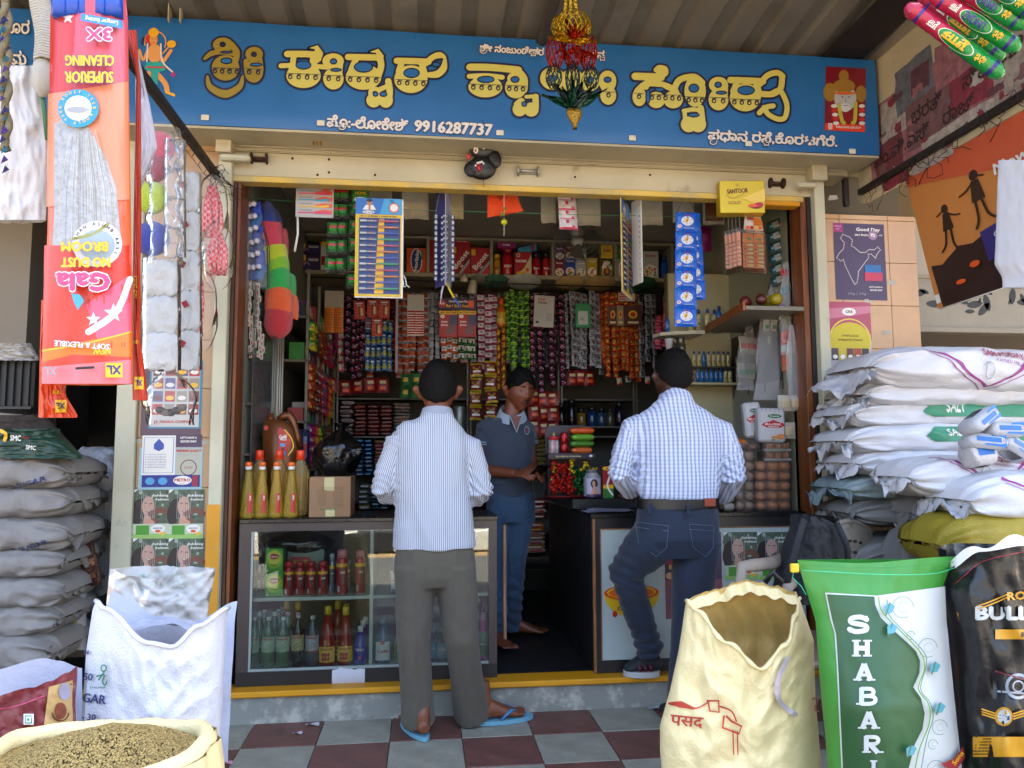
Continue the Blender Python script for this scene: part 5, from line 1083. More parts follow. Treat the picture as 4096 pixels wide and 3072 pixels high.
fn=T('wall_fan','old wall fan with a wire cage under the ceiling','fan',at(2310,960,1.3));FW=mat('8d8a80',.4,.3,name='fan_metal');rf=125*mpp(1.3)
Mf=Matrix.Rotation(rad(62),4,'X')
for k,rr_ in enumerate((1,.8,.6,.42,.28)):
 b=B();b.tube([Mf@Vc((rf*rr_*cos(q/24*TAU),rf*rr_*sin(q/24*TAU),-.03*(1-rr_**2)))for q in range(25)],.0018,FW,4);b.build('cage_ring',fn)
b=B()
for k in range(48):
 q=k/48*TAU;b.tube([Mf@Vc((rf*s_*cos(q),rf*s_*sin(q),-.04*(1-s_**2)))for s_ in(.2,.5,.8,1)]+[Mf@Vc((rf*cos(q),rf*sin(q),.035))],.0013,FW,3)
tag(b.build('cage_wires',fn),kind='stuff');B().lathe([(.035,-.05),(.04,-.03),(.04,.01)],mat('a3a098',.4),14,Mf).build('hub',fn)
for k in range(3):b=B();q=k*2.094+.4;b.add([Mf@Vc(v)for v in((.03*cos(q),.03*sin(q),0),(rf*.85*cos(q-.35),rf*.85*sin(q-.35),.012),(rf*.85*cos(q+.35),rf*.85*sin(q+.35),-.012),(.03*cos(q+.6),.03*sin(q+.6),-.004))],[(0,1,2,3)],mat('55524c',.4));b.build('blade',fn)
b=B();b.lathe([(.045,0),(.05,.02),(.05,.06),(.03,.08)],mat('8d8a80',.4),14,c=(.0,.05,.03));b.tube([(0,.05,.1),(0,.05,.3)],.012,FW,8);b.build('motor',fn)
def ksach(t,z,sx=1.,x=0,y=0):
 w,h=.118*sx,.1
 o=NEWO('sachet',KME);LINK(o);o.parent=t;o.location=(x,y,z);o.scale=(sx,1,1);o.rotation_euler=(0,0,.04*sin(z*40))
def kmesh_():
 w,h=.122,.1;b=B();m=mat('0f55b8',.25,.05,.5,50,.1,20,name='blue_sachet_film');m2=mat('0a2f86',.3)
 def f(u,v):
  a_,c_=u*2-1,v*2-1;q=max(0,1-abs(a_)**4)**.6*max(0,1-abs(c_)**4)**.6
  return Vc((a_*w/2,-.013*q+.0015*sin(a_*9+c_*4),-v*h))
 b.grid(f,12,12,m);b.add([(-w/2,.004,0),(w/2,.004,0),(w/2,.004,-h),(-w/2,.004,-h)],[(0,1,2,3)],m2)
 a=Art(.0004);a.rect(-w*.5,-h*.02,w*.5,0,m2);a.ell(0,-h*.48,w*.28,h*.25,mat('c2c6cc',.35),24);a.ell(0,-h*.48,w*.11,h*.14,mat('c9a020',.35),18);a.text('K',0,-h*.48,h*.16,RED,.001);a.ell(-w*.36,-h*.76,w*.09,h*.09,mat('c2c6cc',.35),14);a.stroke([(-w*.4,-h*.8),(-w*.32,-h*.72)],.003,RED);a.stroke([(-w*.32,-h*.8),(-w*.4,-h*.72)],.003,RED)
 for k in range(6):q=k/6*6.28+.3;a.ell(w*.2*cos(q),-h*.48+h*.18*sin(q),w*.03,h*.02,NV,6,adv=False)
 a.L+=1;a.text('jaguar',w*.02,-h*.18,h*.08,RED,.0005,width=w*.3);a.text('cleaning powder',w*.05,-h*.86,h*.07,mat('c2c6cc',.35),0,width=w*.5);a.ring(-w*.34,-h*.14,h*.05,h*.065,mat('3aa070',.4),12)
 k0=len(b.v)
 for v in a.b.v:b.v.append(f((v[0]/w)+.5,-v[1]/h)+Vc((0,-.0007-v[2]*a.step,0)))
 for fc,mi_ in zip(a.b.f,a.b.mi):b.f.append([i+k0 for i in fc]);b.mi.append(b.mid(a.b.m[mi_]));b.sm.append(False)
 return b.mesh('sachet')
KME=kmesh_()
t=T('blue_sachet_strip','front strip of six blue cleaning powder sachets hanging at the right','sachet strip',at(2745,850,.0))
for k in range(6):ksach(t,-k*(at(2745,850,0).z-at(2745,925,0).z),.93,-.0035*k)
b=B();b.tube([(-.05,0,0),(0,0,.1),(.05,0,0)],.0015,BLK,4);b.build('string',t)
t=T('blue_sachet_strip','rear strip of blue cleaning powder sachets partly hidden behind the front strip','sachet strip',at(2757,853,.04));[ksach(t,-k*.0885,.97,.004*k)for k in range(5)]
x0,x1,z0,z1=pxr(2882,722,3055,852,-.08)
def sant(a,w,h):a.text('SANTOOR',w*.4,h*.68,h*.2,BR,.0012,width=w*.46,rot=4);a.stroke([(w*.14,h*.55),(w*.3,h*.45),(w*.55,h*.6)],.002,BR);a.text('GOLD',w*.32,h*.32,h*.14,mat('8a6a0c',.4),.0005,width=w*.28);a.poly([(w*.5,h*.45),(w,h*.75),(w,h*.35),(w*.75,h*.3)],mat('d8b83a',.3));a.ell(w*.8,h*.2,w*.14,h*.07,BR);a.ell(w*.86,h*.24,w*.1,h*.08,RED);a.ell(w*.72,h*.22,w*.1,h*.05,ORG);a.star(w*.4,h*.86,h*.06,mat('a8801c',.4),6)
carton('soap_box','gold soap carton hanging in front of the lintel at the right','box',(x0,x1,z0,z1),-.08,.07,'c2a00a',sant,rz=rad(-7),m=mat('bd9c08',.28,.35,.05,30,name='gold_card'),r=.003)
def inc(px,y0,Y,lab,rz,W_=.125):
 p=at(px,y0,Y);t=T('incense_pack',lab,'packet',(p.x,Y,p.z),rz,'orange soap packs below the gold box');w=W_
 m=mat('b3621c',.35,0,.3,40,.1,10,name='orange_box')
 hd=B();hd.grid(lambda u,v:Vc((lp(-w*.4,w*.4,u)*(.85+.25*v),.004*sin(u*6),-.085*v)),6,4,mat('b8b0a8',.4));hd.build('header_card',t)
 a=Art(.0005);a.text('100%',-w*.12,-.025,.02,RED,.001);a.poly([(0,-.02),(w*.35,-.02),(w*.35,-.06),(.0,-.06)],m);[a.rect(-w*.35+k*w*.19,-.08,-w*.35+k*w*.19+w*.14,-.064,[ORG,RED,YE,ORG][k])for k in range(4)];a.build('header_print',t,fn=lambda u,v,h:Vc((u,-.006-h,v)))
 bx=B().rbox(-w*.235,w*.235,0,.02,-.021,-.001,m,.002);bx.box(-w*.2,-w*.12,-.001,0,-.016,-.006,BR);bx.box(0,w*.2,-.001,0,-.016,-.005,mat('8a9a6a',.4));bm_=bx.mesh('soap')
 top=B().rbox(-w*.235,w*.235,0,.022,-.05,-.001,m,.002);top.add([(-w*.15,-.001,-.03),(w*.15,-.001,-.04),(w*.1,-.001,-.02)],[(0,1,2)],GRN);tm_=top.mesh('soap')
 for c in(-1,1):
  o=NEWO('soap_box',tm_);LINK(o);o.parent=t;o.location=(c*w*.245,0,-.1)
  for k in range(6):o=NEWO('soap_box',bm_);LINK(o);o.parent=t;o.location=(c*w*.245,0,-.151-k*.0215)
 b=B();b.rbox(-w*.51,w*.51,-.004,.026,-.285,-.08,film((1,.98,.95),.05,'clear_film',.08,.8,30),.004);b.build('clear_wrapper',t)
 return t
for k in range(3):inc(3010+k*4,858+k*10,-.02+k*.028,['front','middle','rear'][k]+' orange soap pack of the three facing the street',rad(8))
for k in range(4):inc(2958-k*15,862+k*5,.02+k*.02,ORD[k]+' orange soap pack of those turned sideways, counted from the right',rad(68))
m_tl=sachet(.1,.058,.008,P6('333333','001100','011200','001120','333333'),[mat('1a4a5a',.35,.1,.4,50),mat('8a9a9a',.4),mat('b0721c',.4),mat('2a3a30',.5)])
t=T('teal_card_strip','strip of teal and orange packets hanging slanted beside the right jamb','packet strip',at(3098,880,.25),rad(-42))
for k in range(6):o=NEWO('packet',m_tl);LINK(o);o.parent=t;o.location=(.002*k,0,-k*.062);o.rotation_euler=(0,rad(-14),0)
def clearbag(px,y0,y1,wpx,Y,lab,fill,rz=.3,sway=-20):
 p=at(px,y0,Y);q=at(px+sway,y1,Y);t=T('clear_bag',lab,'plastic bag',p,0,'clear bags hanging along the right wall');w=wpx*mpp(Y);h=p.z-q.z;dx=q.x-p.x;r=random.Random(px)
 def f(u,v):a=2*pi*u;rr_=w/2*(.35+.65*min(1,v*3))*(1+.08*sin(a*5+v*9)+.06*nz((u*6,v*5,px),1));return Vc((dx*v+rr_*cos(a),rr_*.35*sin(a),-h*v))
 b=B();b.grid(f,34,20,film((.97,.97,.98),.13,'clear_film',.1,1,25),True,True);b.build('film',t)
 for k,(c,v0,sz)in enumerate(fill):
  for i in range(3):
   m=mat(c,.35,0,.2,50);b=B();b.rbox(-sz/2,sz/2,-.006,.006,-sz,sz,m,.005,Matrix.Translation((dx*v0+(i-1)*w*.27,.004*i,-h*v0+r.uniform(-.01,.01)))@Matrix.Rotation(r.uniform(-.2,.2),4,'Y'));b.build('small_pack',t)
   a=Art(.0005);a.rect(-sz*.3,-sz*.5,sz*.3,sz*.1,[RED,GRN,BK][k%3]);a.build('print',t,M=Matrix.Translation((dx*v0+(i-1)*w*.27,-.0066+.004*i,-h*v0))@Matrix(((1,0,0,0),(0,0,-1,0),(0,1,0,0),(0,0,0,1))))
 return t
clearbag(3120,1065,1600,130,.28,'long clear bag of white packs hanging in front of the corner cabinet',[('a8aca8',.28,.035),('9aa09c',.45,.035)],sway=-50)
clearbag(3145,1050,1420,70,.15,'clear bag of coloured pens and packs beside the right jamb',[('a83a3a',.1,.02),('2a6a8a',.3,.02),('6a3a8a',.5,.02),('c04a14',.8,.03)],sway=10)
clearbag(3000,1300,1560,90,.5,'clear bag with grey sheets hanging on the right wall',[('8a8880',.3,.05),('7a766c',.7,.05)],sway=-15)
clearbag(3165,1300,1600,60,.1,'narrow empty clear bag hanging beside the right jamb',[],sway=15)
t=T('red_sauce_pouch','orange red pouch hanging in the clear bags at the right jamb','pouch',at(3150,1330,.2),rad(-25));o=NEWO('pouch',sachet(.07,.21,.015,P6('000','000','111','222','000','222'),[mat('b3380c',.3,0,.4,40),mat('b8b4a8',.35),mat('9a4a1c',.35)]));LINK(o);o.parent=t
m_st=sachet(.075,.085,.02,P6('0000','0110','0110','0000'),[film((.95,.9,.8),.35,'dull_film',.15,1,30),mat('a89a78',.5)])
for k,(px,py)in enumerate(((3140,1580),(3175,1580),(3150,1690))):
 t=T('spice_packet',['left upper','right upper','lower'][k]+' clear packet of pale nuts hanging at the right jamb','packet',at(px,py,.12),rad(-15),'nut packets');o=NEWO('packet',m_st);LINK(o);o.parent=t;r=random.Random(k)
 for q in range(6):b=B();b.ball((r.uniform(-.025,.025),-.005+r.uniform(-.006,.006),-.03-r.uniform(0,.04)),.009,mat('a08c60',.6),8,6,(1,.7,1));b.build('nut',t)
#showcase counter on the left
CY=.04
lcn=T('glass_showcase','dark framed glass showcase counter with a granite top, left of the gangway','showcase',(.5,CY,.146))
gx0,gx1=-.105,1.098;GT=.905
fz=lambda y,x=1450:at(x,y,CY).z
oz0,oz1=fz(2674),fz(2120);ox0,ox1=at(997,2400,CY).x,at(1955,2400,CY).x;mx=at(1484,2400,CY).x;sz=fz(2387)
B().rbox(gx0,gx1+.005,CY-.012,.46,GT-.02,GT,STONE,.003).build('granite_top',lcn,True)
FRM=mat('3b3230',.35,0,.05,40,.15,6,name='brown_laminate');FRD=mat('1d1a1b',.35,0,.05,40,.15,6,name='dark_laminate')
b=B();b.box(gx0,gx1,CY,CY+.02,oz1,GT-.0205,FRM);b.box(gx0,gx1,CY,CY+.02,.147,oz0,FRD);b.box(gx0,ox0,CY+.0005,CY+.02,oz0+.0005,oz1-.0005,FRM);b.box(ox1,gx1,CY+.0005,CY+.02,oz0+.0005,oz1-.0005,FRM);b.build('front_frame',lcn,True)
PL_=mat('8f9893',.4,name='pale_laminate')
b=B();b.box(gx0,gx0+.015,CY+.021,.44,.147,GT-.021,PL_);b.build('side_panel',lcn,True);B().box(gx1-.015,gx1,CY+.021,.44,.147,GT-.021,FRD).build('side_panel',lcn,True)
B().box(gx0+.016,gx1-.016,.43,.44,.147,GT-.021,mat('2b2a2a',.7)).build('back_panel',lcn,True);B().box(gx0+.016,gx1-.016,CY+.021,.429,oz0-.02,oz0-.004,PL_).build('floor_board',lcn,True)
WL=mat('a8b0ae',.4,name='white_laminate')
B().rbox(gx0+.016,gx1-.016,CY+.03,.40,sz-.016,sz,WL,.001).build('shelf_board',lcn,True);B().rbox(mx-.008,mx+.008,CY+.022,.40,oz0-.003,oz1+.01,WL,.001).build('divider',lcn,True)
for(a_,b_,c_,d_)in((ox0,ox1,oz0,oz0+.012),(ox0,ox0+.012,oz0+.013,oz1)):B().rbox(a_,b_,CY+.004,CY+.018,c_,d_,mat('8d9896',.35,.3),.001).build('glass_channel',lcn,True)
def paneM():
 m=bpy.data.materials.new('showcase_glass');m.use_nodes=True;n=m.node_tree.nodes;l=m.node_tree.links;n.remove(n['Principled BSDF'])
 tr=n.new('ShaderNodeBsdfTransparent');tr.inputs[0].default_value=(.88,.93,.9,1);gl=n.new('ShaderNodeBsdfGlossy');gl.inputs['Roughness'].default_value=.02
 fr=n.new('ShaderNodeFresnel');fr.inputs[0].default_value=1.62;mx_=n.new('ShaderNodeMixShader');l.new(fr.outputs[0],mx_.inputs[0]);l.new(tr.outputs[0],mx_.inputs[1]);l.new(gl.outputs[0],mx_.inputs[2]);l.new(mx_.outputs[0],n['Material Output'].inputs[0]);return m
B().box(ox0+.002,ox1,CY+.010,CY+.014,oz0+.003,oz1-.001,paneM()).build('glass_pane',lcn,True)
tag(B().rbox(1.125,1.14,.0,.03,.33,.865,woodm('7a5a40'),.002).build('flap_door_edge'),'narrow wooden edge of the gangway flap beside the glass showcase','flap door')
p=at(1394,2706,CY-.004);r=random.Random(6);
tag(B().grid(lambda u,v:Vc((p.x+lp(-.075,.075,u),CY-.002-.012*v*(1-v)*2-.004*abs(nz((u*5,v*4,0))),p.z+lp(-.03,.03*(1+.5*sin(u*9)*.3+(.3 if.2<u<.6 else 0)),v))),12,6,mat('b0b0b8',.7,0,.2,40)).build('torn_paper'),'torn white paper stuck on the dark base of the glass showcase','paper')
#bottles
def pxthing(px0,px1,yt,Y,zb_):w=(at(px1,yt,Y).x-at(px0,yt,Y).x)/2;return at((px0+px1)/2,yt,Y).x,w,at((px0+px1)/2,yt,Y).z-zb_
SH=oz0-.003
def sauce(px0,px1,yt,Y,col,labc,cap,lab,txt='SANGAVI',lb2=GRN,grp='sauce bottles in the showcase',rough=.15,zb_=None):
 x,w,h=pxthing(px0,px1,yt,Y,zb_ or SH);zb0=zb_ or SH
 m=mat(col,rough,0,0,60,.06,30,name='sauce_bottle')
 t=lathe_thing('sauce_bottle',lab,'bottle',(x,Y+w,zb0),[('body',m,[(w*.85,0),(w,h*.04),(w*.97,h*.3),(w,h*.55),(w*.97,h*.68),(w*.6,h*.83),(w*.32,h*.91),(w*.32,h*.94)]),('cap',mat(cap,.4),[(w*.36,h*.93),(w*.38,h*.995),(w*.3,h)])],grp,16)
 a=Art(.0002);a.rect(-w*1.3,h*.32,w*1.3,h*.62,mat(labc,.4));a.rect(-w*1.3,h*.3,w*1.3,h*.325,lb2);a.rect(-w*1.3,h*.62,w*1.3,h*.63,lb2);a.text(txt,0,h*.58,w*.42,RED,.0008,width=w*1.5);a.stroke([(-w*.5,h*.38),(0,h*.45),(w*.5,h*.48)],.0025,lb2);a.stroke([(-w*.3,h*.36),(w*.1,h*.4),(w*.6,h*.42)],.0025,lb2)
 a.build('wrap_label',t,fn=wrapA(w,0),sub=10,ext=(-w*1.3,w*1.3,h*.3,h*.63));return t
for k,(a_,b_)in enumerate(((992,1037),(1044,1098),(1102,1158))):sauce(a_,b_,2473,.10,'3c5a30','9aa88a','b0b4b4',ORD[k]+' green chilli sauce bottle from the left in the front row')
for k,(px,yt)in enumerate(((1033,2455),(1094,2453),(1147,2452),(1052,2442),(1112,2440),(1126,2430))):sauce(px-24,px+24,yt,.10+.075*(1+k//3)+.02*(k%3),'3c5a30','9aa88a','b0b4b4',ORD[k]+' green sauce bottle behind the front row, mostly hidden')
sauce(1163,1215,2463,.10,'141312','a8a06a','b0b4b4','dark soya sauce bottle right of the green chilli sauce',lb2=BR);sauce(1165,1213,2455,.19,'141312','a8a06a','b0b4b4','dark soya sauce bottle standing behind the front one',lb2=BR)
sauce(1220,1275,2468,.10,'3c4248','a8a8b0','b4b4b8','clear vinegar bottle with a red and white label',lb2=RED)
def ketch(px0,px1,yt,Y,lab):
 x,w,h=pxthing(px0,px1,yt,Y,SH)
 t=lathe_thing('ketchup_bottle',lab,'bottle',(x,Y+w,SH),[('body',mat('8a120c',.12,0,0,60,.08,20,name='ketchup'),[(w*.9,0),(w,h*.04),(w*.98,h*.3),(w*.66,h*.6),(w*.36,h*.86)]),('cap',mat('c2a010',.4),[(w*.42,h*.855),(w*.4,h*.99),(w*.3,h)])],'ketchup bottles in the showcase',18)
 a=Art(.0004);a.rect(-w*1.1,h*.07,w*1.1,h*.33,YE);a.text('SANGAVI',0,h*.29,w*.35,RED,.0008,width=w*1.4)
 for k in range(6):a.ell(-w*.4+(k%3)*w*.32,h*(.13+.07*(k//3)),w*.17,h*.035,RED,10)
 a.build('wrap_label',t,fn=wrapA(w,0),sub=8,ext=(-w*1.1,w*1.1,h*.07,h*.33))
ketch(1274,1343,2430,.10,'red ketchup bottle with a yellow cap beside the vinegar');ketch(1347,1414,2432,.11,'red ketchup bottle beside the blue whitener bottle')
for k,(px,yt)in enumerate(((1141,2405),(1187,2413),(1348,2408),(1355,2398),(1383,2420))):ketch(px-28,px+28,yt,.22+.03*(k%2),ORD[k]+' ketchup bottle from the left in the shaded rear row')
x,w,h=pxthing(1407,1472,2511,.10,SH)
def ul(t):a=Art(.0003);a.text('UJALA',0,h*.42,w*.4,WH,.0006,width=w*1.1);a.star(0,h*.2,w*.25,PK,8,.7);a.build('print',t,fn=wrapA(w*.98,0),sub=6,ext=(-w,w,0,h*.6))
lathe_thing('whitener_bottle','blue fabric whitener bottle left of the white divider','bottle',(x,.10+w,SH),[('body',mat('10288a',.2),[(w*.85,0),(w,h*.05),(w*.96,h*.4),(w*.6,h*.65),(w*.28,h*.85)]),('cap',mat('c0c4c8',.35),[(w*.32,h*.85),(w*.32,h),(w*.2,h*1.01)])],art=ul)
for k in range(2):lathe_thing('whitener_bottle','blue fabric whitener bottle, %s behind the front one'%ORD[k],'bottle',(x+.008+k*.006,.19+.07*k,SH),[('body',mat('10288a',.2),[(w*.85,0),(w,h*.05),(w*.96,h*.4),(w*.6,h*.65),(w*.28,h*.9)]),('cap',mat('c0c4c8',.35),[(w*.32,h*.9),(w*.32,h*1.08),(w*.2,h*1.09)])],'blue whitener bottles')
def squat(px0,px1,yt,Y,col,cap,lab,txt,lc,tc=WH,zb_=None,sy=.6,labr=(.08,.5)):
 zb0=zb_ or SH;x,w,h=pxthing(px0,px1,yt,Y,zb0)
 def ar(t):a=Art(.0003);a.rect(-w*.85,h*labr[0],w*.85,h*labr[1],lc);a.text(txt,0,h*(labr[0]+labr[1])/2,w*.5,tc,.0008,width=w*1.2);a.ell(0,h*labr[1]*.95,w*.25,w*.2,RED,12);a.build('label',t,fn=wrapA(w,0,sy),sub=6,ext=(-w,w,0,h))
 return lathe_thing('cleaner_bottle',lab,'bottle',(x,Y+w,zb0),[('body',mat(col,.15,name='bottle_plastic'),[(w*.9,0),(w,h*.04),(w*.98,h*.4),(w*.6,h*.7),(w*.3,h*.86)]),('cap',mat(cap,.4),[(w*.34,h*.85),(w*.3,h),(w*.2,h*1.01)])],'cleaner bottles in the showcase',18,sy,art=ar)
squat(1494,1568,2484,.10,'0c5a78','0c5a78','teal glass cleaner bottle right of the white divider','Colin',WH,RED);squat(1574,1640,2480,.10,'8a9a10','8a7a10','yellow green dish soap bottle half behind the trouser leg','KING',GRN,YE);squat(1724,1752,2470,.12,'1a2a6a','123','dark blue bottle seen between the trouser legs','D',LB)if 0 else squat(1722,1752,2470,.12,'1a2a6a','2a4a9a','dark blue bottle seen between the trouser legs','D',LB)
squat(1742,1798,2478,.10,'1c5a5a','2a6a6a','teal bottle seen between the trouser legs','HAND',mat('7a9ab0',.4));squat(1915,1953,2413,.10,'b83a8a','c04a92','slim pink bottle at the right end of the glass showcase','Fine',GRN,sy=.8);squat(1900,1930,2405,.2,'145a30','1a7a3a','green capped bottle behind the slim pink one','x',GRN);squat(1520,1552,2420,.2,'0c2a5a','0c2a5a','dark blue bottle in the shade behind the teal cleaner','B',NV)
UZ=sz+.0005
squat(1560,1592,2196,.10,'14206a','a02030','dark blue toilet cleaner bottle beside the trousers on the upper shelf','HARPIC',WH,RED,zb_=UZ);squat(1884,1950,2275,.25,'6a7080','8a8a92','grey bottle in the right end of the upper showcase shelf','x',GY,zb_=UZ)if 0 else None
def lip(a,w,h):a.rect(0,h*.02,w,h*.98,mat('3a8a1c',.4));a.ell(w*.5,h*.55,w*.47,h*.4,mat('8ab020',.4));a.ell(w*.5,h*.6,w*.34,h*.3,mat('d0c43a',.4));a.ell(w*.5,h*.66,w*.3,h*.12,RED);a.text('Lipton',w*.5,h*.66,h*.1,WH,.0006,width=w*.44);a.text('Green',w*.5,h*.32,h*.1,GRN,.0004);a.ell(w*.12,h*.08,w*.07,h*.035,WH)
for k,(y0,y1)in enumerate(((2288,2382),(2194,2288))):
 x0,x1,z0,z1=pxr(1062,y0,1132,y1,.1);hh=(at(1098,2194,.1).z-UZ)/2;carton('tea_box',['lower','upper'][k]+' green and yellow tea box on the showcase shelf','box',(x0,x1,UZ+k*(hh+.0005),UZ+k*(hh+.0005)+hh),.1,.07,'2f7a1c',lip,group='tea boxes in the showcase')
def can(px0,px1,yt,Y,cap,lab,col='a01418',n=1):
 x,w,h=pxthing(px0,px1,yt,Y,UZ)
 t=lathe_thing('spray_can',lab,'spray can',(x,Y+w,UZ),[('body',mat(col,.22,.4,name='can_lacquer'),[(w*.9,0),(w,h*.02),(w,h*.8),(w*.85,h*.83)]),('cap',mat(cap,.35),[(w*.84,h*.83),(w*.8,h*.97),(w*.6,h)]),('rim',AL,[(w*1.01,0),(w*1.01,h*.012)])],'insect spray cans in the showcase',16)
 a=Art(.0002);a.rect(-w*1.2,h*.62,w*1.2,h*.7,YE);a.poly([(w*.1,h*.2),(w*.7,h*.3),(w*.6,h*.62),(-w*.1,h*.6)],BR);a.text('HIT',w*.3,h*.5,w*.5,WH,.0008);a.rect(-w*.6,h*.06,-w*.2,h*.2,GY);a.build('wrap_label',t,fn=wrapA(w,0),sub=8,ext=(-w*1.2,w*1.2,0,h))
for k,(a_,b_)in enumerate(((1133,1174),(1177,1219),(1222,1263),(1268,1311))):can(a_,b_,2247,.1+.008*(k%2),'a01418' if k else 'b01c20',ORD[k]+' short red insect spray can from the left')
can(1342,1391,2202,.1,'c06a70','tall red and yellow spray can with a pink cap, left of two');can(1419,1461,2202,.12,'c06a70','tall red spray can standing alone near the white divider');can(1316,1340,2215,.14,'8a8f98','slim grey spray can in a row of red ones',col='6a7078');can(1386,1402,2240,.16,'8a8f98','slim grey can half hidden behind the tall red one',col='6a7078')
x0,x1,z0,z1=pxr(1150,2197,1296,2300,.22);carton('refill_box','grey green refill box with a red and green band behind the short cans','box',(x0,x1,UZ,z1),.22,.1,'6a7468',lambda a,w,h:(a.rect(w*.08,h*.6,w*.62,h*.82,RED),a.rect(w*.08,h*.45,w*.6,h*.6,GRN),a.text('VALUE REFILL',w*.35,h*.7,h*.14,YE,.0006,width=w*.45)))
for k in range(3):x0,x1,z0,z1=pxr(1022+k*2,2200,1060,2260,.25);carton('dark_box',ORD[k]+' dark box counted upwards at the left end of the showcase shelf','box',(x0,x1,UZ+k*.075,UZ+k*.075+.074),.25,.08,['1c2030','20242c','18181c'][k],lambda a,w,h:a.rect(w*.3,h*.2,w*.6,h*.7,GY),group='dark boxes in the showcase')
def binbag(name,lab,c,rx,ry,hz,seed,knot=True,lean=.0):
 t=T(name,lab,'bag',c);m=mat('08080a',.16,0,1,14,name='black_polythene')
 def f(u,v):
  a=2*pi*u;k=sin(pi*min(1,.08+v*.92))**.5 if v<.55 else(1-((v-.55)/.45)**1.5*.93)
  w=1+.13*nz((cos(a)*2,sin(a)*2,v*3),1,seed)+.05*sin(a*7+v*6)*v+.03*nz((cos(a)*6,sin(a)*6,v*9),1,seed)
  return Vc((rx*k*w*cos(a)+lean*v*v,ry*k*w*sin(a),hz*v))
 b=B();b.grid(f,60,30,m,True,True);b.build('bag_body',t)
 if knot:b=B();b.grid(lambda u,v:Vc((lean+(.012+.03*v**2)*cos(6.283*u)*(1+.4*sin(u*20)),(.01+.02*v)*sin(6.283*u),hz*.96+.035*v)),16,5,m,True,True);b.build('knot',t)
 return t
x0,x1,z0,z1=pxr(1060,2120,1335,2205,.27);binbag('black_bag','black polythene bag lying on top of boxes inside the showcase',((x0+x1)/2,.28,z0-.02),(x1-x0)/2,.08,z1-z0+.02,3,False)
#goods on the showcase top
TZ=GT+.0005
def oil(px0,px1,yt,Y,lab,grp,big=False):
 x,w,h=pxthing(px0,px1,yt,Y,TZ);m=mat('c9a80c' if not big else 'b08f28',.05,name='sunflower_oil')
 om=film((.97,.76,.12)if not big else(.93,.76,.36),.18,'sunflower_oil',.05,.15,30)
 if not big:prof=[(w*.93,0),(w,h*.03)]+[(w*(1-.5*(k/12)**1.7)*(1+(.02 if k%2 else 0)),h*(.06+.055*k))for k in range(13)]+[(w*.46,h*.8),(w*.38,h*.87)]
 else:prof=[(w*.9,0),(w,h*.04),(w*.96,h*.2),(w,h*.25),(w*.9,h*.45),(w,h*.6),(w*.92,h*.7),(w*.45,h*.84),(w*.4,h*.88)]
 t=lathe_thing('oil_bottle',lab,'oil bottle',(x,Y+w*.9,TZ),[('body',om,prof)],grp,18,.85)
 if big:B().lathe([(w*.46,h*.865),(w*.45,h*.985),(w*.36,h)],mat('d8401c',.35),16,sy=1).lathe([(w*.56,h*.855),(w*.56,h*.865)],mat('d8401c',.35),16).build('cap',t)
 else:B().lathe([(w*.44,h*.86),(w*.44,h*.92)],WH,16).lathe([(w*.45,h*.92),(w*.44,h*.98),(w*.36,h)],mat('d8641c',.35),16).build('cap',t)
 a=Art(.0004)
 if not big:a.rect(w*.15,h*.1,w*.75,h*.44,RED);a.text('Gold',w*.45,h*.36,w*.3,WH,.0006,rot=90);a.build('label',t,fn=lambda u,v,h_:(lambda rr_:Vc(((rr_+h_)*sin(u/w),-(rr_*.87+h_)*cos(u/w),v)))(w*1.04*lp(1,.9,min(1,v/(h*.45)))),sub=6,ext=(0,w,0,h*.45))
 return t
for k,(a_,b_)in enumerate(((957,1022),(1014,1076),(1072,1134),(1130,1194))):oil(a_,b_,1848,.05+.004*k,ORD[k]+' tapered oil bottle from the left in the front row','tapered oil bottles')
for k,(a_,b_)in enumerate(((998,1068),(1076,1150),(1160,1237))):oil(a_,b_,1800-k%2,.13+.01*k,['left','middle','right'][k]+' wide oil bottle with a red cap in the rear row','wide oil bottles',True)
x0,x1,z0,z1=pxr(1048,1700,1192,1850,.24)
BZ=mat('6a3c1c',.3,.35,.1,30,name='bronze_plastic');t=T('oil_jerrycan','bronze oil jerrycan with a handle and red label behind the oil bottles','jerrycan',(0,.24,TZ))
pts=[at(x,y,.24)for x,y in((1050,2010),(1046,1700),(1052,1684),(1064,1676),(1110,1676),(1150,1690),(1172,1720),(1186,1770),(1196,1830),(1198,2010))]
def can_prism(pts,d,m,t,name,rr_=.012):
 b=B();n=len(pts);c=sum((p for p in pts),Vc())/n;lay=[(0,.86),(.012,.96),(.03,1),(d-.03,1),(d-.012,.96),(d,.86)];vs=[];fs=[]
 for(y,s)in lay:vs+=[Vc((c.x+(p.x-c.x)*(1-(1-s)*.5),.24+y,c.z+(p.z-c.z)*(1-(1-s)*.35)))for p in pts]
 for j in range(5):
  for i in range(n):fs.append((j*n+i,j*n+(i+1)%n,(j+1)*n+(i+1)%n,(j+1)*n+i))
 fs+=[tuple(range(n))[::-1],tuple(5*n+i for i in range(n))];b.add(vs,fs,m,True);return b.build(name,t,True)
can_prism(pts,.14,BZ,t,'body')
hp=[at(x,y,.31)for x,y in((1112,1680),(1135,1664),(1158,1660),(1172,1682),(1180,1710),(1190,1745),(1194,1790))];B().tube(hp,[.017,.02,.021,.02,.018,.018,.02],BZ,12).build('handle',t,True)
p=at(1082,1677,.29);B().lathe([(.022,-.004),(.022,.008),(.017,.01),(.018,.028),(.013,.03)],BZ,16,Matrix.Translation(p)).build('cap',t,True)
a=Art(.0006);D_=lambda q:(at(900+q[0]*.3617,1600+q[1]*.3617,.238).x,at(900+q[0]*.3617,1600+q[1]*.3617,.238).z)
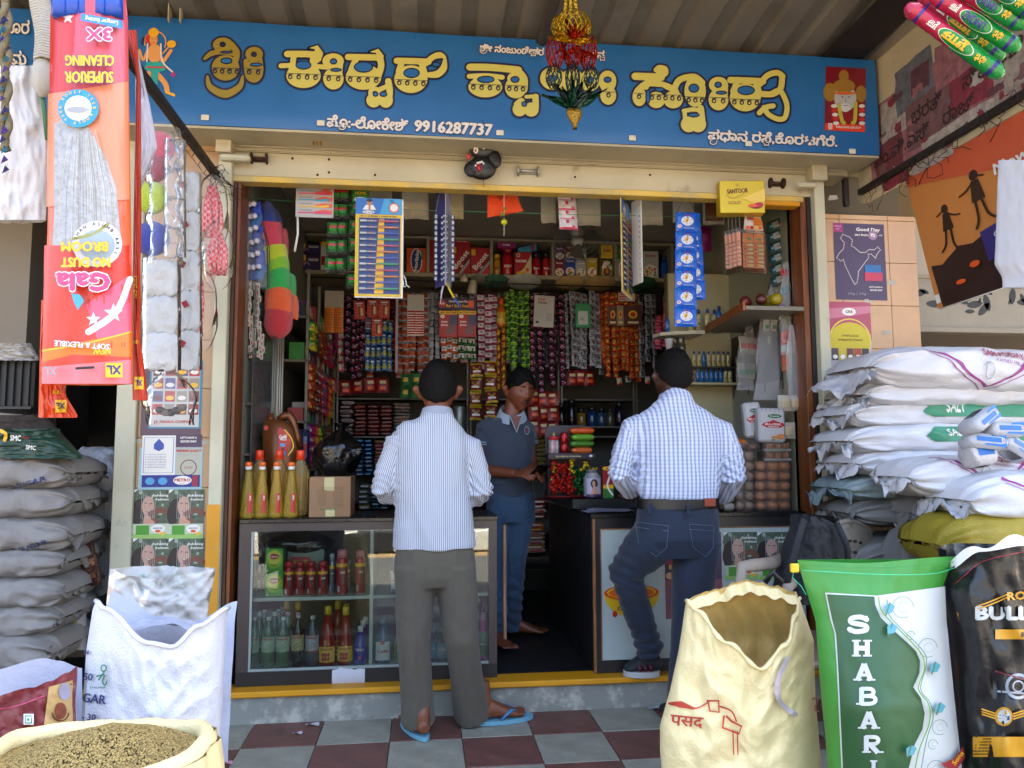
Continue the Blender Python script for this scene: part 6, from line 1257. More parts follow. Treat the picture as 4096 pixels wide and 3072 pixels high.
a.poly([D_(q)for q in((585,300),(650,330),(700,390),(730,450),(728,500),(690,560),(680,615),(585,610))],RED);a.stroke([D_(q)for q in((660,330),(730,420),(755,520),(700,610))],.006,YE)
a.text('Gold',*D_((640,405)),.026,WH,.0012,rot=5,width=.034);a.text('Winner',*D_((645,436)),.014,WH,.0006,width=.034);a.rect(*D_((612,515)),*D_((665,480)),LB);a.ell(*D_((640,545)),.006,.008,BR);a.rect(*D_((622,612)),*D_((670,560)),LB);a.ell(*D_((455,308)),.011,.012,RED)
a.build('label',t,fn=lambda u,v,h:Vc((u,.2395-h,v)),world=True)
x0,x1,z0,z1=pxr(1236,1907,1403,2070,.07);CBM=mat('8a6b4c',.75,0,.1,60,.12,5,name='cardboard')
def boxart(a,w,h):
 a.rect(w*.36,h*.66,w*.6,h*.985,mat('b0ac7c',.3));a.rect(w*.4,h*.02,w*.62,h*.2,mat('b0ac7c',.3));tx=mat('4c4030',.7)
 for k in range(5):a.rect(w*.3,h*(.74-k*.014)-.001,w*.85,h*(.74-k*.014),tx,adv=False)if k%2==0 else None
 for k in range(9):a.rect(w*.2,h*(.66-k*.045),w*.42,h*(.668-k*.045),tx,adv=False);a.rect(w*.58,h*(.62-k*.045),w*.82,h*(.628-k*.045),tx,adv=False)
 a.text('FRAGILE',w*.46,h*.2,h*.06,GRN,.0005,width=w*.36)
t=carton('cardboard_carton','brown cardboard carton with glossy tape on the showcase top','carton',(x0,x1,TZ,z1),.07,.22,'8a6b4c',boxart,m=CBM,r=.003)
bx=at(1347,1907,.18);binbag('black_bag','knotted black polythene bag on top of the cardboard carton',(bx.x,.17,z1),.118,.1,.235,9,True,.02)
#right counter
rc=T('shop_counter','dark framed counter with a pale panel and granite top, right of the gangway','counter',(2.1,CY,.146))
rx0_,rx1_=1.571,2.66;RT=.908;ri0=at(2403,2400,CY).x;rz1=at(2800,2108,CY).z;rz0=at(2800,2628,CY).z
B().rbox(rx0_-.01,rx1_+.01,CY-.012,1.36,RT-.022,RT,STONE,.003).build('granite_top',rc,True)
b=B();b.box(rx0_+.012,rx1_,CY,CY+.015,rz1,RT-.0225,FRD);b.box(rx0_+.012,rx1_,CY,CY+.015,.147,rz0,FRD);b.box(rx0_+.012,ri0,CY+.0005,CY+.015,rz0+.0005,rz1-.0005,FRD);b.build('front_frame',rc,True)
B().rbox(rx0_-.002,rx0_+.011,CY-.003,CY+.02,.147,RT-.023,woodm('8a5a34'),.001).build('wood_edge',rc,True);b=B();b.rbox(ri0,rx1_,CY-.003,CY+.002,rz1-.006,rz1-.0005,woodm('8a5a34'),.001);b.rbox(ri0,ri0+.005,CY-.003,CY+.002,rz0,rz1-.007,woodm('8a5a34'),.001);b.build('wood_bead',rc,True)
B().box(ri0+.005,rx1_,CY+.003,CY+.012,rz0,rz1-.006,mat('a3adaa',.35,0,.03,20,.05,2,name='pale_laminate')).build('front_panel',rc,True)
B().box(rx0_,rx0_+.02,CY+.021,1.35,.147,RT-.023,mat('171414',.5,0,.05,30,.2,5,name='dark_side')).build('side_panel',rc,True);B().box(rx1_-.02,rx1_,CY+.021,1.35,.147,RT-.023,FRD).build('side_panel',rc,True)
RS=at(2290,1996,.34).z;rxs=at(2290,2010,.34).x
B().rbox(rxs,2.68,.34,1.3,RT+.001,RS,mat('1a2024',.3,0,.15,60,.6,90,name='speckled_granite'),.003).build('raised_top',rc,True)
def poster(name,lab,box,Y,art,m=None,th=.0008,M=None,cat='poster',kind=None):
 x0,x1,z0,z1=box;w=x1-x0;h=z1-z0;t=T(name,lab,cat,((x0+x1)/2,Y,z0));rp=random.Random(int(x0*999))
 B().grid(lambda u,v:Vc((lp(-w/2,w/2,u),-.0004,lp(0,h,v))),2,2,m or WH).build('sheet',t)
 a=Art(.0002);art(a,w,h);a.build('print',t,M=FP(w,h,-.0008));return t
SKN=mat('b98a74',.5);SKD=mat('6a4030',.5);FG=mat('4c5a48',.5,0,0,60,.5,60,name='leafy_print');HR=mat('1c1614',.5)
def medimix(a,w,h):
 a.rect(0,h*.3,w,h,FG);r=random.Random(5)
 for k in range(22):a.ell(w*r.random(),h*(.4+.58*r.random()),w*r.uniform(.02,.07),h*r.uniform(.015,.05),[mat('4a5a44',.5),mat('8a9a8a',.5),mat('243024',.5),mat('a3aaa3',.5)][k%4],7,adv=False);a.L+=.2
 a.ell(w*.24,h*.62,w*.24,h*.2,HR);a.ell(w*.12,h*.5,w*.16,h*.22,HR);a.poly([(w*.3,h*.3),(w*.62,h*.3),(w*.6,h*.52),(w*.34,h*.52)],SKN);a.ell(w*.42,h*.66,w*.17,h*.2,SKN);a.stroke([(w*.5,h*.5),(w*.78,h*.58),(w*.97,h*.5)],w*.16,SKD);a.stroke([(w*.55,h*.42),(w*.7,h*.35)],w*.1,SKD)
 a.ell(w*.36,h*.72,w*.04,h*.012,HR);a.ell(w*.5,h*.71,w*.04,h*.012,HR);a.poly([(w*.42,h*.7),(w*.47,h*.62),(w*.4,h*.62)],mat('b98a70',.5));a.ell(w*.44,h*.555,w*.055,h*.025,mat('7a2a2a',.5));a.ell(w*.44,h*.562,w*.035,h*.01,WH)
 for k in range(9):u=.24+.045*k;a.stroke([(w*u,h*(.95-.02*k)),(w*(u+.02*sin(k)),h*.7),(w*u,h*.4)],w*.008,mat('b0b4b4',.3))
 a.text('Refreshing',w*.76,h*.88,h*.07,WH,.0005,width=w*.42);a.text('freshness',w*.8,h*.8,h*.07,WH,.0005,width=w*.36);a.rect(0,0,w,h*.3,mat('b0b8a0',.5));a.rect(0,0,w,h*.1,mat('8ab060',.5));a.rect(w*.12,h*.08,w*.48,h*.27,mat('3f8a24',.5));a.ell(w*.72,h*.2,w*.2,h*.09,WH);a.text('MEDIMIX',w*.72,h*.21,h*.04,NV,.0003,width=w*.26);a.ell(w*.72,h*.15,w*.08,h*.03,ORG);a.ell(w*.85,h*.1,w*.08,h*.03,YE);a.poly([(0,h),(w*.14,h),(0,h*.92)],WH)
for k,(a_,b_)in enumerate(((2895,3030),(3031,3163))):poster('soap_poster',['left','right'][k]+' poster of a face under splashing water on the counter panel',pxr(a_,2128,b_,2318,CY+.002),CY+.002,medimix)
def purp(a,w,h):
 a.rect(0,0,w,h,mat('3a2048',.4));a.rect(0,0,w,h*.45,mat('7a4450',.4));a.ell(w*.1,h*.72,w*.2,h*.1,mat('8a1c44',.4));a.text('Buy 1 Get 1 !!',w*.5,h*.6,h*.07,YE,.001,width=w*.85);a.rect(w*.15,h*.14,w*.35,h*.46,RED);a.rect(w*.15,h*.42,w*.35,h*.5,GRN);a.rect(w*.62,h*.3,w*.8,h*.5,GRN);a.text('GRB',w*.25,h*.3,h*.05,WH);a.ell(w*.08,h*.5,w*.07,h*.04,mat('c09a70',.4))
poster('offer_poster','purple and rose offer poster behind the jeans leg on the counter panel',pxr(2660,2130,2888,2473,CY+.002),CY+.002,purp)
t=T('bowl_sticker','yellow and orange noodle bowl sticker on the counter panel behind the jeans','sticker',at(2526,2470,CY+.002));a=Art(.0003);zx=lambda x,y:(at(1900+x*.6329,1950+y*.6329,CY).x-t.location.x,at(1900+x*.6329,1950+y*.6329,CY).z-t.location.z)
E1=lambda x,y,rx,ry,m,**k:a.ell(*zx(x,y),rx*.6329*.00122,ry*.6329*.00122,m,**k)
c_=zx(990,680);pts=[zx(812+0,660),zx(830,730),zx(880,790),zx(960,820),zx(1040,818),zx(1110,780),zx(1155,720),zx(1168,650)];a.poly(pts,mat('c9a010',.4));E1(990,665,178,50,mat('c23a10',.4));E1(990,662,160,40,mat('d2b020',.4));E1(990,665,150,34,mat('c85a10',.4));E1(885,800,16,20,mat('a02810',.4));E1(1085,805,16,20,mat('a02810',.4))
a.stroke([zx(1000,640),zx(1050,600),zx(1060,540),zx(1045,500)],.02,mat('c9a010',.4));a.stroke([zx(1010,620),zx(1040,570)],.014,mat('c23a10',.4));a.text('ನೂಡಲ್ಸ್',*zx(1000,760),.03,PU,.001,width=.16);a.build('print',t,M=FP(0,0,0))
#display stand and sweets
DY=.42;DZ=RS+.0005
def dz(x,y,Y=DY):q=at(2150+x*.3014,1600+y*.3014,Y);return q
t=T('display_stand','dark cardboard display stand of jars and sweets on the raised counter','display stand',(dz(400,1200).x,DY,DZ));DKC=mat('241a22',.45,name='dark_card')
x0=dz(148,800).x;x1=dz(760,800).x;zt_=dz(400,335,.5).z;zm=dz(400,780).z;zm2=dz(400,716).z
b=B();b.prism([(x0,DY+.11,DZ),(x1,DY+.11,DZ),(x1,DY+.11,zt_-.03),(x1-.03,DY+.11,zt_),(x0+.02,DY+.11,zt_),(x0,DY+.11,zt_-.03)],(0,.004,0),DKC);b.build('backboard',t,True)
B().box(x0,x1,DY,DY+.109,zm2-.004,zm2,DKC).build('tray',t,True);B().box(x0,x1,DY-.003,DY-.0005,zm,zm2+.004,DKC).build('fascia',t,True);B().box(x0-.001,x0+.001,DY,DY+.109,DZ,zm2-.005,DKC).build('side_card',t,True)
a=Art(.0003);a.text('THE COFFEE FOR COFFEE LOVERS',(x0+x1)/2-.02,(zm+zm2)/2,.01,CRM,.0003,width=(x1-x0)*.55);a.ell(x1-.022,(zm+zm2)/2+.002,.01,.006,WH);a.build('fascia_print',t,fn=lambda u,v,h:Vc((u,DY-.0035-h,v)),world=True)
def small(px0,px1,yt,lab,parts,nm,cat,zb_=None,Y=DY+.03,n=14):
 q0=dz(px0,yt,Y);q1=dz(px1,yt,Y);w=(q1.x-q0.x)/2;zb0=zb_ if zb_ is not None else zm2+.0005;h=q0.z-zb0;return lathe_thing(nm,lab,cat,((q0.x+q1.x)/2,Y+w*.9,zb0),[(p_,m,[(r_*w,z*h)for r_,z in pr])for p_,m,pr in parts],n=n),w,h
tj,w,h=small(152,300,480,'red capped jar of striped sweets on the display stand',[('glass',film((.9,.85,.85),.25,'jar_film',.08,0),[(.9,0),(1,.05),(1,.8)]),('lid',RED,[(1.02,.8),(1.02,.98),(.9,1)])],'sweet_jar','jar')
for k in range(5):B().tube([(-w*.6+k*w*.3,0,.004),(-w*.6+k*w*.3,-.005,h*.75)],.006,[RED,WH,PK][k%3],6).build('sweet_stick',tj)
B().rbox(-.006,.006,-.003,.003,h*.9,h*1.2,mat('a8904a',.6),.002).build('wooden_spoon',tj)
for k in range(2):small(308,420,572-k*142,['lower','upper'][k]+' red drink can of the pair on the display stand',[('can',mat('8a1418',.2,.6),[(.85,0),(1,.06),(1,.94),(.85,1)]),('lid',AL,[(.84,1),(.8,.985)])],'drink_can','can',zb_=zm2+.0005+k*.052)
for k,(y0,y1,c,lab)in enumerate(((635,716,'b8541c','orange tub at the bottom of the packet pile'),(557,636,'3a6a14','dark green packet second in the pile'),(477,560,'5a8a1c','light green packet third in the pile'),(392,480,'b8480c','orange packet on top of the pile'))):
 q0=dz(440 if k%2 else 455,y1,DY+.03);q1=dz(770 if k else 740,y0,DY+.03);t=T('food_packet',lab+' on the display stand','packet',((q0.x+q1.x)/2,DY+.07,zm2+.0005+k*.0365),0,'packets piled on the display stand');me=packmesh(q1.x-q0.x,.07,.036,mat(c,.3,.1,.4,50),mat(c,.3));o=NEWO('packet',me);LINK(o);o.parent=t
def candy(c):
 b=B();m=foil(c,.5,.2);b.ball((0,0,0),.013,m,7,5,(1,.8,.8))
 for s in(-1,1):b.grid(lambda u,v:Vc((s*(.01+.014*v),(.002+.010*v)*cos(6.28*u),(.002+.010*v)*sin(6.28*u)*(1+.3*sin(u*18)))),6,1,m,False,True)
 return b.mesh('candy')
cmr,cmg,cmy=candy('a3180c'),candy('0c5a20'),candy('c0a010');r=random.Random(12)
hang=[]
for(lst,n,xa_,xb_,ya_,yb_,grp,col)in((cmr,46,165,460,820,1225,'red',0),(cmg,34,440,650,900,1215,'green',0),(cmy,7,400,740,810,940,'yellow',0)):
 t=T('sweets_bag','hanging cluster of %s wrapped sweets in the display stand'%grp,'sweets',dz((xa_+xb_)/2,ya_,DY))
 for k in range(n):
  x=r.uniform(xa_,xb_);y=r.uniform(ya_,yb_);
  if grp=='red' and(x-xa_>200)and y<900:y+=100
  q=dz(x,y,DY+r.uniform(-.02,.03));o=NEWO('sweet',lst if r.random()<.95 else cmy);LINK(o);o.parent=t;o.location=q-t.location;o.rotation_euler=(r.uniform(-1,1),r.uniform(-1.5,1.5),r.uniform(-1.5,1.5));o.scale=(1,1,1)if grp!='green' else(.85,)*3
tag(B().lathe([(.1,0),(.12,.012),(.122,.014)],mat('5a0c10',.4),20,sy=.5,c=(dz(380,1290).x,DY-.0,DZ)).build('red_tray'),'dark red plastic tray under the sweets','tray')
tj,w,h=small(632,866,940,'round sweet jar with a portrait label on the raised counter',[('jar',film((.85,.86,.92),.3,'jar_film',.05,0),[(.95,0),(1,.05),(1,.75),(.7,.9),(.7,1)]),('rim',PU,[(1.02,0),(1.02,.06)]),('lid',mat('6a6a74',.2,.3),[(.72,.93),(.72,1.03),(.6,1.04)])],'sweet_jar','jar',zb_=DZ+.004,Y=DY-.06)
a=Art(.0003);a.rect(-w*.9,h*.08,w*.9,h*.72,mat('a8a4c0',.4));a.ell(0,h*.52,w*.42,h*.17,HR);a.ell(-w*.05,h*.52,w*.17,h*.11,SKN);a.poly([(-w*.45,h*.1),(w*.4,h*.1),(w*.25,h*.4),(-w*.1,h*.45)],SKN);a.rect(-w*.9,h*.05,w*.9,h*.13,PU);a.build('wrap_label',tj,fn=wrapA(w,0),sub=6,ext=(-w,w,0,h))
q0=dz(868,880,DY-.05);q1=dz(1010,1290,DY-.05);carton('snack_packet','red and green packet with a yellow free flash beside the portrait jar','packet',(q0.x,q1.x,DZ,q0.z),DY-.05,.03,'8a121c',lambda a,w,h:(a.rect(0,0,w,h*.35,GRN),a.rect(0,h*.3,w,h*.42,YE),a.ell(w*.45,h*.93,w*.5,h*.06,YE),a.text('FREE',w*.45,h*.93,h*.06,RED,.0005),a.stroke([(w*.9,h*.1),(w*.4,h*.4),(w*.8,h*.8)],.01,WH)),r=.006)
for k in range(3):
 q=at(2420+k*22,2040-k*6,.2);tag(B().grid(lambda u,v:Vc((lp(-.1,.1,u),lp(-.07,.07,v),.001+.004*sin(u*3+k))),6,4,mat(['9a98b8','b0aec4','88869a'][k],.6)).build('paper_sheet',None,loc=None),['lowest','middle','topmost'][k]+' lilac paper sheet lying on the front of the counter','paper','papers on the counter').location=(q.x-.02,.14+.03*k,RT+.003+k*.003);bpy.context.scene.objects
#buns and rusk
bun_mats={'b':mat('9a5c24',.55,0,.15,40,.2,8,name='brown_bun'),'g':mat('8a7058',.5,0,.15,40,.2,8,name='pale_bun'),'d':mat('5a3018',.5,0,.15,40,.2,8,name='dark_bun')}
def bunpack(px0,px1,yb,yt,Y,n,kind,lab,grp,biscuits=False,zb_=None):
 x0=at(px0,yb,Y).x;x1=at(px1,yb,Y).x;h=(yb-yt)*mpp(Y);w=x1-x0;z=zb_
 t=T('bun_packet',lab,'packet',((x0+x1)/2,Y,z),0,grp);m=bun_mats[kind]
 if biscuits:
  for k in range(9):b=B();b.rbox(-w*.46+k*w*.1,-w*.46+k*w*.1+w*.085,.0,.09,h*.25,h*.9,bun_mats['b' if k%3 else 'd'],.008);b.build('rusk',t)
  B().rbox(-w*.5,w*.5,-.004,.096,0,h*.3,film((.85,.8,.75),.35,'tray_film',.1,0),.004).build('tray',t)
 else:
  rr_=w/n/2
  for row in range(2):
   for k in range(n):b=B();b.ball((-w/2+rr_*(2*k+1),rr_*1.0+row*rr_*2,h*.5),1,m,14,9,(rr_*1.02,rr_,h*.5));b.build('bun',t)
 b=B();b.grid(lambda u,v:(lambda a_,q:Vc((q*(w/2+.004)*math.copysign(abs(cos(a_))**.45,cos(a_)),.05+q*.058*math.copysign(abs(sin(a_))**.45,sin(a_)),h*v+.003*sin(a_*9+v*5))))(TAU*u,.96+.04*sin(v*3.14)+.02*sin(u*60)),40,6,film((1,.97,.94),.05,'bun_film',.07,1,40),True,True);b.build('wrapper',t)
BY=.1
yb=2049
hs=[38,40,40,41,42,40,38]
z=RT+.001
for k in range(7):
 yt=yb-hs[k];H_=hs[k]*mpp(BY)
 if k<5:bunpack(3026,3172,yb,yt,BY,3,'bbbbb'[k],ORD[k]+' packet of round brown buns counted upwards at the right jamb','brown bun packets',zb_=z)
 else:bunpack(3058,3166,yb,yt,BY,3,'b',['lower','upper'][k-5]+' tray of sliced rusks on top of the brown buns','rusk trays',True,zb_=z)
 if k<6:bunpack(2943,3023,yb,yt,BY+.01,2,'g',ORD[k]+' packet of pale buns counted upwards beside the checked shirt','pale bun packets',zb_=z)
 else:bunpack(2950,3050,yb,yt,BY+.03,2,'d','dark bun packet on top of the pale bun packets','pale bun packets',zb_=z)
 z+=H_;yb=yt
TZ2=z
for k in range(4):x0,x1,z0,z1=pxr(2893,1930,2939,1960,.08);me=packmesh(x1-x0,.08,.042,mat('a39a84',.3,.2,.8,60),GY);o=NEWO('silver_packet',me);LINK(o);o.location=((x0+x1)/2,.12,RT+.001+k*.042);tag(o,ORD[k]+' crumpled silver packet counted upwards beside the hand of the checked-shirt man','packet','silver packets')
t=T('orange_fruit','orange plastic toy above the pale buns','toy',at(2960,1775,.2));B().ball((0,0,0),.035,mat('b85a0c',.35),14,9,(1.1,1,.8)).build('body',t)
def rusk(a,w,h):
 r=random.Random(2)
 for k in range(12):a.ell(w*(.12+.16*(k%6)),h*(.96-.06*(k//6)),w*.018,h*.014,BK,6,adv=False)
 a.L+=1;a.ell(w*.6,h*.76,w*.26,h*.06,mat('145a2c',.4));a.text('Freshly',w*.6,h*.76,h*.05,WH,.0004,width=w*.34);a.poly([(w*.1,h*.5),(w*.2,h*.56),(w*.4,h*.6),(w*.55,h*.65),(w*.7,h*.6),(w*.9,h*.56),(w*.97,h*.5),(w*.8,h*.42),(w*.3,h*.42)],RED);a.text('RUSK',w*.54,h*.52,h*.08,WH,.0008,width=w*.6);a.text('PREMIUM',w*.54,h*.45,h*.04,WH,.0003,width=w*.4)
 for(u,v)in((.75,.12),(.82,.2),(.6,.14)):a.ell(w*u,h*v,w*.17,h*.04,mat('b8763a',.5))
 a.poly([(w*.4,h*.06),(w*.6,h*.1),(w*.55,h*.04)],GRN)
for k,(a_,b_,yt,yb_,Y,rz)in enumerate(((3036,3141,1631,1783,.09,-.06),(2985,3050,1608,1749,.17,-.12))):
 x0,x1,z0,z1=pxr(a_,yt,b_,yb_,Y);t=carton('rusk_packet',['front white rusk packet with a red badge on top of the rusk trays','rear white rusk packet leaning behind the front one'][k],'packet',(x0,x1,z0 if k else TZ2,z1),Y,.06,'b0aeb0',rusk,rz=rz,r=.01,group=None);t.rotation_euler=(rad(-3),rad([1.5,-3][k]),rz)
#people
def limb(b,st,m,xd=(1,0,0),n=20,e=.9):
 """st: list of (point, half width along xd, half depth)"""
 xd=Vc(xd);pts=[Vc(s[0])for s in st];k=len(pts);vs=[];fs=[]
 for i in range(k):
  t=(pts[min(i+1,k-1)]-pts[max(i-1,0)]).normalized();u=(xd-t*xd.dot(t)).normalized();w=t.cross(u)
  for j in range(n):
   q=2*pi*j/n;c,s_=cos(q),sin(q);vs.append(pts[i]+u*(st[i][1]*math.copysign(abs(c)**e,c))+w*(st[i][2]*math.copysign(abs(s_)**e,s_)))
 for i in range(k-1):
  for j in range(n):fs.append((i*n+j,i*n+(j+1)%n,(i+1)*n+(j+1)%n,(i+1)*n+j))
 fs+=[tuple(range(n))[::-1],tuple((k-1)*n+j for j in range(n))];b.add(vs,fs,m,True)
def fuse(b,name,parent,mats,voxel=.008,smooth=3,disp=None,pick=None,st=None,label=None):
 me=b.mesh('tmp');o=NEWO('tmp',me);LINK(o)
 r_=o.modifiers.new('r','REMESH');r_.mode='VOXEL';r_.voxel_size=voxel
 s_=o.modifiers.new('s','SMOOTH');s_.iterations=smooth;s_.factor=.5
 dg=bpy.context.evaluated_depsgraph_get();dg.update();m2=bpy.data.meshes.new_from_object(o.evaluated_get(dg));bpy.data.objects.remove(o);bpy.data.meshes.remove(me)
 m2.name=name;m2.materials.clear();[m2.materials.append(m)for m in mats]
 n=len(m2.vertices);co=[v.co.copy()for v in m2.vertices];no=[v.normal.copy()for v in m2.vertices]
 if st:
  at_=m2.attributes.new('st','FLOAT_VECTOR','POINT');fl=[]
  for c in co:fl+=list(st(c))
  at_.data.foreach_set('vector',fl)
 if disp:
  for i in range(n):m2.vertices[i].co=co[i]+no[i]*disp(co[i],no[i])
 if pick:m2.polygons.foreach_set('material_index',[pick(p.center)for p in m2.polygons])
 m2.polygons.foreach_set('use_smooth',[True]*len(m2.polygons))
 inv=wm(parent).inverted();m2.transform(inv);m2.update()
 o=NEWO(name,m2);LINK(o);o.parent=parent;return tag(o,label)
def headpts(M,b,m,hairm=None,face=True,k=1.):
 """head mesh in local frame: face to -y, origin mid head; M places it"""
 def g(x,z,cx,cz,sx,sz):return math.exp(-((x-cx)/sx)**2-((z-cz)/sz)**2)
 def f(u,v):
  a=2*pi*u;p=pi*max(.01,min(.99,v));x=sin(p)*sin(a);y=-sin(p)*cos(a);z=-cos(p)
  jaw=max(0,-z);X=x*.074*(1-.3*jaw**1.6);Z=z*.118;Y=y*(.092 if y>0 else.088)+(-.012*jaw if y<0 else-.02*jaw)
  if y<0:
   d=.021*g(X,Z,0,-.022,.011,.016)+.010*g(X,Z,0,.005,.008,.03)+.005*g(X,Z,0,.033,.05,.008)-.009*(g(X,Z,-.031,.015,.017,.011)+g(X,Z,.031,.015,.017,.011))+.004*(g(X,Z,-.031,.013,.012,.007)+g(X,Z,.031,.013,.012,.007))+.007*g(X,Z,0,-.052,.02,.006)+.007*g(X,Z,0,-.064,.016,.005)-.003*g(X,Z,0,-.058,.022,.0022)+.009*g(X,Z,0,-.095,.02,.014)+.004*(g(X,Z,-.04,-.02,.018,.02)+g(X,Z,.04,-.02,.018,.02))
   Y-=d*min(1,-y*2.2)
  return M@Vc((X*k,Y*k,Z*k))
 b.grid(f,56,44,m,True,True)
 for s in(-1,1):
  E_=M@Matrix.Translation((s*.083*k,.01,-.008))@Matrix.Rotation(s*.45,4,'Y');b.lathe([(.004,-.036),(.011,-.03),(.013,-.012),(.019,.01),(.018,.024),(.006,.034)],m,14,E_,sy=.75);
def hairmesh(M,parent,line,k=1.07,col='0b0908',crop=1.):
 hm=mat(col,.6,0,.8,160,.3,60,spec=.15,name='black_hair');b=B();nu,nv=56,36
 def f(u,v):
  a=2*pi*u;p=pi*(1-v*line(a));x=sin(p)*sin(a);y=-sin(p)*cos(a);z=-cos(p);kk=k+.035*nz((x*7,y*7,z*7),1.)+.04*max(0,z)*crop+.022*nz((x*22,y*22,z*9),1.)
  kk=lp(kk,.98,max(0,v-.93)/.07);jaw=max(0,-z)
  return M@Vc((x*.074*kk*(1-.3*jaw**1.6),y*.092*kk-.0*jaw-.004*jaw,z*.118*kk))
 b.grid(f,nu,nv,hm,True,True);return b.build('hair',parent,True)
def hand(b,m,w,d,up,curl=.5,s=1.,side=1,L=.085):
 """palm from wrist w along d; up = back of hand direction; fingers curl away from up"""
 w=Vc(w);d=Vc(d).normalized();up=Vc(up);up=(up-d*up.dot(d)).normalized();r=d.cross(up)*side
 limb(b,[(w-d*.02,.024,.018),(w+d*.02*s,.031*s,.015),(w+d*.06*s,.038*s,.014),(w+d*L*s,.037*s,.012)],m,r,12)
 for i,(o_,l_)in enumerate(((-.028,.062),(-.0095,.072),(.0095,.068),(.028,.052))):
  p=w+d*(L-.008)*s+r*o_*s;q=d.copy();pts=[p];c=curl*(.7+.12*i)
  for j,f_ in enumerate((.45,.32,.23)):q=(q*cos(c)-up*sin(c)).normalized();nu_=d.cross(up);p=p+q*l_*f_*s;pts.append(p);up2=up;
  b.tube(pts,[.0095*s,.009*s,.008*s,.0065*s],m,8)
 p=w+d*.025*s-r*.028*s;q=(d*.75-r*.65-up*.3).normalized();b.tube([p,p+q*.035*s,p+(q*.6+d*.4).normalized()*.06*s,p+(q*.4+d*.6).normalized()*.08*s],[.013*s,.0115*s,.0095*s,.007*s],m,8)
def foot(b,m,heel,d,s=1.,ank=None,aw=.028):
 heel=Vc(heel);d=Vc((d[0],d[1],0)).normalized();z=Vc((0,0,1));r=Vc((d.y,-d.x,0))
 limb(b,[(heel+z*.03-d*.008,.02,.02),(heel+z*.032+d*.02,.031,.03),(heel+z*.045+d*.07,.032,.04),(heel+z*.028+d*.13,.04,.026),(heel+z*.016+d*.185,.045,.015),(heel+z*.012+d*.205,.04,.010)],m,r,14)
 for i,(o_,l_,q)in enumerate(((-.032,.05,.013),(-.012,.045,.010),(.005,.038,.0095),(.02,.03,.009),(.034,.022,.008))):p=heel+z*.013+d*.19+r*o_;b.tube([p,p+d*l_*.6+z*.003,p+d*l_*.98-z*.003],[q,q,q*.8],m,8)
 if ank is not None:limb(b,[(Vc(ank),aw,aw),(heel+d*.035+z*.075,.032,.036),(heel+d*.03+z*.03,.03,.034)],m,r,12)
def stripem(kind):
 m=bpy.data.materials.new('shirt_cloth');m.use_nodes=True;n=m.node_tree.nodes;l=m.node_tree.links;p=n['Principled BSDF'];p.inputs['Roughness'].default_value=.8;p.inputs['Sheen Weight'].default_value=.15
 a=n.new('ShaderNodeAttribute');a.attribute_name='st';sp=n.new('ShaderNodeSeparateXYZ');l.new(a.outputs['Vector'],sp.inputs[0])
 def wave(o,per,duty,soft=.12):
  d_=n.new('ShaderNodeMath');d_.operation='DIVIDE';d_.inputs[1].default_value=per;l.new(o,d_.inputs[0]);f_=n.new('ShaderNodeMath');f_.operation='PINGPONG';f_.inputs[1].default_value=.5;l.new(d_.outputs[0],f_.inputs[0])
  r_=n.new('ShaderNodeMapRange');r_.inputs[1].default_value=duty/2-soft/2;r_.inputs[2].default_value=duty/2+soft/2;r_.inputs[3].default_value=1;r_.inputs[4].default_value=0;l.new(f_.outputs[0],r_.inputs[0]);return r_.outputs[0]
 mx=n.new('ShaderNodeMix');mx.data_type='RGBA';l.new(mx.outputs[2],p.inputs['Base Color'])
 if kind=='stripe':l.new(wave(sp.outputs[0],.0082,.28,.1),mx.inputs[0]);mx.inputs[6].default_value=(.47,.50,.57,1);mx.inputs[7].default_value=(.045,.065,.12,1)
 else:
  w1=wave(sp.outputs[0],.0195,.45);w2=wave(sp.outputs[1],.017,.4);ad=n.new('ShaderNodeMath');ad.operation='MULTIPLY_ADD';ad.inputs[1].default_value=.22;l.new(w2,ad.inputs[0]);m3=n.new('ShaderNodeMath');m3.operation='MULTIPLY';m3.inputs[1].default_value=.72;l.new(w1,m3.inputs[0]);l.new(m3.outputs[0],ad.inputs[2]);l.new(ad.outputs[0],mx.inputs[0])
  mx.inputs[6].default_value=(.52,.57,.70,1);mx.inputs[7].default_value=(.16,.20,.36,1)
 tc=n.new('ShaderNodeTexCoord');t=n.new('ShaderNodeTexNoise');t.inputs['Scale'].default_value=24;l.new(tc.outputs['Object'],t.inputs[0]);bn=n.new('ShaderNodeBump');bn.inputs['Strength'].default_value=.25;bn.inputs['Distance'].default_value=.01;l.new(t.outputs['Fac'],bn.inputs['Height']);l.new(bn.outputs[0],p.inputs['Normal']);return m
def segst(arms,cx):
 """stripe coordinates: along-cloth coordinate per vertex; arms = [(shoulder, elbow, wrist)]"""
 def f(c):
  best=None
  for A in arms:
   for a_,b_ in zip(A[:-1],A[1:]):
    d=b_-a_;t=max(0,min(1,(c-a_).dot(d)/d.length_squared));q=(c-(a_+d*t)).length
    if(best is None or q<best[0])and(t>.12 or a_ is not A[0]):best=(q,a_,d.normalized())
  if best and best[0]<.068:d=best[2];v=c-best[1];side=d.cross(Vc((0,1,0))).normalized();return(v.dot(side),v.dot(d),0)
  return(c.x-cx+.1*0,c.z,0)
 return f
def folds(cz,amp=.006,el=()):
 def f(c,n):
  d=amp*(1.5*nz((c.x*9+c.z*1.5,c.y*6,c.z*2.),1.)-1.2*abs(nz((c.x*7,c.y*5,c.z*4+c.x*3),1.3))+.4*nz((c.x*22,c.y*14,c.z*8),1.))-.001
  for(e_,r_)in el:
   q=(c-e_).length
   if q<r_:d+=(1-q/r_)*.009*sin((c.z*.8+c.x*.5+c.y*.3)*210+4*nz(c*9,1.))
  return d
 return f
def A_(x,y,Y):return at(x,y,Y)
YA=-.27
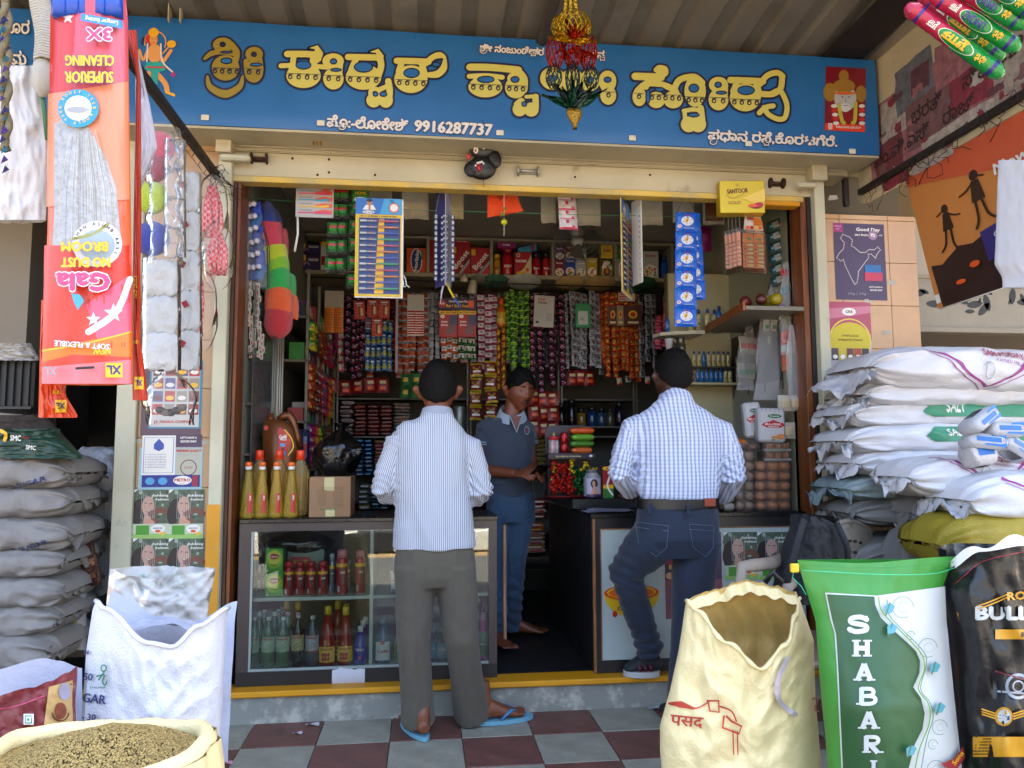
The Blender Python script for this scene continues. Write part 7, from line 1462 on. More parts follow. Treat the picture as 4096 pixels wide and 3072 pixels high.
pa=T('person','man seen from behind in a striped shirt, brown trousers and blue flip-flops','person',(A_(1750,2900,YA).x,YA,0))
s1=mat('6a3a22',.5,0,.1,60,.08,10,name='brown_skin')
sh=[A_(1582,1768,YA),A_(1884,1775,YA)];el=[A_(1528,1955,YA-.01),A_(1925,1965,YA-.01)];wr=[A_(1610,1985,YA+.22),A_(1850,1990,YA+.22)];X=(1,0,0)
hc=A_(1752,1560,YA+.03);MH=Matrix.Translation(hc)@Matrix.Rotation(rad(178),4,'Z')@Matrix.Rotation(rad(-18),4,'X')
b=B();headpts(MH,b,s1,k=1.06);limb(b,[(A_(1748,1720,YA),.07,.05),(A_(1748,1665,YA),.057,.055),(A_(1750,1610,YA+.02),.056,.058),(hc,.05,.06)],s1)
limb(b,[(A_(1740,1770,YA),.11,.06),(A_(1735,1900,YA),.13,.08),(A_(1735,2150,YA),.14,.09)],s1)
for i in(0,1):limb(b,[(sh[i],.026,.026),(el[i],.03,.03),(wr[i],.024,.028)],s1);hand(b,s1,wr[i]+Vc((0,.02,0)),(.2*(1-2*i),1,-.1),(0,.1,1),.45,1,1-2*i)
fL,fR=atZ(1690,2925,.03),atZ(1905,2870,.03)
lhip,rhip=A_(1660,2230,YA),A_(1820,2230,YA);
foot(b,s1,(fL.x+.01,fL.y-.03,.02),(-.35,1),1,fL+Vc((0,.04,.16)));foot(b,s1,(fR.x,fR.y-.01,.02),(1,.22),1,fR+Vc((.03,.0,.16)))
for h_,k_,f_ in((lhip,A_(1655,2550,YA+.03),fL),(rhip,A_(1850,2540,YA+.04),fR)):limb(b,[(h_,.07,.075),(k_,.05,.055),(f_+Vc((0,.04,.2)),.025,.03)],s1)
fuse(b,'body',pa,[s1],.0045,2)
hairmesh(MH,pa,lambda a:.60+.0*a if abs(a-pi)>1.15 else.60,1.075)if 0 else hairmesh(MH,pa,lambda a:.36+.25*(.5-.5*cos(a))**.7+.008*sin(a*9),1.17)
b=B();CA=stripem('stripe')
limb(b,[(A_(1748,1650,YA+.01),.064,.064),(A_(1748,1668,YA),.078,.07),(A_(1746,1688,YA),.105,.08),(A_(1742,1712,YA),.145,.092),(A_(1735,1745,YA),.172,.10),(A_(1730,1800,YA),.18,.118),(A_(1728,1900,YA-.01),.172,.125),(A_(1730,2000,YA-.01),.172,.128),(A_(1735,2090,YA-.01),.178,.132),(A_(1738,2170,YA),.184,.138),(A_(1738,2192,YA),.182,.136)],CA,X,28)
for i in(0,1):s_=2*i-1;limb(b,[(sh[i]+Vc((-s_*.05,0,.012)),.045,.055),(sh[i]+Vc((s_*-.005,0,-.012)),.058,.066),(lp(sh[i],el[i],.5),.055,.062),(el[i]+Vc((0,-.008,.0)),.053,.058),(el[i]+Vc((-s_*.02,.05,-.02)),.054,.058),(lp(el[i],wr[i],.6),.046,.048),(wr[i],.04,.04)],CA,X)
fuse(b,'striped_shirt',pa,[CA],.0065,3,folds(0,.007,[(el[0],.13),(el[1],.13),(A_(1850,1850,YA),.1),(A_(1590,1760,YA),.09)]),st=segst([(sh[0],el[0],wr[0]),(sh[1],el[1],wr[1])],A_(1735,1900,YA).x))
b=B();b.grid(lambda u,v:(lambda a,r_:Vc((hc.x-.004+r_*1.02*sin(a),YA+.012-r_*.98*cos(a),A_(1750,1636,YA).z-.036*v+(.012*cos(a)))))((u-.5)*4.6,.064+.012*v),26,3,mat('8f95a4',.8,name='collar_cloth'));b.build('collar',pa,True)
TR=mat('504a3f',.85,0,.25,220,.18,30,sheen=.1,name='brown_trouser_cloth')
b=B();kL,kR=A_(1655,2550,YA-.0),A_(1842,2540,YA-.0);hL,hR=A_(1675,2885,YA+.06),A_(1888,2858,YA+.14)
limb(b,[(A_(1738,2165,YA),.165,.122),(A_(1738,2230,YA),.176,.128),(A_(1738,2300,YA),.178,.122),(A_(1740,2340,YA),.165,.105)],TR,X,26)
limb(b,[(A_(1660,2260,YA),.095,.12),(lp(lhip,kL,.5),.086,.1),(kL,.075,.085),(lp(kL,hL,.5),.07,.08),(hL+Vc((0,-.01,0)),.074,.09)],TR,X);limb(b,[(A_(1815,2260,YA),.095,.12),(lp(rhip,kR,.5),.087,.1),(kR,.077,.087),(lp(kR,hR,.5),.073,.083),(hR+Vc((0,.0,0)),.08,.09)],TR,X)
fuse(b,'trousers',pa,[TR],.0075,3,lambda c,n:.006*nz((c.x*9,c.y*5,c.z*1.4),1.)+.002*nz((c.x*20,c.y*9,c.z*9),1.)+.003*math.exp(-((c.z-.55)/.13)**2)*nz((c.x*12,c.y*8,c.z*14),1.)+.005*math.exp(-((abs(c.x-A_(1738,2300,YA).x)-.088)/.007)**2)*(1 if c.z<.8 else 0)-.004*math.exp(-((c.x-A_(1738,2300,YA).x)/.006)**2)*(1 if c.z>.7 else 0))
BF=mat('2f6a94',.6,name='blue_rubber');LBF=mat('5f93a8',.6,name='light_blue_rubber')
for(f_,d_)in((fL+Vc((.01,-.03,0)),(-.35,1)),(fR+Vc((0,-.01,0)),(1,.22))):
 d_=Vc((d_[0],d_[1],0)).normalized();r_=Vc((d_.y,-d_.x,0));o_=Vc((f_.x,f_.y,.003));t_=b=B();pts=[]
 for k in range(20):q=k/20*TAU;L_=.13+.145*cos(q);W_=.047*sin(q)*(1+.15*cos(q));pts.append(o_+d_*(L_-.005)+r_*W_)
 b.prism(pts,(0,0,.018),LBF);b.build('flip_flop',pa,True)
 b=B();tip=o_+d_*.2+Vc((0,0,.035));[b.tube([o_+d_*.1+r_*s_*.045+Vc((0,0,.02)),o_+d_*.15+r_*s_*.035+Vc((0,0,.055)),tip],[.005,.009,.007],BF,8)for s_ in(-1,1)];b.build('strap',pa,True)
YB=-.30
pb=T('person','man seen from behind in a blue checked shirt and jeans, one foot on the step','person',(A_(2700,2900,YB).x,YB,0))
s2=mat('3a2016',.5,0,.1,60,.08,10,name='dark_skin')
sh=[A_(2520,1700,YB),A_(2886,1712,YB)];el=[A_(2482,1890,YB-.01),A_(2925,1905,YB-.01)];wr=[A_(2530,1975,YB+.16),A_(2880,1995,YB+.16)]
hc=A_(2690,1510,YB+.05);MH=Matrix.Translation(hc)@Matrix.Rotation(rad(190),4,'Z')@Matrix.Rotation(rad(-22),4,'X')
b=B();headpts(MH,b,s2,k=1.07);limb(b,[(A_(2705,1660,YB),.1,.08),(A_(2705,1610,YB+.01),.062,.06),(A_(2698,1560,YB+.03),.06,.062),(hc,.05,.06)],s2)
limb(b,[(A_(2705,1710,YB),.13,.06),(A_(2705,1850,YB),.15,.09),(A_(2705,2150,YB),.14,.09)],s2)
for i in(0,1):limb(b,[(sh[i],.028,.028),(el[i],.034,.034),(wr[i],.027,.03)],s2);hand(b,s2,wr[i]+Vc((0,.02,0)),(.25*(1-2*i),1,-.05),(0,.1,1),.5,1.02,1-2*i)
lh,rh=A_(2630,2130,YB),A_(2785,2130,YB);lk=A_(2500,2290,YB+.10);la=A_(2600,2600,-.06);rk_=A_(2760,2480,YB+.02);ra=Vc((A_(2735,2800,YB).x,YB+.02,.1))
for h_,k_,f_ in((lh,lk,la),(rh,rk_,ra)):limb(b,[(h_,.08,.085),(k_,.055,.058),(f_,.04,.045)],s2)
fuse(b,'body',pb,[s2],.0045,2)
hairmesh(MH,pb,lambda a:.36+.22*(.5-.5*cos(a))**.7+.008*sin(a*8),1.16,'0a0808')
CB=stripem('check');b=B()
limb(b,[(A_(2705,1588,YB+.02),.07,.07),(A_(2705,1610,YB),.085,.078),(A_(2705,1628,YB),.12,.09),(A_(2705,1652,YB),.165,.1),(A_(2705,1685,YB),.2,.115),(A_(2708,1750,YB),.218,.132),(A_(2712,1850,YB),.205,.135),(A_(2712,1940,YB),.192,.135),(A_(2710,1985,YB),.184,.13),(A_(2710,2002,YB),.17,.12)],CB,X,28)
for i in(0,1):s_=2*i-1;limb(b,[(sh[i]+Vc((-s_*.06,0,.012)),.05,.06),(sh[i]+Vc((-s_*.012,0,-.014)),.058,.07),(lp(sh[i],el[i],.5),.06,.07),(el[i],.055,.063),(lp(el[i],wr[i],.45),.054,.058),(lp(el[i],wr[i],.85),.05,.052)],CB,X)
fuse(b,'checked_shirt',pb,[CB],.0065,3,folds(0,.008,[(el[0],.15),(el[1],.15),(A_(2830,1880,YB),.12),(A_(2600,1850,YB),.08),(A_(2720,1990,YB),.12)]),st=segst([(sh[0],el[0],wr[0]),(sh[1],el[1],wr[1])],A_(2710,1900,YB).x))
b=B();cx_=A_(2705,1600,YB).x;b.grid(lambda u,v:(lambda a,r_:Vc((cx_+r_*1.05*sin(a),YB+.02-r_*.98*cos(a),A_(2705,1576,YB).z-.04*v+(.012*cos(a)))))((u-.5)*4.6,.068+.014*v),26,3,mat('8d95b4',.8,name='collar_cloth'));b.build('collar',pb,True)
JN=mat('0b1a30',.8,0,.35,160,.45,7,sheen=.15,name='dark_denim');b=B()
limb(b,[(A_(2710,1995,YB),.178,.122),(A_(2710,2060,YB),.186,.13),(A_(2710,2150,YB-.01),.192,.138),(A_(2712,2210,YB),.17,.115)],JN,X,26)
limb(b,[(A_(2625,2150,YB),.1,.125),(lp(lh,lk,.55),.092,.1),(lk,.075,.085),(lp(lk,la,.4),.07,.078),(lp(lk,la,.8),.06,.068),(la,.066,.072)],JN,X);limb(b,[(A_(2795,2150,YB),.1,.125),(lp(rh,rk_,.5),.095,.105),(rk_,.08,.088),(lp(rk_,ra,.5),.07,.08),(ra,.068,.078)],JN,X)
fuse(b,'jeans',pb,[JN],.0075,3,lambda c,n:.005*nz((c.x*10,c.y*8,c.z*10),1.)+.007*math.exp(-((c-lk).length/.12)**2)*sin(c.z*120+c.x*40)+.008*math.exp(-((c-la).length/.14)**2)*sin(c.z*130)-.003*math.exp(-((c.x-A_(2708,2100,YB).x)/.006)**2))
zb0=A_(2710,2030,YB).z;b=B();bw=lambda a,r0:Vc((A_(2710,2010,YB).x+.189*r0*sin(a),YB-.132*r0*cos(a)*(1 if cos(a)>0 else 1),0))
b.grid(lambda u,v:bw((u-.5)*TAU,1.0-.0*v)+Vc((0,0,lp(zb0,zb0+.043,v))),60,2,mat('0d0a09',.4,0,.1,40,.2,20,name='leather'),True);b.build('belt',pb,True)
ST=mat('5a6a80',.7,name='seam_thread')
for(px,w_,h0,h1,m,nm)in((2612,.008,2035,2080,JN,'belt_loop'),(2750,.008,2035,2080,JN,'belt_loop'),(2845,.026,2012,2045,mat('7a2c12',.6,name='tan_leather'),'leather_patch')):
 x=A_(px,2020,YB-.13).x;u=(x-A_(2710,2010,YB).x)/.195;y=YB-.139*math.sqrt(max(.05,1-u*u));z1,z0=A_(px,h0-18,YB-.13).z,A_(px,h1-18,YB-.13).z;B().rbox(x-w_,x+w_,y-.004,y+.004,z0,z1,m,.002).build(nm,pb,True)
def pocket(cx,sg_):
 pts=[]
 for(u,v)in((-1,1),(1,.85),(.85,-.4),(.2,-.9),(-.75,-.3),(-1,1),(-1,.7),(1,.55)):
  x=A_(cx,2140,YB-.14).x+u*.062*1.0;z=A_(cx,2165,YB-.14).z+v*.075;uu=(x-A_(2710,2100,YB).x)/.205;pts.append(Vc((x,YB-.147*math.sqrt(max(.1,1-uu*uu))-.003,z)))
 b=B();b.tube(pts,.0011,ST,4);b.build('pocket_seam',pb,True)
pocket(2560+60,1);pocket(2830-20,-1)
hl=atZ(2625,2690,.15);tp=atZ(2460,2660,.15);hl.y=-.035;tp.y=-.035+.02;d_=(tp-hl).normalized();SHM=mat('1a1c24',.7,0,.4,150,.3,40,name='trainer_mesh');ln=(tp-hl).length
t0=hl+Vc((0,0,.02));b=B();limb(b,[(t0-d_*.005+Vc((0,0,.02)),.03,.022),(t0+d_*ln*.12+Vc((0,0,.04)),.037,.045),(t0+d_*ln*.35+Vc((0,0,.045)),.038,.048),(t0+d_*ln*.6+Vc((0,0,.03)),.042,.034),(t0+d_*ln*.85+Vc((0,0,.016)),.043,.02),(t0+d_*ln*.99+Vc((0,0,.012)),.03,.012)],SHM,d_.cross(Vc((0,0,1))))
fuse(b,'shoe',pb,[SHM],.005,2)
b=B();r_=d_.cross(Vc((0,0,1)));pts=[hl+d_*(ln*.5+(ln*.53)*cos(q))+r_*.048*sin(q)+Vc((0,0,-.002))for q in[k/22*TAU for k in range(22)]];b.prism(pts,(0,0,.026),mat('a8a8a4',.6,name='white_sole'));b.build('sole',pb,True)
b=B();[b.tube([t0+d_*ln*u+r_*s_*.043+Vc((0,0,.008)),t0+d_*ln*(u+.05)+r_*s_*.04+Vc((0,0,.045-u*.02))],.007,mat('5a1420',.6),6)for u in(.25,.4,.55)for s_ in(-1,1)];b.build('red_stripe',pb,True)
b=B();limb(b,[(ra+Vc((0,-.04,-.06)),.036,.04),(ra+Vc((-.01,.06,-.06)),.042,.035),(ra+Vc((-.02,.17,-.075)),.035,.02)],SHM,X);b.build('shoe',pb,True)
YC=.72
pc_=T('person','young shopkeeper in a grey blue polo shirt looking down at a phone','person',(A_(2050,2560,YC).x,YC,.143))
s3=mat('6b3820',.48,0,.1,60,.08,10,name='brown_skin')
hc=A_(2078,1563,YC-.02);MH=Matrix.Translation(hc)@Matrix.Rotation(rad(22),4,'Z')@Matrix.Rotation(rad(11),4,'X')@Matrix.Rotation(rad(4),4,'Y')
sh=[A_(1942,1715,YC),A_(2110,1722,YC+.03)];el=[A_(1925,1878,YC-.02),A_(2128,1862,YC-.0)];wr=[A_(2060,1895,YC-.2),A_(2128,1905,YC-.18)]
b=B();headpts(MH,b,s3,k=1.05);limb(b,[(A_(2035,1715,YC),.1,.075),(A_(2040,1680,YC),.058,.056),(A_(2052,1640,YC-.0),.053,.054),(hc+Vc((-.01,.02,.0)),.05,.06)],s3)
limb(b,[(A_(2030,1700,YC),.12,.07),(A_(2030,1850,YC),.12,.08),(A_(2040,2000,YC),.12,.08)],s3)
for i in(0,1):limb(b,[(sh[i],.04,.042),(lp(sh[i],el[i],.6),.038,.04),(el[i],.036,.037),(lp(el[i],wr[i],.45),.033,.034),(wr[i],.024,.026)],s3)
ph=A_(2152,1888,YC-.27)
hand(b,s3,wr[0],ph+Vc((-.05,0,-.005))-wr[0],(-.2,-.6,.75),.55,.95,1);hand(b,s3,wr[1],ph+Vc((.0,.02,-.012))-wr[1]+Vc((.02,-.02,0)),(.6,-.3,.6),.6,.95,-1)
f1=atZ(2045,2535,.16);f2=atZ(2000,2580,.16);foot(b,s3,(f1.x-.02,f1.y+.02,.16),(1,-.18),1,f1+Vc((-.0,.02,.1)));foot(b,s3,(f2.x-.06,f2.y+.08,.16),(.55,-1),1,f2+Vc((-.04,.05,.1)))
kk=[A_(2058,2250,YC),A_(1975,2250,YC)];hp=[A_(2080,2050,YC),A_(1990,2050,YC)]
for h_,k_,f_ in((hp[0],kk[0],f1+Vc((0,.02,.08))),(hp[1],kk[1],f2+Vc((-.04,.05,.08)))):limb(b,[(h_,.07,.075),(k_,.05,.055),(f_,.035,.04)],s3)
LIP=mat('4a2018',.5,name='lip');inv3=MH.inverted()
fuse(b,'body',pc_,[s3,LIP],.0042,2,pick=lambda c:(lambda q:1 if(q.y<-.06 and abs(q.x)<.024-abs(q.z+.058)and abs(q.z+.058)<.011)else 0)(inv3@c))
hairmesh(MH,pc_,lambda a:.335+.29*(.5-.5*cos(a))**.6+.012*sin(a*7),1.13,'080707',1.6)
b=B();dk=mat('0a0706',.6,name='brow_hair')
for s_ in(-1,1):b.tube([MH@Vc((s_*x,-.0905+.5*abs(x-.02)**1.6,z))for x,z in((.014,.031),(.028,.036),(.046,.030))],[.0025,.003,.0015],dk,6)
b.build('eyebrows',pc_,True);b=B()
for s_ in(-1,1):b.tube([MH@Vc((s_*x,y,z))for x,y,z in((.019,-.082,.009),(.031,-.0845,.0055),(.044,-.077,.0095))],.0016,dk,5)
b.build('eyelashes',pc_,True);b=B();b.tube([MH@Vc((x,-.103+4*x*x*2,-.0435))for x in(-.02,-.01,0,.01,.02)],.0026,mat('1c100c',.7,name='faint_moustache'),5);b.build('moustache',pc_,True)
PO=mat('2a3444',.8,0,.25,160,.12,20,sheen=.2,name='grey_blue_jersey');b=B()
limb(b,[(A_(2036,1672,YC),.07,.065),(A_(2034,1695,YC),.135,.085),(A_(2030,1725,YC),.165,.1),(A_(2028,1800,YC),.158,.11),(A_(2030,1880,YC),.142,.108),(A_(2040,1950,YC),.14,.11),(A_(2044,1985,YC),.142,.112)],PO,X,26)
for i in(0,1):s_=2*i-1;limb(b,[(sh[i]+Vc((-s_*.05,0,.03)),.06,.06),(sh[i],.058,.06),(lp(sh[i],el[i],.42),.056,.06)],PO,X)
fuse(b,'polo_shirt',pc_,[PO],.0065,3,folds(0,.005,[(A_(2000,1900,YC),.12),(sh[0],.1)]))
WC=mat('8f9aa8',.8,name='white_collar_cloth')
for i in(0,1):c=lp(sh[i],el[i],.43);b=B();d_=(el[i]-sh[i]).normalized();[limb(b,[(c-d_*(.006+.012*k),.0585,.0625),(c-d_*(.002+.012*k),.0585,.0625)],WC,X,24)for k in(0,1)];b.build('sleeve_stripe',pc_,True)
cc=A_(2046,1655,YC);b=B()
for s_,a0 in((-1,-1),(1,1)):
 b.grid(lambda u,v:(lambda a:Vc((cc.x+(.062+.022*v)*sin(a)*1.05,YC-.012-(.064+.03*v)*cos(a),cc.z+.02-.055*v-.055*cos(a*.9)*(1 if cos(a)>0 else.4)+.02)))(s_*lp(.28,2.9,u)),18,3,WC)
b.build('collar',pc_,True)
b=B();v0=A_(2066,1716,YC-.115);b.add([v0+Vc(q)for q in((-.036,.028,.075),(.032,.028,.075),(.006,-.002,-.02))],[(0,2,1)],s3);b.build('open_neck',pc_,True);b=B();b.tube([v0+Vc((-.036,.02,.075)),v0+Vc((0,-.006,-.02)),v0+Vc((.034,.02,.075))],.0045,WC,6);b.build('placket',pc_,True)
bq=A_(2106,1722,YC-.1);a=Art(.0004);a.ring(0,0,.014,.019,mat('7a8290',.7),18,sv=1.3);a.ell(0,0,.010,.013,mat('6a2a44',.7));a.build('badge',pc_,M=Matrix.Translation(Vc((bq.x,bq.y-.012,bq.z))-pc_.location)@Matrix.Rotation(.5,4,'Z')@Matrix(((1,0,0,0),(0,0,-1,0),(0,1,0,0),(0,0,0,1))))
JB=mat('2c4662',.8,0,.4,160,.35,9,sheen=.15,name='blue_denim');b=B()
limb(b,[(A_(2044,1965,YC),.138,.108),(A_(2044,2030,YC),.142,.112),(A_(2044,2090,YC),.138,.105)],JB,X,26)
limb(b,[(hp[0],.082,.1),(lp(hp[0],kk[0],.6),.074,.085),(kk[0],.064,.075),(lp(kk[0],f1,.5),.056,.066),(f1+Vc((-.005,.02,.035)),.062,.068)],JB,X);limb(b,[(hp[1],.082,.1),(lp(hp[1],kk[1],.6),.072,.085),(kk[1],.064,.075),(lp(kk[1],f2,.6),.056,.066),(f2+Vc((-.05,.05,.04)),.06,.066)],JB,X)
fuse(b,'jeans',pc_,[JB],.0075,3,lambda c,n:.005*nz((c.x*10,c.y*8,c.z*8),1.)+.005*math.exp(-((c.z-.35)/.2)**2)*sin(c.z*100+c.x*30+3*nz(c*5,1)))
t=T('mobile_phone','dark mobile phone held in both hands by the shopkeeper','phone',ph,rad(30));t.rotation_euler=(rad(-35),rad(10),rad(30));B().rbox(-.036,.036,-.07,.07,-.005,.005,mat('0c0c10',.15),.004).build('phone_body',t)
#sacks, bags, posters and hanging goods outside
def pl_(pts,y):
 """x on a polyline given y; pts sorted by y"""
 if y<=pts[0][1]:return pts[0][0]
 for a_,b_ in zip(pts[:-1],pts[1:]):
  if y<=b_[1]:return lp(a_[0],b_[0],(y-a_[1])/(b_[1]-a_[1]+1e-9))
 return pts[-1][0]
def rimf(pts):
 def f(u):
  q=smooth01(u,pts);return q
 return f
def smooth01(u,pts):
 for a_,b_ in zip(pts[:-1],pts[1:]):
  if u<=b_[0]:t=(u-a_[0])/(b_[0]-a_[0]+1e-9);t=t*t*(3-2*t);return lp(a_[1],b_[1],t)
 return pts[-1][1]
class Bag:
 """upright bag given by its left and right edges (photo pixels at depth Y)"""
 def __init__(s,L,Rr,y0,y1,Y,D,seed=0,wr=1.,top=None,pw=.6,taper=0.):
  s.L,s.R,s.y0,s.y1,s.Y,s.D,s.seed,s.wr,s.top,s.pw,s.taper=L,Rr,y0,y1,Y,D,seed,wr,top,pw,taper
 def dep(s,u,v):
  w=nz((u*5,v*4,0),1.,s.seed)*.008+nz((u*13,v*9,2),1.,s.seed)*.005+.003*sin(u*17+7*nz((u*3,v*3,1),1.,s.seed)*2)*max(0,1-v*3)
  w-=.014*abs(nz((u*4+v*1.5,v*5-u,7),1.,s.seed))+.007*abs(nz((u*11-v*3,v*10,3),1.,s.seed))-.006
  k=min(1,.12+v*1.6)if s.taper else 1
  return s.D*k*max(0,sin(pi*min(1,max(0,u))))**s.pw+s.wr*w*sin(pi*min(1,max(0,u)))**.3
 def pt(s,u,v,side=-1,off=0.):
  yt=s.y0+(s.top(u)if s.top and side<0 else 0);y=lp(yt,s.y1,v);x=lp(pl_(s.L,y),pl_(s.R,y),u);d=s.dep(u,v)
  q=at(x,y,s.Y-(d if side<0 else 0));
  if side>0:q=at(x,y,s.Y);q=Vc((q.x,s.Y+d,q.z))
  return q+Vc((0,-off,0))
 def build(s,name,lab,cat,m,t=None,nu=44,nv=44,part='bag',back=True,group=None):
  c=at((s.L[0][0]+s.R[0][0])/2,s.y1,s.Y);t=t or T(name,lab,cat,(c.x,s.Y,c.z),0,group)
  b=B();b.grid(lambda u,v:s.pt(u,v),nu,nv,m)
  if back:b.grid(lambda u,v:s.pt(1-u,v,1),nu,nv//2,m)
  b.build(part,t,True);s.t=t;return t
 def art(s,a,name='print',sub=26,off=.0045,thick=.012):
  ys=(s.y0,s.y1)
  def f(px,npy,h):
   py=-npy;xl,xr=pl_(s.L,py),pl_(s.R,py);u=(px-xl)/(xr-xl);yt=s.y0+(s.top(u)if s.top else 0);v=(py-yt)/(s.y1-yt);return s.pt(u,v,-1,off+h)
  xs=[v.x for v in a.b.v];zs_=[v.y for v in a.b.v]
  return a.build(name,s.t,fn=f,world=True,sub=sub,thick=thick,ext=(min(xs),max(xs),min(zs_),max(zs_)))
WOV=mat('c4c4c8',.6,0,.35,180,.05,3,name='white_woven_sack');WOVG=mat('7d7975',.65,0,.35,180,.12,5,name='grey_woven_sack');YLW=mat('d6c592',.6,0,.3,120,.14,7,name='yellow_woven_sack');YIN=mat('c2a05a',.65,0,.3,120,.16,7,name='yellow_sack_inside')
STI={'w':WOV,'g':WOVG}
def lying(name,lab,x0,x1,Yc,D,z0,z1,m,seed,ear=1,group=None,tilt=0.,prints=None,cat='sack',sag=.02,earside=(-1,)):
 cx,L=(x0+x1)/2,(x1-x0)/2;H=(z1-z0);t=T(name,lab,cat,(cx,Yc,z0),0,group);t.rotation_euler=(0,tilt,0)
 def f(u,v,off=0.):
  s=2*v-1;a=2*pi*u;k=max(0,1-abs(s)**5)**.5;c,n_=cos(a),sin(a);es=.68
  w=.5+.5*k;r1=1+.03*nz((c*2,n_*2,s*3),1.,seed)+abs(s)**3*(.09*sin(a*9+seed+3*nz((c,n_,s*2),1,seed))+.05*sin(a*17+seed*2))+.03*nz((c*5,n_*5,s*9),1.,seed+3)-.07*abs(nz((c*2.5,n_*3,s*4),1.,seed+5))+.018*sin(a*5+s*14+3*nz((c,n_,s*4),1,seed))
  return Vc((L*s*(1+.02*n_),D/2*(w*.5+.5)*r1*math.copysign(abs(c)**es,c)-off,H*.5+sag*(abs(s)**2)*-.6+H*.6*(k*.93+.07)*r1*math.copysign(abs(n_)**es,n_)))
 b=B();b.grid(f,56,60,m,True,True);b.build('sack_body',t)
 for sd in earside:
  if not ear:continue
  def g(u,v):
   s=sd*(.95+.08*v*ear*(1+.3*sin(u*5+seed)));y=lp(-.5,.5,u)*D*.7*(1+.25*v);return Vc((L*s+.02*nz((u*5,v*3,seed),1.),y,H*.5-.05*v*ear+(.02*v+.006)*sin(u*8+seed*3+v*3)+.05*v*nz((u*6,v*4,seed),1.2)+.02*nz((u*15,v*9,seed),1)))
  b=B();b.grid(g,26,10,m);b.build('sack_end',t)
 if prints:
  a=Art(.0006);prints(a)
  xs=[q.x for q in a.b.v];zs_=[q.y for q in a.b.v]
  def pf(x,z,h):
   s=max(-.99,min(.99,x/L));n_=max(-.98,min(.98,(z-H*.5)/(H*.5)));a_=pi-math.asin(n_);return f(a_/(2*pi),(s+1)/2)+Vc((0,-.003-h,.0))
  a.build('print',t,fn=pf,sub=22,ext=(min(xs),max(xs),min(zs_),max(zs_)))
 return t
MGP=mat('8a2a78',.5,name='purple_print');GRP=mat('2a7a5a',.5,name='green_print');BLP=mat('26306a',.5,name='blue_print')
def salt(L_,txt='SARVODAYA',col=MGP):
 def f(a):
  a.stroke([(-L_*.75,.15),(-L_*.2,.03),(L_*.35,.15)],.008,col,smooth=False);a.stroke([(-L_*.75,.135),(-L_*.2,.012),(L_*.35,.135)],.003,col,smooth=False)
  a.text(txt,-.02,.13,.035,mat('9a2a4a',.5),.0008,rot=-6,width=.2);a.text('REFINED FREE FLOW',.0,.1,.012,col,0,rot=-6,width=.16);a.ring(-.12,.08,.018,.022,GY,14);a.rect(.1,.06,.14,.09,GRP);a.ell(.12,.075,.01,.01,WH)
 return f
def green_salt(a):a.poly([(-.25,.07),(-.2,.1),(.3,.1),(.3,.06),(-.2,.06)],GRP);a.text('SALT',-.1,.08,.03,WH,.001,width=.09)
R0=at(3330,1600,-.45)
zz_=lambda y,Y=-.5:at(3700,y,Y).z
for(nm,xl,xr,Yc,D,yt,yb,m,sd,ea,tl,pr,lab)in(('g',3350,4350,-.32,.42,1985,2100,WOVG,21,1,0,None,'grey sack near the bottom of the right stack, beside the plastic chair'),('g',3330,4300,-.32,.44,1890,2000,mat('7a8a8c',.5,0,.4,60,.5,9,name='printed_sack'),5,1.2,0,None,'blue green printed sack in the lower part of the right stack'),('w',3370,4300,-.34,.46,1795,1902,WOV,6,1,.01,None,'white sack fifth from the top of the right stack'),('w',3350,4320,-.34,.46,1690,1810,WOV,7,1,-.01,green_salt,'white sack with a green printed band in the middle of the right stack'),('w',3360,4300,-.32,.46,1590,1712,WOV,8,.8,.0,green_salt,'white sack second below the top one, green band peeping out'),('w',3420,4420,-.36,.48,1500,1622,WOV,9,.9,-.02,None,'plain white sack just under the topmost sack on the right'),('w',3450,4500,-.42,.52,1395,1560,WOV,10,2.1,.03,salt(.5),'topmost white salt sack on the right with purple lines and a crumpled end flap'),('w',3580,4350,-.72,.36,1835,1985,WOV,12,1,.02,salt(.36),'white salt sack with purple chevron leaning out in front of the stack'),('w',3800,4700,-.88,.38,1900,2090,WOV,13,1.2,.0,salt(.42),'large white salt sack lying in front at the right edge'),('w',3600,4100,-.55,.36,1975,2120,WOVG,14,1,.0,None,'crumpled grey white sack below the leaning salt sack')):
 xl+=45;a_=at(xl,1700,Yc-D/3);b_=at(xr,1700,Yc-D/3);z1=zz_(yt,Yc-D/3);z0=zz_(yb,Yc-D/3);lying('salt_sack',lab,a_.x,b_.x,Yc,D,z0,z1,m,sd,ea,'salt sacks stacked on the right',tl,pr)
YS=mat('8f7d1c',.6,0,.4,160,.18,9,name='mustard_sack');a_,b_=at(3720,2150,-.95),at(4500,2150,-.95);t=lying('mustard_sack','mustard yellow sack lying behind the green rice bag',a_.x,b_.x,-.9,.36,at(3900,2290,-1.05).z,at(3900,2065,-1.05).z,YS,15,.25)
lying('grey_sack','grey sack low on the right showing a red line, behind the green bag',at(3560,2200,-.6).x,at(3900,2200,-.6).x,-.6,.3,.5,zz_(2150,-.7),WOVG,16,.6)
for k,z in enumerate((.15,.32,.49,.66)):lying('grey_sack',ORD[k]+' grey sack from the ground at the foot of the right stack',at(3400,2400,-.4).x,3.9,-.35,.44,z,z+.17,WOVG,30+k,.8,'sacks at the foot of the right stack')
r=random.Random(9)
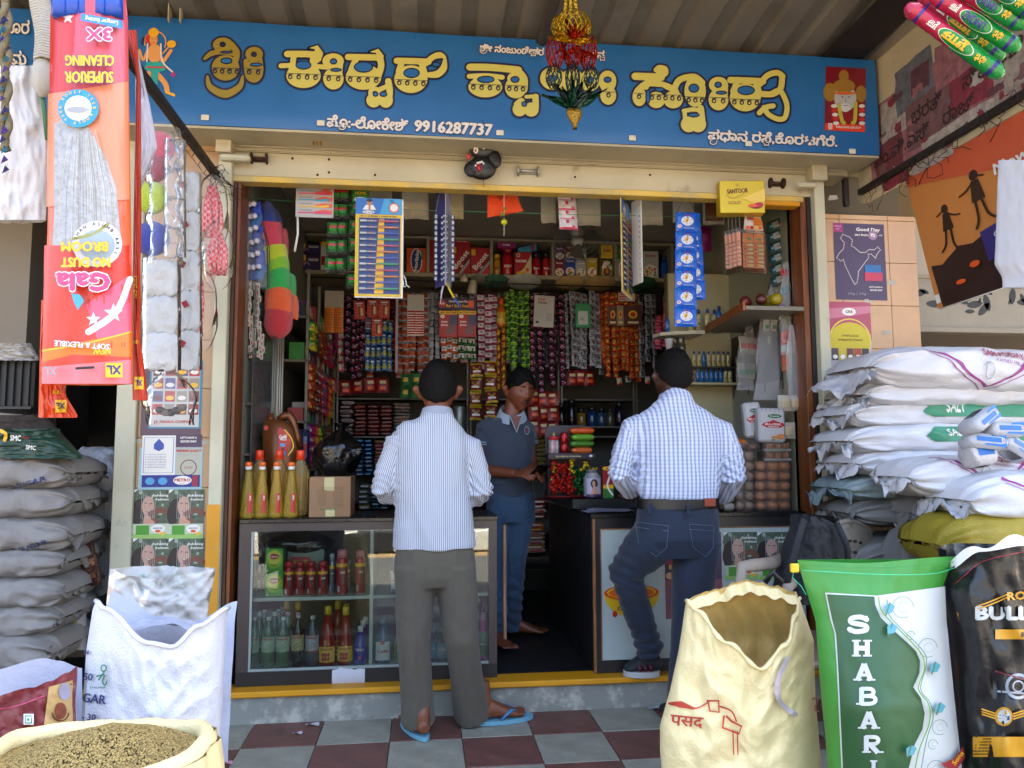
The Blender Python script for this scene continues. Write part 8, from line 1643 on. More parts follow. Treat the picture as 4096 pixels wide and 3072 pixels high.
for k,(px,py,rz,ry,lab)in enumerate(((3930,1680,.3,-.5,'white and blue salt packet tilted on top of the small packet pile'),(4010,1725,0,.02,'blue salt packet lying flat in the middle of the pile'),(3930,1770,-.2,.1,'white salt packet curling round at the left of the pile'),(4040,1790,.1,.5,'blue salt packet at the lower right of the pile'),(3925,1835,0,-.1,'round white bulging packet at the bottom of the pile'))):
 p=at(px,py,-.98+.01*k);t=T('salt_packet',lab,'packet',(p.x,p.y,p.z-.03),rz,'salt packets lying on the sacks');t.rotation_euler=(rad(-14),ry,rz);w=.15 if k<4 else.11;me=packmesh(w,.1,.062 if k<4 else.1,WHF if k in(4,)else mat('a8acb4',.35,0,.5,40),mat('1c5fa8',.35));o=NEWO('packet',me);LINK(o);o.parent=t
 if k<4:a=Art(.0006);a.poly([(-w*.1,.01),(w*.42,.006),(w*.44,.056),(w*.1,.054)],mat('1463b0',.3));a.text('SPRINKLE',w*.15,.032,.018,RED,.0006,width=.07);a.ell(-w*.2,.03,.01,.01,YE);a.build('print',t,M=FP(0,0,-.046))
for k,(yt,yb,xr,Yc)in enumerate(((1812,1958,318,-.12),(1938,2078,322,-.1),(2060,2205,330,-.11),(2185,2312,300,-.12),(2292,2430,298,-.12),(2402,2545,280,-.12),(2515,2680,260,-.14))):
 x1=at(xr,yt,Yc-.1).x;z1=at(150,yt,Yc-.15).z;z0=at(150,yb,Yc-.15).z
 def pr(a):a.text('S.K.S. SUGAR',.14,.035,.024,BLP,.0004,rot=14,width=.22);a.text('M/s K',-.12,.03,.03,BLP,.0008,width=.09)
 lying('sugar_sack',ORD[k]+' grey white sack from the top of the left stack',x1-.62,x1,Yc,.5,z0+.004,z1-.004,WOVG,40+k,.35,'grey white sacks stacked at the left',-.03*(k%2),pr if k in(0,2)else None,earside=(1,))
lying('grain_sack','white knotted sack standing behind the left stack',-.98,-.74,.35,.3,.95,1.22,WOV,60,0);t=T('upright_sack','white upright sack squeezed behind the left stack','sack',(-.78,.3,.6));B().grid(lambda u,v:Vc((-.80+.09*cos(6.283*u)*(1-.5*(1-v)**3),.3+.1*sin(6.283*u),lp(1.2,.55,v)+.01*sin(u*30))),30,14,WOV,True,True).build('sack_body',t,True)
gb=Bag([(-60,1725),(-60,1830)],[(240,1735),(330,1820)],1715,1835,-.3,.09,3);gb.build('seed_bag','dark green pesticide style bag with white letters on top of the left stack','bag',mat('0e3020',.4,0,.5,30,.2,6,name='green_laminate'));a=Art(.0006);a.text('SMC',65,-1752,30,WH,1.2,width=42,rot=-2);a.text('GOLD',107,-1750,12,RED,.5,width=26);a.text('SMC',128,-1790,24,WH,1.,width=40,rot=-6);a.stroke([(0,-1720),(28,-1735),(25,-1760)],14,YE);gb.art(a)
hb=Bag([(232,2260),(225,2600)],[(345,2240),(345,2590)],2245,2600,-.02,.05,4);hb.build('rice_bag','yellow and grey rice bag with a black drawing behind the left stack','bag',mat('8f8d8c',.5,0,.3,40));a=Art(.0006);a.rect(238,-2580,308,-2290,mat('a8960c',.5));a.ring(262,-2375,40,43,BLK,24);a.text('Horse',262,-2300,28,BLK,1.2,width=66);a.rect(232,-2520,292,-2492,ORG);a.text('25Kg',262,-2506,20,YE,.8,width=52);a.ell(330,-2425,14,24,YE);a.rect(238,-2575,300,-2545,NV);hb.art(a)
pkt=packmesh(.07,.02,.09,foil('4a2a1c',.4,.25),foil('8a5a3a',.5,.3));t=T('packet_garland','hanging string of brown glossy packets beside the left stack','packet strip',at(320,2040,-.05))
for k in range(6):q=at(316+k*13,2080+k*52,-.05);o=NEWO('packet',pkt);LINK(o);o.parent=t;o.location=q-t.location;o.rotation_euler=(0,rad(-16),.3*(-1)**k)
crt=T('plastic_crate','black ribbed plastic crate at the far left above the sacks','crate',at(40,1640,.1));b=B();q0,q1=at(-120,1640,.1),at(140,1430,.1)
b.rbox(q0.x,q1.x,.1,.5,q0.z,q1.z,mat('141312',.5),.01);b.build('crate_body',crt,True)
for k in range(8):x=lp(q0.x,q1.x,(k+.5)/8);B().rbox(x-.004,x+.004,.085,.099,q0.z,q1.z,mat('1c1a19',.5),.002).build('rib',crt,True)
for z in(q0.z+.01,q1.z-.01):B().rbox(q0.x,q1.x+.004,.08,.0995,z-.008,z+.008,mat('1c1a19',.5),.002).build('rim',crt,True)
cs=Bag([(-80,1400),(-80,1440)],[(120,1370),(160,1440)],1372,1442,.12,.08,8,2.);cs.build('plastic_sheet','crumpled white plastic sheet on the black crate','plastic sheet',mat('a8a6a2',.4,0,.5,20))
b_=Bag([(-80,1660),(-80,1800)],[(200,1680),(300,1790)],1660,1800,.05,.06,9);b_.build('brown_cardboard','dark brown flattened cardboard under the black crate','cardboard',mat('2e241e',.8,0,.2,20))
tag(B().rbox(-1.6,-.72,.05,.6,.3,.34,mat('3a322c',.7)).build('plank'),'dark plank behind the left sacks','plank')
SL=[(392,2380),(370,2440),(345,2600),(335,2750),(318,2950),(300,3300)];SR=[(915,2430),(905,2500),(892,2750),(880,3000),(872,3300)]
sgk=Bag(SL,SR,2400,3300,-1.48,.13,70,1.,top=lambda u:smooth01(u,[(0,0),(.08,30),(.45,170),(.62,185),(.8,100),(1,30)]),pw=.5);t=sgk.build('sugar_sack','bright white open sugar sack in the left foreground','sack',mat('c9c9cf',.6,0,.35,160,.04,3,name='clean_white_sack'),back=False,nu=90,nv=90)
B().grid(lambda u,v:(lambda y:(lambda q:Vc((q.x,-1.30-.02*sin(u*9)*v+.01*nz((u*5,v*5,1),1),q.z)))(at(lp(pl_(SL,y),pl_(SR,y),u),y,-1.40)))(lp(2400+smooth01(u,[(0,-10),(.12,10),(.4,95),(.7,115),(1,32)]),3100,v)),40,24,mat('a9aec0',.6,0,.3,60)).build('inner_back',t,True)
B().grid(lambda u,v:(lambda q:Vc((q.x,lp(-1.50,-1.34,v),q.z+.03*sin(u*3.14)+.012*nz((u*6,v*6,3),1))))(at(lp(480,840,u),2545-30*v,lp(-1.5,-1.34,v))),26,12,mat('b0b6c8',.5,0,.5,40)).build('inner_liner',t,True)
b=B();b.tube([sgk.pt(u/40,.003,-1,.001)for u in range(41)],.006,mat('c9c9cf',.6,0,.35,160,.04,3,name='clean_white_sack'),8);b.build('rim_fold',t,True)
a=Art(.0008);a.text('SUGAR',352,-2788,50,BLP,1.2,width=150,rot=-7);a.text('1250',340,-2702,40,BLP,.8,width=70,rot=-6);a.text('S - 30',348,-2862,36,BLP,.8,width=80,rot=-5);a.text('N',352,-2605,26,BLP,.6);a.ring(422,-2668,8,13,GRP,14,sv=1.2);a.stroke([(395,-2700),(425,-2695),(418,-2720),(428,-2735),(435,-2720)],6,GRP);a.stroke([(425,-2682),(405,-2712)],6,GRP);a.text('DALMIA',402,-2742,10,GRP,.3,width=60);sgk.art(a,sub=30)
cl=Bag([(440,2275),(425,2420),(440,2560)],[(862,2280),(835,2420),(830,2560)],2275,2600,-1.05,.05,71,2.5,top=lambda u:smooth01(u,[(0,0),(.15,25),(.4,40),(.8,20),(1,0)]));cl.build('clear_bag','grey translucent polythene bag standing behind the white sugar sack','plastic bag',film((.72,.71,.69),.7,'grey_film',.45,.3,18))
cst=T('coriander_sack','yellow sack with rolled rim heaped with coriander seeds in the left foreground','sack',(0,-2.05,0));cx_,cz_=at(395,2985,-1.95).x,at(440,3010,-1.95).z;RX,RY=.215,.17;cyy=-1.95
def rim(a):return Vc((cx_-.005+RX*cos(a)+.012*nz((cos(a)*3,sin(a)*3,1),1),cyy+RY*sin(a),cz_+.01*cos(a*2)+.012*nz((cos(a)*2,sin(a)*2,5),1)))
b=B();b.grid(lambda u,v:(lambda a,q:rim(a)+Vc((cos(a)*.017*cos(q)*(1+.2*nz((u*20,v*3,0),1)),sin(a)*.017*cos(q),.019*sin(q)+.004*nz((u*30,v*4,1),1))))(TAU*u,TAU*v),90,14,YLW,True,True);b.build('rolled_rim',cst,True)
b=B();b.grid(lambda u,v:(lambda a:rim(a)+Vc((cos(a)*(.02+.05*sin(v*2.2)),sin(a)*(.02+.04*sin(v*2.2)),-.75*v))+Vc((.006,.006,0))*sin(a*14+v*5))(TAU*u),60,14,YLW,True,True);b.build('sack_body',cst,True)
heap=lambda x,y:cz_-.012+.05*math.exp(-(((x-cx_+.0)/.12)**2+((y-cyy-.03)/.11)**2))+.004*nz((x*30,y*30,0),1)
b=B();b.grid(lambda u,v:(lambda a,q:Vc((cx_+RX*q*cos(a),cyy+RY*q*sin(a),heap(cx_+RX*q*cos(a),cyy+RY*q*sin(a))-.004)))(TAU*u,max(.01,v)),40,12,mat('5a4a26',.8,0,.5,200),True,True);b.build('seed_bed',cst,True)
SD=[mat(c,.6,name='coriander_seed')for c in('8a7440','6f5c30','a08a50')];b=B();r=random.Random(77);ico=[(0,0,1),(.89,0,.45),(.28,.85,.45),(-.72,.53,.45),(-.72,-.53,.45),(.28,-.85,.45),(.72,.53,-.45),(-.28,.85,-.45),(-.89,0,-.45),(-.28,-.85,-.45),(.72,-.53,-.45),(0,0,-1)];icf=[(0,1,2),(0,2,3),(0,3,4),(0,4,5),(0,5,1),(1,6,2),(2,7,3),(3,8,4),(4,9,5),(5,10,1),(2,6,7),(3,7,8),(4,8,9),(5,9,10),(1,10,6)]
for k in range(14000):
 a_,q_=r.uniform(0,TAU),math.sqrt(r.random())*.97;x,y=cx_+RX*q_*cos(a_),cyy+RY*q_*sin(a_);z=heap(x,y);s_=r.uniform(.0019,.0026);c_=cos(a_*7);d_=sin(a_*7)
 b.add([(x+s_*(p[0]*c_-p[1]*d_),y+s_*(p[0]*d_+p[1]*c_),z+s_*.85*p[2]+r.uniform(0,.0015))for p in ico],icf,SD[k%3],True)
tag(b.build('coriander_seeds',cst,True),kind='stuff')
ML=[(-80,2680),(-90,3200)];MR_=[(310,2700),(302,2800),(305,3000),(300,3200)]
mb=Bag(ML,MR_,2665,3200,-1.62,.09,80,1.3,top=lambda u:smooth01(u,[(0,135),(.55,85),(.72,60),(.9,25),(1,0)]));t=mb.build('maroon_bag','maroon and cream open grain bag at the lower left corner','bag',mat('6e2026',.5,0,.4,60,.15,6,name='maroon_laminate'),back=False)
B().grid(lambda u,v:(lambda q:Vc((q.x,-1.52,q.z)))(at(lp(-80,300,u),lp(smooth01(u,[(0,2700),(.6,2650),(.75,2660),(1,2690)]),3000,v),-1.56)),26,12,mat('a3a4b4',.6,0,.3,40)).build('inner_back',t,True)
a=Art(.0008);a.poly([(200,-2745),(305,-2715),(298,-3000),(192,-3000),(180,-2900)],mat('b3925c',.5));a.rect(100,-2895,140,-2852,WH);a.rect(105,-2890,135,-2857,GRP);a.rect(110,-2885,130,-2862,WH);a.ell(120,-2873,6,6,GRP);a.ell(250,-2838,24,34,mat('7a3a24',.5));a.ring(250,-2845,30,35,BR,20,180,360);a.ell(268,-2760,24,34,mat('9a94a8',.5));a.stroke([(0,-2960),(12,-2990),(0,-3020)],6,YE);a.stroke([(-20,-2832),(80,-2815),(190,-2775)],2.5,PK);mb.art(a)
L_=[(2786,2350),(2745,2400),(2715,2600),(2680,2760),(2640,2900),(2640,3000),(2665,3300)];R_=[(3185,2350),(3200,2400),(3255,2560),(3262,2800),(3280,3000),(3310,3300)]
yo=Bag(L_,R_,2400,3300,-1.45,.12,90,1.3,top=lambda u:smooth01(u,[(0,0),(.1,40),(.35,170),(.62,275),(.78,180),(.92,60),(1,-10)]),pw=.55);t=yo.build('yellow_sack','large open cream yellow woven sack in the right foreground','sack',YLW,back=False,nu=100,nv=110)
def bk(u,v):
 y0_=smooth01(u,[(0,2400),(.12,2365),(.5,2322),(.8,2345),(1,2372)]);y=lp(y0_,3100,v);q=at(lp(pl_(L_,y)+4,pl_(R_,y)-4,u),y,-1.30);d=.10*sin(pi*u)**.6*min(1,.15+v*3)+.012*nz((u*7,v*6,4),1)+.006*sin(u*34+4*nz((u*3,v*5,2),1));c_=at(lp(pl_(L_,y)+4,pl_(R_,y)-4,u),y,-1.36+d);return c_
B().grid(bk,50,40,YIN).build('inner_back',t,True);B().grid(lambda u,v:bk(u,0)+Vc((0,.012*sin(v*3.14)-.02*v,.008*sin(v*3.14)-.035*v+.004*sin(u*40))),60,6,YLW).build('rim_fold',t,True)
b=B();b.tube([yo.pt(u/50,.002,-1,.002)for u in range(51)],[.006+.002*sin(u)for u in range(51)],YLW,8);b.build('rim_hem',t,True)
a=Art(.0008);RP=mat('a8321c',.5,name='red_print');a.text('पसद',2745,-2880,62,RP,1.5,width=130,rot=-6);a.stroke([(2665,-2810,4),(2720,-2815,26),(2780,-2830,6),(2830,-2805,5)],8,RP);a.stroke([(2825,-2800),(2870,-2800),(2872,-2845),(2835,-2840),(2828,-2800)],7,RP,smooth=False);a.stroke([(2870,-2820),(2920,-2840),(2940,-2880)],6,RP);a.stroke([(2890,-2860),(2885,-2905),(2950,-2930),(2960,-2900),(2920,-2880),(2900,-2860)],8,RP,smooth=False);a.stroke([(2925,-2920),(2928,-3010)],5,RP);a.stroke([(2942,-2920),(2944,-3010)],5,RP);a.stroke([(3240,-2790),(3262,-2785),(3250,-2830),(3266,-2840)],5,RP);a.stroke([(3140,-2630),(3100,-2720),(3110,-2800),(3170,-2850)],20,mat('a89ca0',.4));yo.art(a,sub=34)
L_=[(3190,2245),(3215,2330),(3262,2480),(3272,2620),(3290,2800),(3310,3000),(3330,3300)];R_=[(3825,2225),(3790,2290),(3772,2350),(3778,2500),(3800,2750),(3840,3000),(3860,3300)]
gr=Bag(L_,R_,2240,3300,-1.62,.14,95,.5,top=lambda u:smooth01(u,[(0,4),(.4,12),(1,-14)]),taper=1,pw=.7);t=gr.build('rice_bag','tall green and white rice bag with a column of white capitals in the right foreground','bag',mat('35802c',.45,0,.3,14,.1,4,name='green_laminate'),nu=50,nv=60)
a=Art(.0008);c=mat('1f4a22',.45,name='dark_green_print');w_=mat('b9bcb8',.45,name='white_print')
Z=lambda p:[(3072+x*.6172,-(2048+y*.6172))for x,y in p]
a.poly(Z([(364,520),(700,540),(1140,480),(1150,700),(1200,1200),(1250,1659),(470,1659),(440,1000),(425,780),(400,700)]),w_);a.L+=12
a.poly(Z([(372,530),(680,545),(685,600),(720,680),(800,760),(900,850),(950,900),(975,960),(970,1040),(930,1130),(980,1200),(1005,1300),(990,1400),(940,1500),(900,1659),(476,1659),(446,1000),(432,785),(408,700)]),c);a.L+=12
def slab(ch,x,y,w,h):
 f=lambda*p:[(x+(q[0]-.5)*w,y+(q[1]-.5)*h)for q in p];st=w*.22;rot={}
 if ch=='S':a.stroke(f((.88,.78),(.6,.93),(.2,.85),(.2,.6),(.8,.42),(.85,.15),(.4,.05),(.1,.2)),st,w_);a.poly(f((.08,0),(.2,0),(.2,.32),(.08,.32)),w_);a.poly(f((.82,.68),(.92,.68),(.92,1),(.82,1)),w_);return
 V={'H':[((.25,0),(.25,1)),((.75,0),(.75,1)),((.25,.5),(.75,.5))],'A':[((.2,0),(.5,1)),((.8,0),(.5,1)),((.3,.33),(.7,.33))],'B':[((.28,0),(.28,1))],'R':[((.28,0),(.28,1)),((.45,.5),(.8,0))],'I':[((.5,0),(.5,1))]}[ch]
 for p,q in V:a.stroke(f(p,q),st if p[0]!=.3 else st*.6,w_,smooth=False,cap=False)
 if ch in 'BR':a.stroke(f((.28,.95),(.7,.93),(.82,.74),(.68,.54),(.3,.52)),st*.8,w_)
 if ch=='B':a.stroke(f((.3,.52),(.78,.48),(.9,.26),(.72,.06),(.28,.05)),st*.8,w_)
 for u in{'H':(.25,.75),'A':(.2,.8),'B':(.22,),'R':(.28,.85),'I':(.5,)}[ch]:a.poly(f((u-.2,0),(u+.2,0),(u+.2,.1),(u-.2,.1)),w_)
 if ch in 'HI':[a.poly(f((u-.2,.9),(u+.2,.9),(u+.2,1),(u-.2,1)),w_)for u in{'H':(.25,.75),'I':(.5,)}[ch]]
for k,ch in enumerate('SHABARI'):q=Z([(580+k*13.5-(8 if k==0 else 0),722+k*154)])[0];slab(ch,q[0],q[1],88 if ch!='I' else 70,66)
dg=mat('3a6a50',.5);tq=mat('4a8a94',.5);gl_=mat('8a9a90',.5)
for(x,y,r_)in((850,610,70),(1010,870,62),(900,790,28),(1085,1380,50),(1040,1490,32),(1060,1650,60)):q=Z([(x,y)])[0];r2=r_*.617;a.ring(q[0],q[1],r2-2.2,r2,dg,26,0,300);a.ring(q[0]+3,q[1],r2*.5-2,r2*.5,gl_,20,60,330)
a.stroke(Z([(745,560),(760,660),(860,770),(960,870),(1000,960),(960,1130),(1020,1220),(1040,1320),(1000,1450),(960,1659)]),3.5,dg);a.stroke(Z([(690,545),(715,640),(840,770),(960,900),(985,1000),(945,1130),(1010,1230),(1015,1350),(950,1520),(920,1659)]),5,mat('5a8a2c',.5))
for(x,y)in((1050,1000),(1080,1260),(755,620),(770,750),(890,1530)):q=Z([(x,y)])[0];a.poly([(q[0]-16,q[1]-18),(q[0]+10,q[1]-14),(q[0]+24,q[1]+12),(q[0]+4,q[1]+26),(q[0]-18,q[1]+12)],tq);a.stroke([(q[0]-12,q[1]-22),(q[0]+2,q[1]+24)],6,dg)
a.poly(Z([(1085,1610),(1180,1570),(1225,1500),(1240,1570),(1190,1640),(1150,1655)]),mat('8a2024',.5));a.text('Sona',*Z([(1192,1572)])[0],26,YE,.8,rot=52,width=60);a.stroke([(3195,-2276),(3500,-2292),(3700,-2290),(3790,-2268)],3,mat('2fae7a',.5));a.stroke([(3195,-2255),(3500,-2266),(3820,-2240)],2,GRN);gr.art(a,sub=44,thick=.02)
p=at(3178,2272,-1.63);B().rbox(-.012,.012,-.006,.006,-.012,.012,mat('c9a81c',.5),.003,Matrix.Translation(p)).build('yellow_tag',t,True);B().tube([p,at(3170,2310,-1.63),at(3205,2345,-1.63),at(3225,2380,-1.64)],.0011,mat('2fae7a',.5),4).build('thread',t,True)
L_=[(3785,2280),(3772,2380),(3800,2500),(3830,2800),(3850,3300)];R_=[(4300,2150),(4400,3300)]
kb_=Bag(L_,R_,2200,3300,-1.58,.16,99,2.,top=lambda u:smooth01(u,[(0,75),(.25,0),(.6,-25),(1,-30)]));t=kb_.build('rice_bag','black and gold rice bag with a white folded top at the right edge','bag',mat('0b0c0e',.3,0,.5,20,name='black_laminate'))
a=Art(.0008);Gd=mat('c08a1c',.4,name='gold_print');a.text('ROYAL',4110,-2378,44,Gd,2,width=170,rot=4);a.text('BULLET',4060,-2450,72,w_,5,width=320,sx=1);a.rect(3975,-2555,4200,-2516,Gd);a.text('RICE',4110,-2536,30,BLK,1,width=60);a.ell(4008,-2863,36,38,Gd);a.L+=8;a.ell(4008,-2863,27,29,w_);a.L+=8;a.text('25kg',4008,-2863,22,NV,1,width=40);[a.stroke([(4008+s_*34,-2850-k*10),(4008+s_*90,-2832-k*10)],6,Gd)for s_ in(-1,1)for k in range(3)];a.ring(4060,-2740,40,52,mat('8a8d92',.3),24);a.ring(4060,-2740,18,24,mat('8a8d92',.3),18);a.stroke([(3980,-2760),(4110,-2770)],8,mat('8a8d92',.3));a.stroke([(3970,-2680),(4110,-2720)],7,mat('5a1a24',.3));a.rect(3878,-3020,4200,-2940,Gd);a.L+=8;[a.rect(3874,-2950-k*12,3950,-2946-k*12,BLK)for k in range(6)];a.stroke([(3895,-2420),(3950,-2400),(4020,-2370)],5,Gd);a.stroke([(3895,-2432),(3950,-2412),(4020,-2382)],5,Gd);a.text('ROYAL',3812,-2470,22,Gd,.8,rot=-85,width=80);a.stroke([(3790,-2345),(3840,-2300),(3920,-2240),(4096,-2200)],3,mat('8a1c34',.4));kb_.art(a,sub=30)
B().grid(lambda u,v:(lambda q:Vc((q.x,q.y-.006,q.z+.02*(1-v)-.004)))(kb_.pt(.0+u*.9,.0))+Vc((0,.0,.012*sin(u*14)))*(1-v),30,3,WHT).build('white_fold',t,True)
ch=T('plastic_chair','worn beige plastic armchair behind the open yellow sack','chair',at(3200,2700,-.6));CH=worn('8a7c6c','4a4038',.5,30,.6,.2,name='worn_plastic');Yc_=-.75
b=B();b.tube([at(2962,2400,-1.0),at(2962,2330,-1.0),at(2966,2268,-.98),at(3010,2262,-.95),at(3090,2252,-.85),at(3160,2225,-.7),at(3230,2170,-.5)],[.02,.02,.022,.024,.024,.024,.02],CH,12,sx=.6);b.build('armrest',ch,True);b=B();b.tube([at(3152,2420,-.95),at(3150,2350,-.95),at(3170,2330,-.9),at(3230,2330,-.8),at(3330,2300,-.6)],[.022]*5,CH,12,sx=.6);b.build('armrest',ch,True)
for px in(2965,3155,3290,3440):q=at(px,2420,-.9 if px<3200 else-.5);B().tube([q,(q.x,q.y,.0)],[.022,.016],CH,8).build('leg',ch,True)
q0,q1=at(2990,2420,-.95),at(3400,2330,-.5);B().rbox(q0.x,q1.x,-.98,-.5,.42,.45,mat('6f5650',.6,0,.1,30),.01).build('seat',ch,True)
def cbk(u,v):a_=lp(-1,1,u);y=lp(2085+45*a_*a_,2400,v);q=at(3400+a_*92*(1-.2*v),y,-.42-.05*(1-a_*a_));return q
b=B();b.grid(cbk,14,10,CH);b.grid(lambda u,v:cbk(u,v)+Vc((0,.014,0)),14,10,CH);b.build('backrest',ch,True);b=B();b.tube([cbk(u/14,0)+Vc((0,.006,0))for u in range(15)],.012,CH,8);b.build('top_rail',ch,True)
for i in range(5):
 for j in range(5):q=cbk(.25+i*.12,.25+j*.14);B().rbox(-.009,.009,-.0015,.0,-.006,.006,BLK,.002,Matrix.Translation(q+Vc((0,-.001,0)))).build('slot',ch,True)
bp=Bag([(3180,2065),(3165,2120),(3130,2200),(3100,2320),(3080,2420)],[(3330,2065),(3370,2120),(3400,2230),(3410,2330),(3410,2420)],2065,2420,-.80,.12,101,1.2,top=lambda u:40*(2*u-1)**2);t=bp.build('backpack','black backpack hanging on the back of the plastic chair','backpack',mat('0f1014',.75,0,.4,120,.2,20,name='black_nylon'))
b=B();b.tube([at(3215,2080,-.93),at(3195,2150,-.95),at(3165,2260,-.95),at(3140,2370,-.93)],[.02]*4,mat('17181c',.8),8,sx=.4);b.build('shoulder_strap',t,True);b=B();b.tube([at(3345,2090,-.9),at(3388,2180,-.92),at(3400,2300,-.9)],.012,mat('17181c',.8),8);b.build('piping',t,True);b=B();b.tube([at(3060,2330,-1.02),at(3090,2290,-1.02),at(3130,2330,-1.0)],.012,BLK,6,sx=.4);b.build('strap_end',t,True)
#posters on the pillars
PYL=-.0075
def ppx(x0,y0,x1,y1):return pxr(x0,y0,x1,y1,PYL)
def masala(a,w,h):
 a.rect(0,0,w,h,mat('5a4450',.5));a.rect(w*.12,h*.1,w,h,mat('3a7a94',.5));a.rect(w*.15,h*.12,w*.96,h,mat('b3b3b0',.5))
 for i in range(4):
  for j in range(4):a.rect(w*(.18+.2*i),h*(.28+.17*j),w*(.35+.2*i),h*(.42+.17*j),[RED,mat('6a4038',.5),mat('4a4a7a',.5),mat('8a8478',.5),mat('8a2a1c',.5)][(i*3+j*2)%5]);a.ell(w*(.265+.2*i),h*(.33+.17*j),w*.07,h*.03,[WH,BR,YE][(i+j)%3])
 a.text('J.S. MASALA COMPANY',w*.55,h*.19,h*.05,RED,.0008,width=w*.66)
poster('masala_poster','spice company poster with rows of packets on the left pillar',ppx(567,1440,808,1745),PYL,masala)
def lst(a,w,h):
 a.rect(w*.05,h*.05,w*.95,h*.95,mat('5a6ab0',.5));a.rect(w*.07,h*.06,w*.93,h*.94,WH);a.poly([(w*.35,h*.78),(w*.5,h*.92),(w*.65,h*.78),(w*.65,h*.66),(w*.5,h*.6),(w*.35,h*.66)],mat('3a4a9a',.5))
 for k in range(6):a.text(['ಎಲ್ಲಾ ರೀತಿಯ','ಕಾಲುವೆ ಪೈಪು','ಮನೆ ಸಾಮಾನು','ಇಲ್ಲಿ ದೊರೆ','ಎಲ್ಲ ಬಗೆಯ','ತಿಂಡಿಗಳು'][k],w*.18,h*(.52-k*.065),h*.04,mat('4a5a9a',.5),0,align='L',width=w*.55);a.ell(w*.13,h*(.52-k*.065),w*.012,w*.012,NV)
poster('notice','white notice with a blue emblem and a list on the left pillar',ppx(568,1742,702,1900),PYL-.002,lst)
poster('biscuit_poster','dark purple strip with white capitals beside the white notice on the left pillar',ppx(702,1738,808,1788),PYL-.001,lambda a,w,h:(a.rect(0,0,w,h,mat('4a3450',.5)),a.text("LET'S HAVE A",w*.5,h*.75,h*.22,WH,.0006,width=w*.62),a.text('GOOD DAY',w*.5,h*.45,h*.24,WH,.0008,width=w*.6)))
poster('detergent_poster','pale blue detergent poster with a round seal on the left pillar',ppx(556,1790,810,1958),PYL-.0005,lambda a,w,h:(a.rect(0,0,w,h,mat('8ab0bc',.5)),a.rect(w*.58,h*.3,w*.97,h*.98,mat('a8a898',.5)),a.text('PREMIUM QUALITY',w*.78,h*.92,h*.08,RED,.0008,width=w*.4),a.text('DETERGENT CAKE',w*.78,h*.82,h*.05,GY,0,width=w*.34),a.ring(w*.78,h*.52,h*.17,h*.19,BR,22),a.text('SOAP',w*.78,h*.52,h*.08,RED)))
poster('metro_banner','narrow blue detergent banner with a white oval on the left pillar',ppx(568,1900,800,1948),PYL-.003,lambda a,w,h:(a.rect(0,0,w,h,mat('14247a',.5)),a.ell(w*.14,h*.5,w*.08,h*.3,LB),a.ell(w*.36,h*.5,w*.08,h*.3,LB),a.ell(w*.7,h*.55,w*.16,h*.38,WH),a.text('METRO',w*.7,h*.58,h*.34,RED,.001,width=w*.27),a.text('EXCEL',w*.7,h*.28,h*.16,RED,0),a.rect(w*.87,h*.05,w*.97,h*.95,mat('8a1c3a',.5))))
k=0
for y0 in(1958,2152):
 for x0 in(530,674):k+=1;poster('soap_poster',ORD[k-1]+' splashing face poster of four on the left pillar, row by row',ppx(x0,y0,x0+150-(8 if x0>600 else 4),y0+196),PYL-.0004*k,medimix)
def goodday(a,w,h):
 a.rect(0,0,w,h,mat('3c2c4c',.5));a.rect(0,h*.88,w*.19,h,mat('8a2468',.5));a.text('Good',w*.09,h*.96,h*.025,WH,0,width=w*.12);a.text('Day',w*.09,h*.925,h*.025,WH);a.text('Good Day',w*.68,h*.925,h*.06,WH,.001,width=w*.46);a.text('ಈಗ ಕೇವಲ',w*.55,h*.85,h*.035,WH,.0004,width=w*.27);a.ell(w*.77,h*.85,w*.09,w*.09,mat('8a6a90',.5));a.text('₹5',w*.77,h*.85,h*.06,WH,.001);a.text('ಕ್ಕೆ',w*.92,h*.85,h*.03,WH,0)
 M_=[(.3,.82),(.18,.85),(.13,.8),(.2,.74),(.18,.66),(.09,.6),(.04,.54),(.12,.5),(.17,.52),(.2,.44),(.26,.35),(.32,.26),(.37,.2),(.41,.22),(.44,.3),(.45,.37),(.53,.44),(.6,.5),(.66,.55),(.66,.6),(.72,.6),(.8,.55),(.83,.6),(.9,.66),(.86,.7),(.78,.66),(.68,.66),(.6,.62),(.5,.62),(.4,.68),(.34,.7),(.36,.78),(.3,.82)]
 for p,q in zip(M_[:-1],M_[1:]):
  n_=max(2,int(math.hypot((q[0]-p[0])*w,(q[1]-p[1])*h)/.007))
  for j in range(n_):a.ell(w*lp(p[0],q[0],j/n_),h*lp(p[1],q[1],j/n_),.0026,.0026,WH,6,adv=False)
 a.L+=1;a.rect(w*.58,h*.36,w*.9,h*.46,mat('1c5a94',.5));a.rect(w*.57,h*.25,w*.92,h*.36,mat('a82a48',.5));a.text("LET'S HAVE A",w*.78,h*.17,h*.026,WH,.0004,width=w*.26);a.text('GOOD DAY',w*.78,h*.13,h*.03,WH,.0006,width=w*.24);a.text('29g | 35g',w*.4,h*.08,h*.035,GY,0,width=w*.36)
poster('biscuit_poster','purple biscuit poster with a dotted map on the right pillar',ppx(3338,895,3542,1200),PYL,goodday)
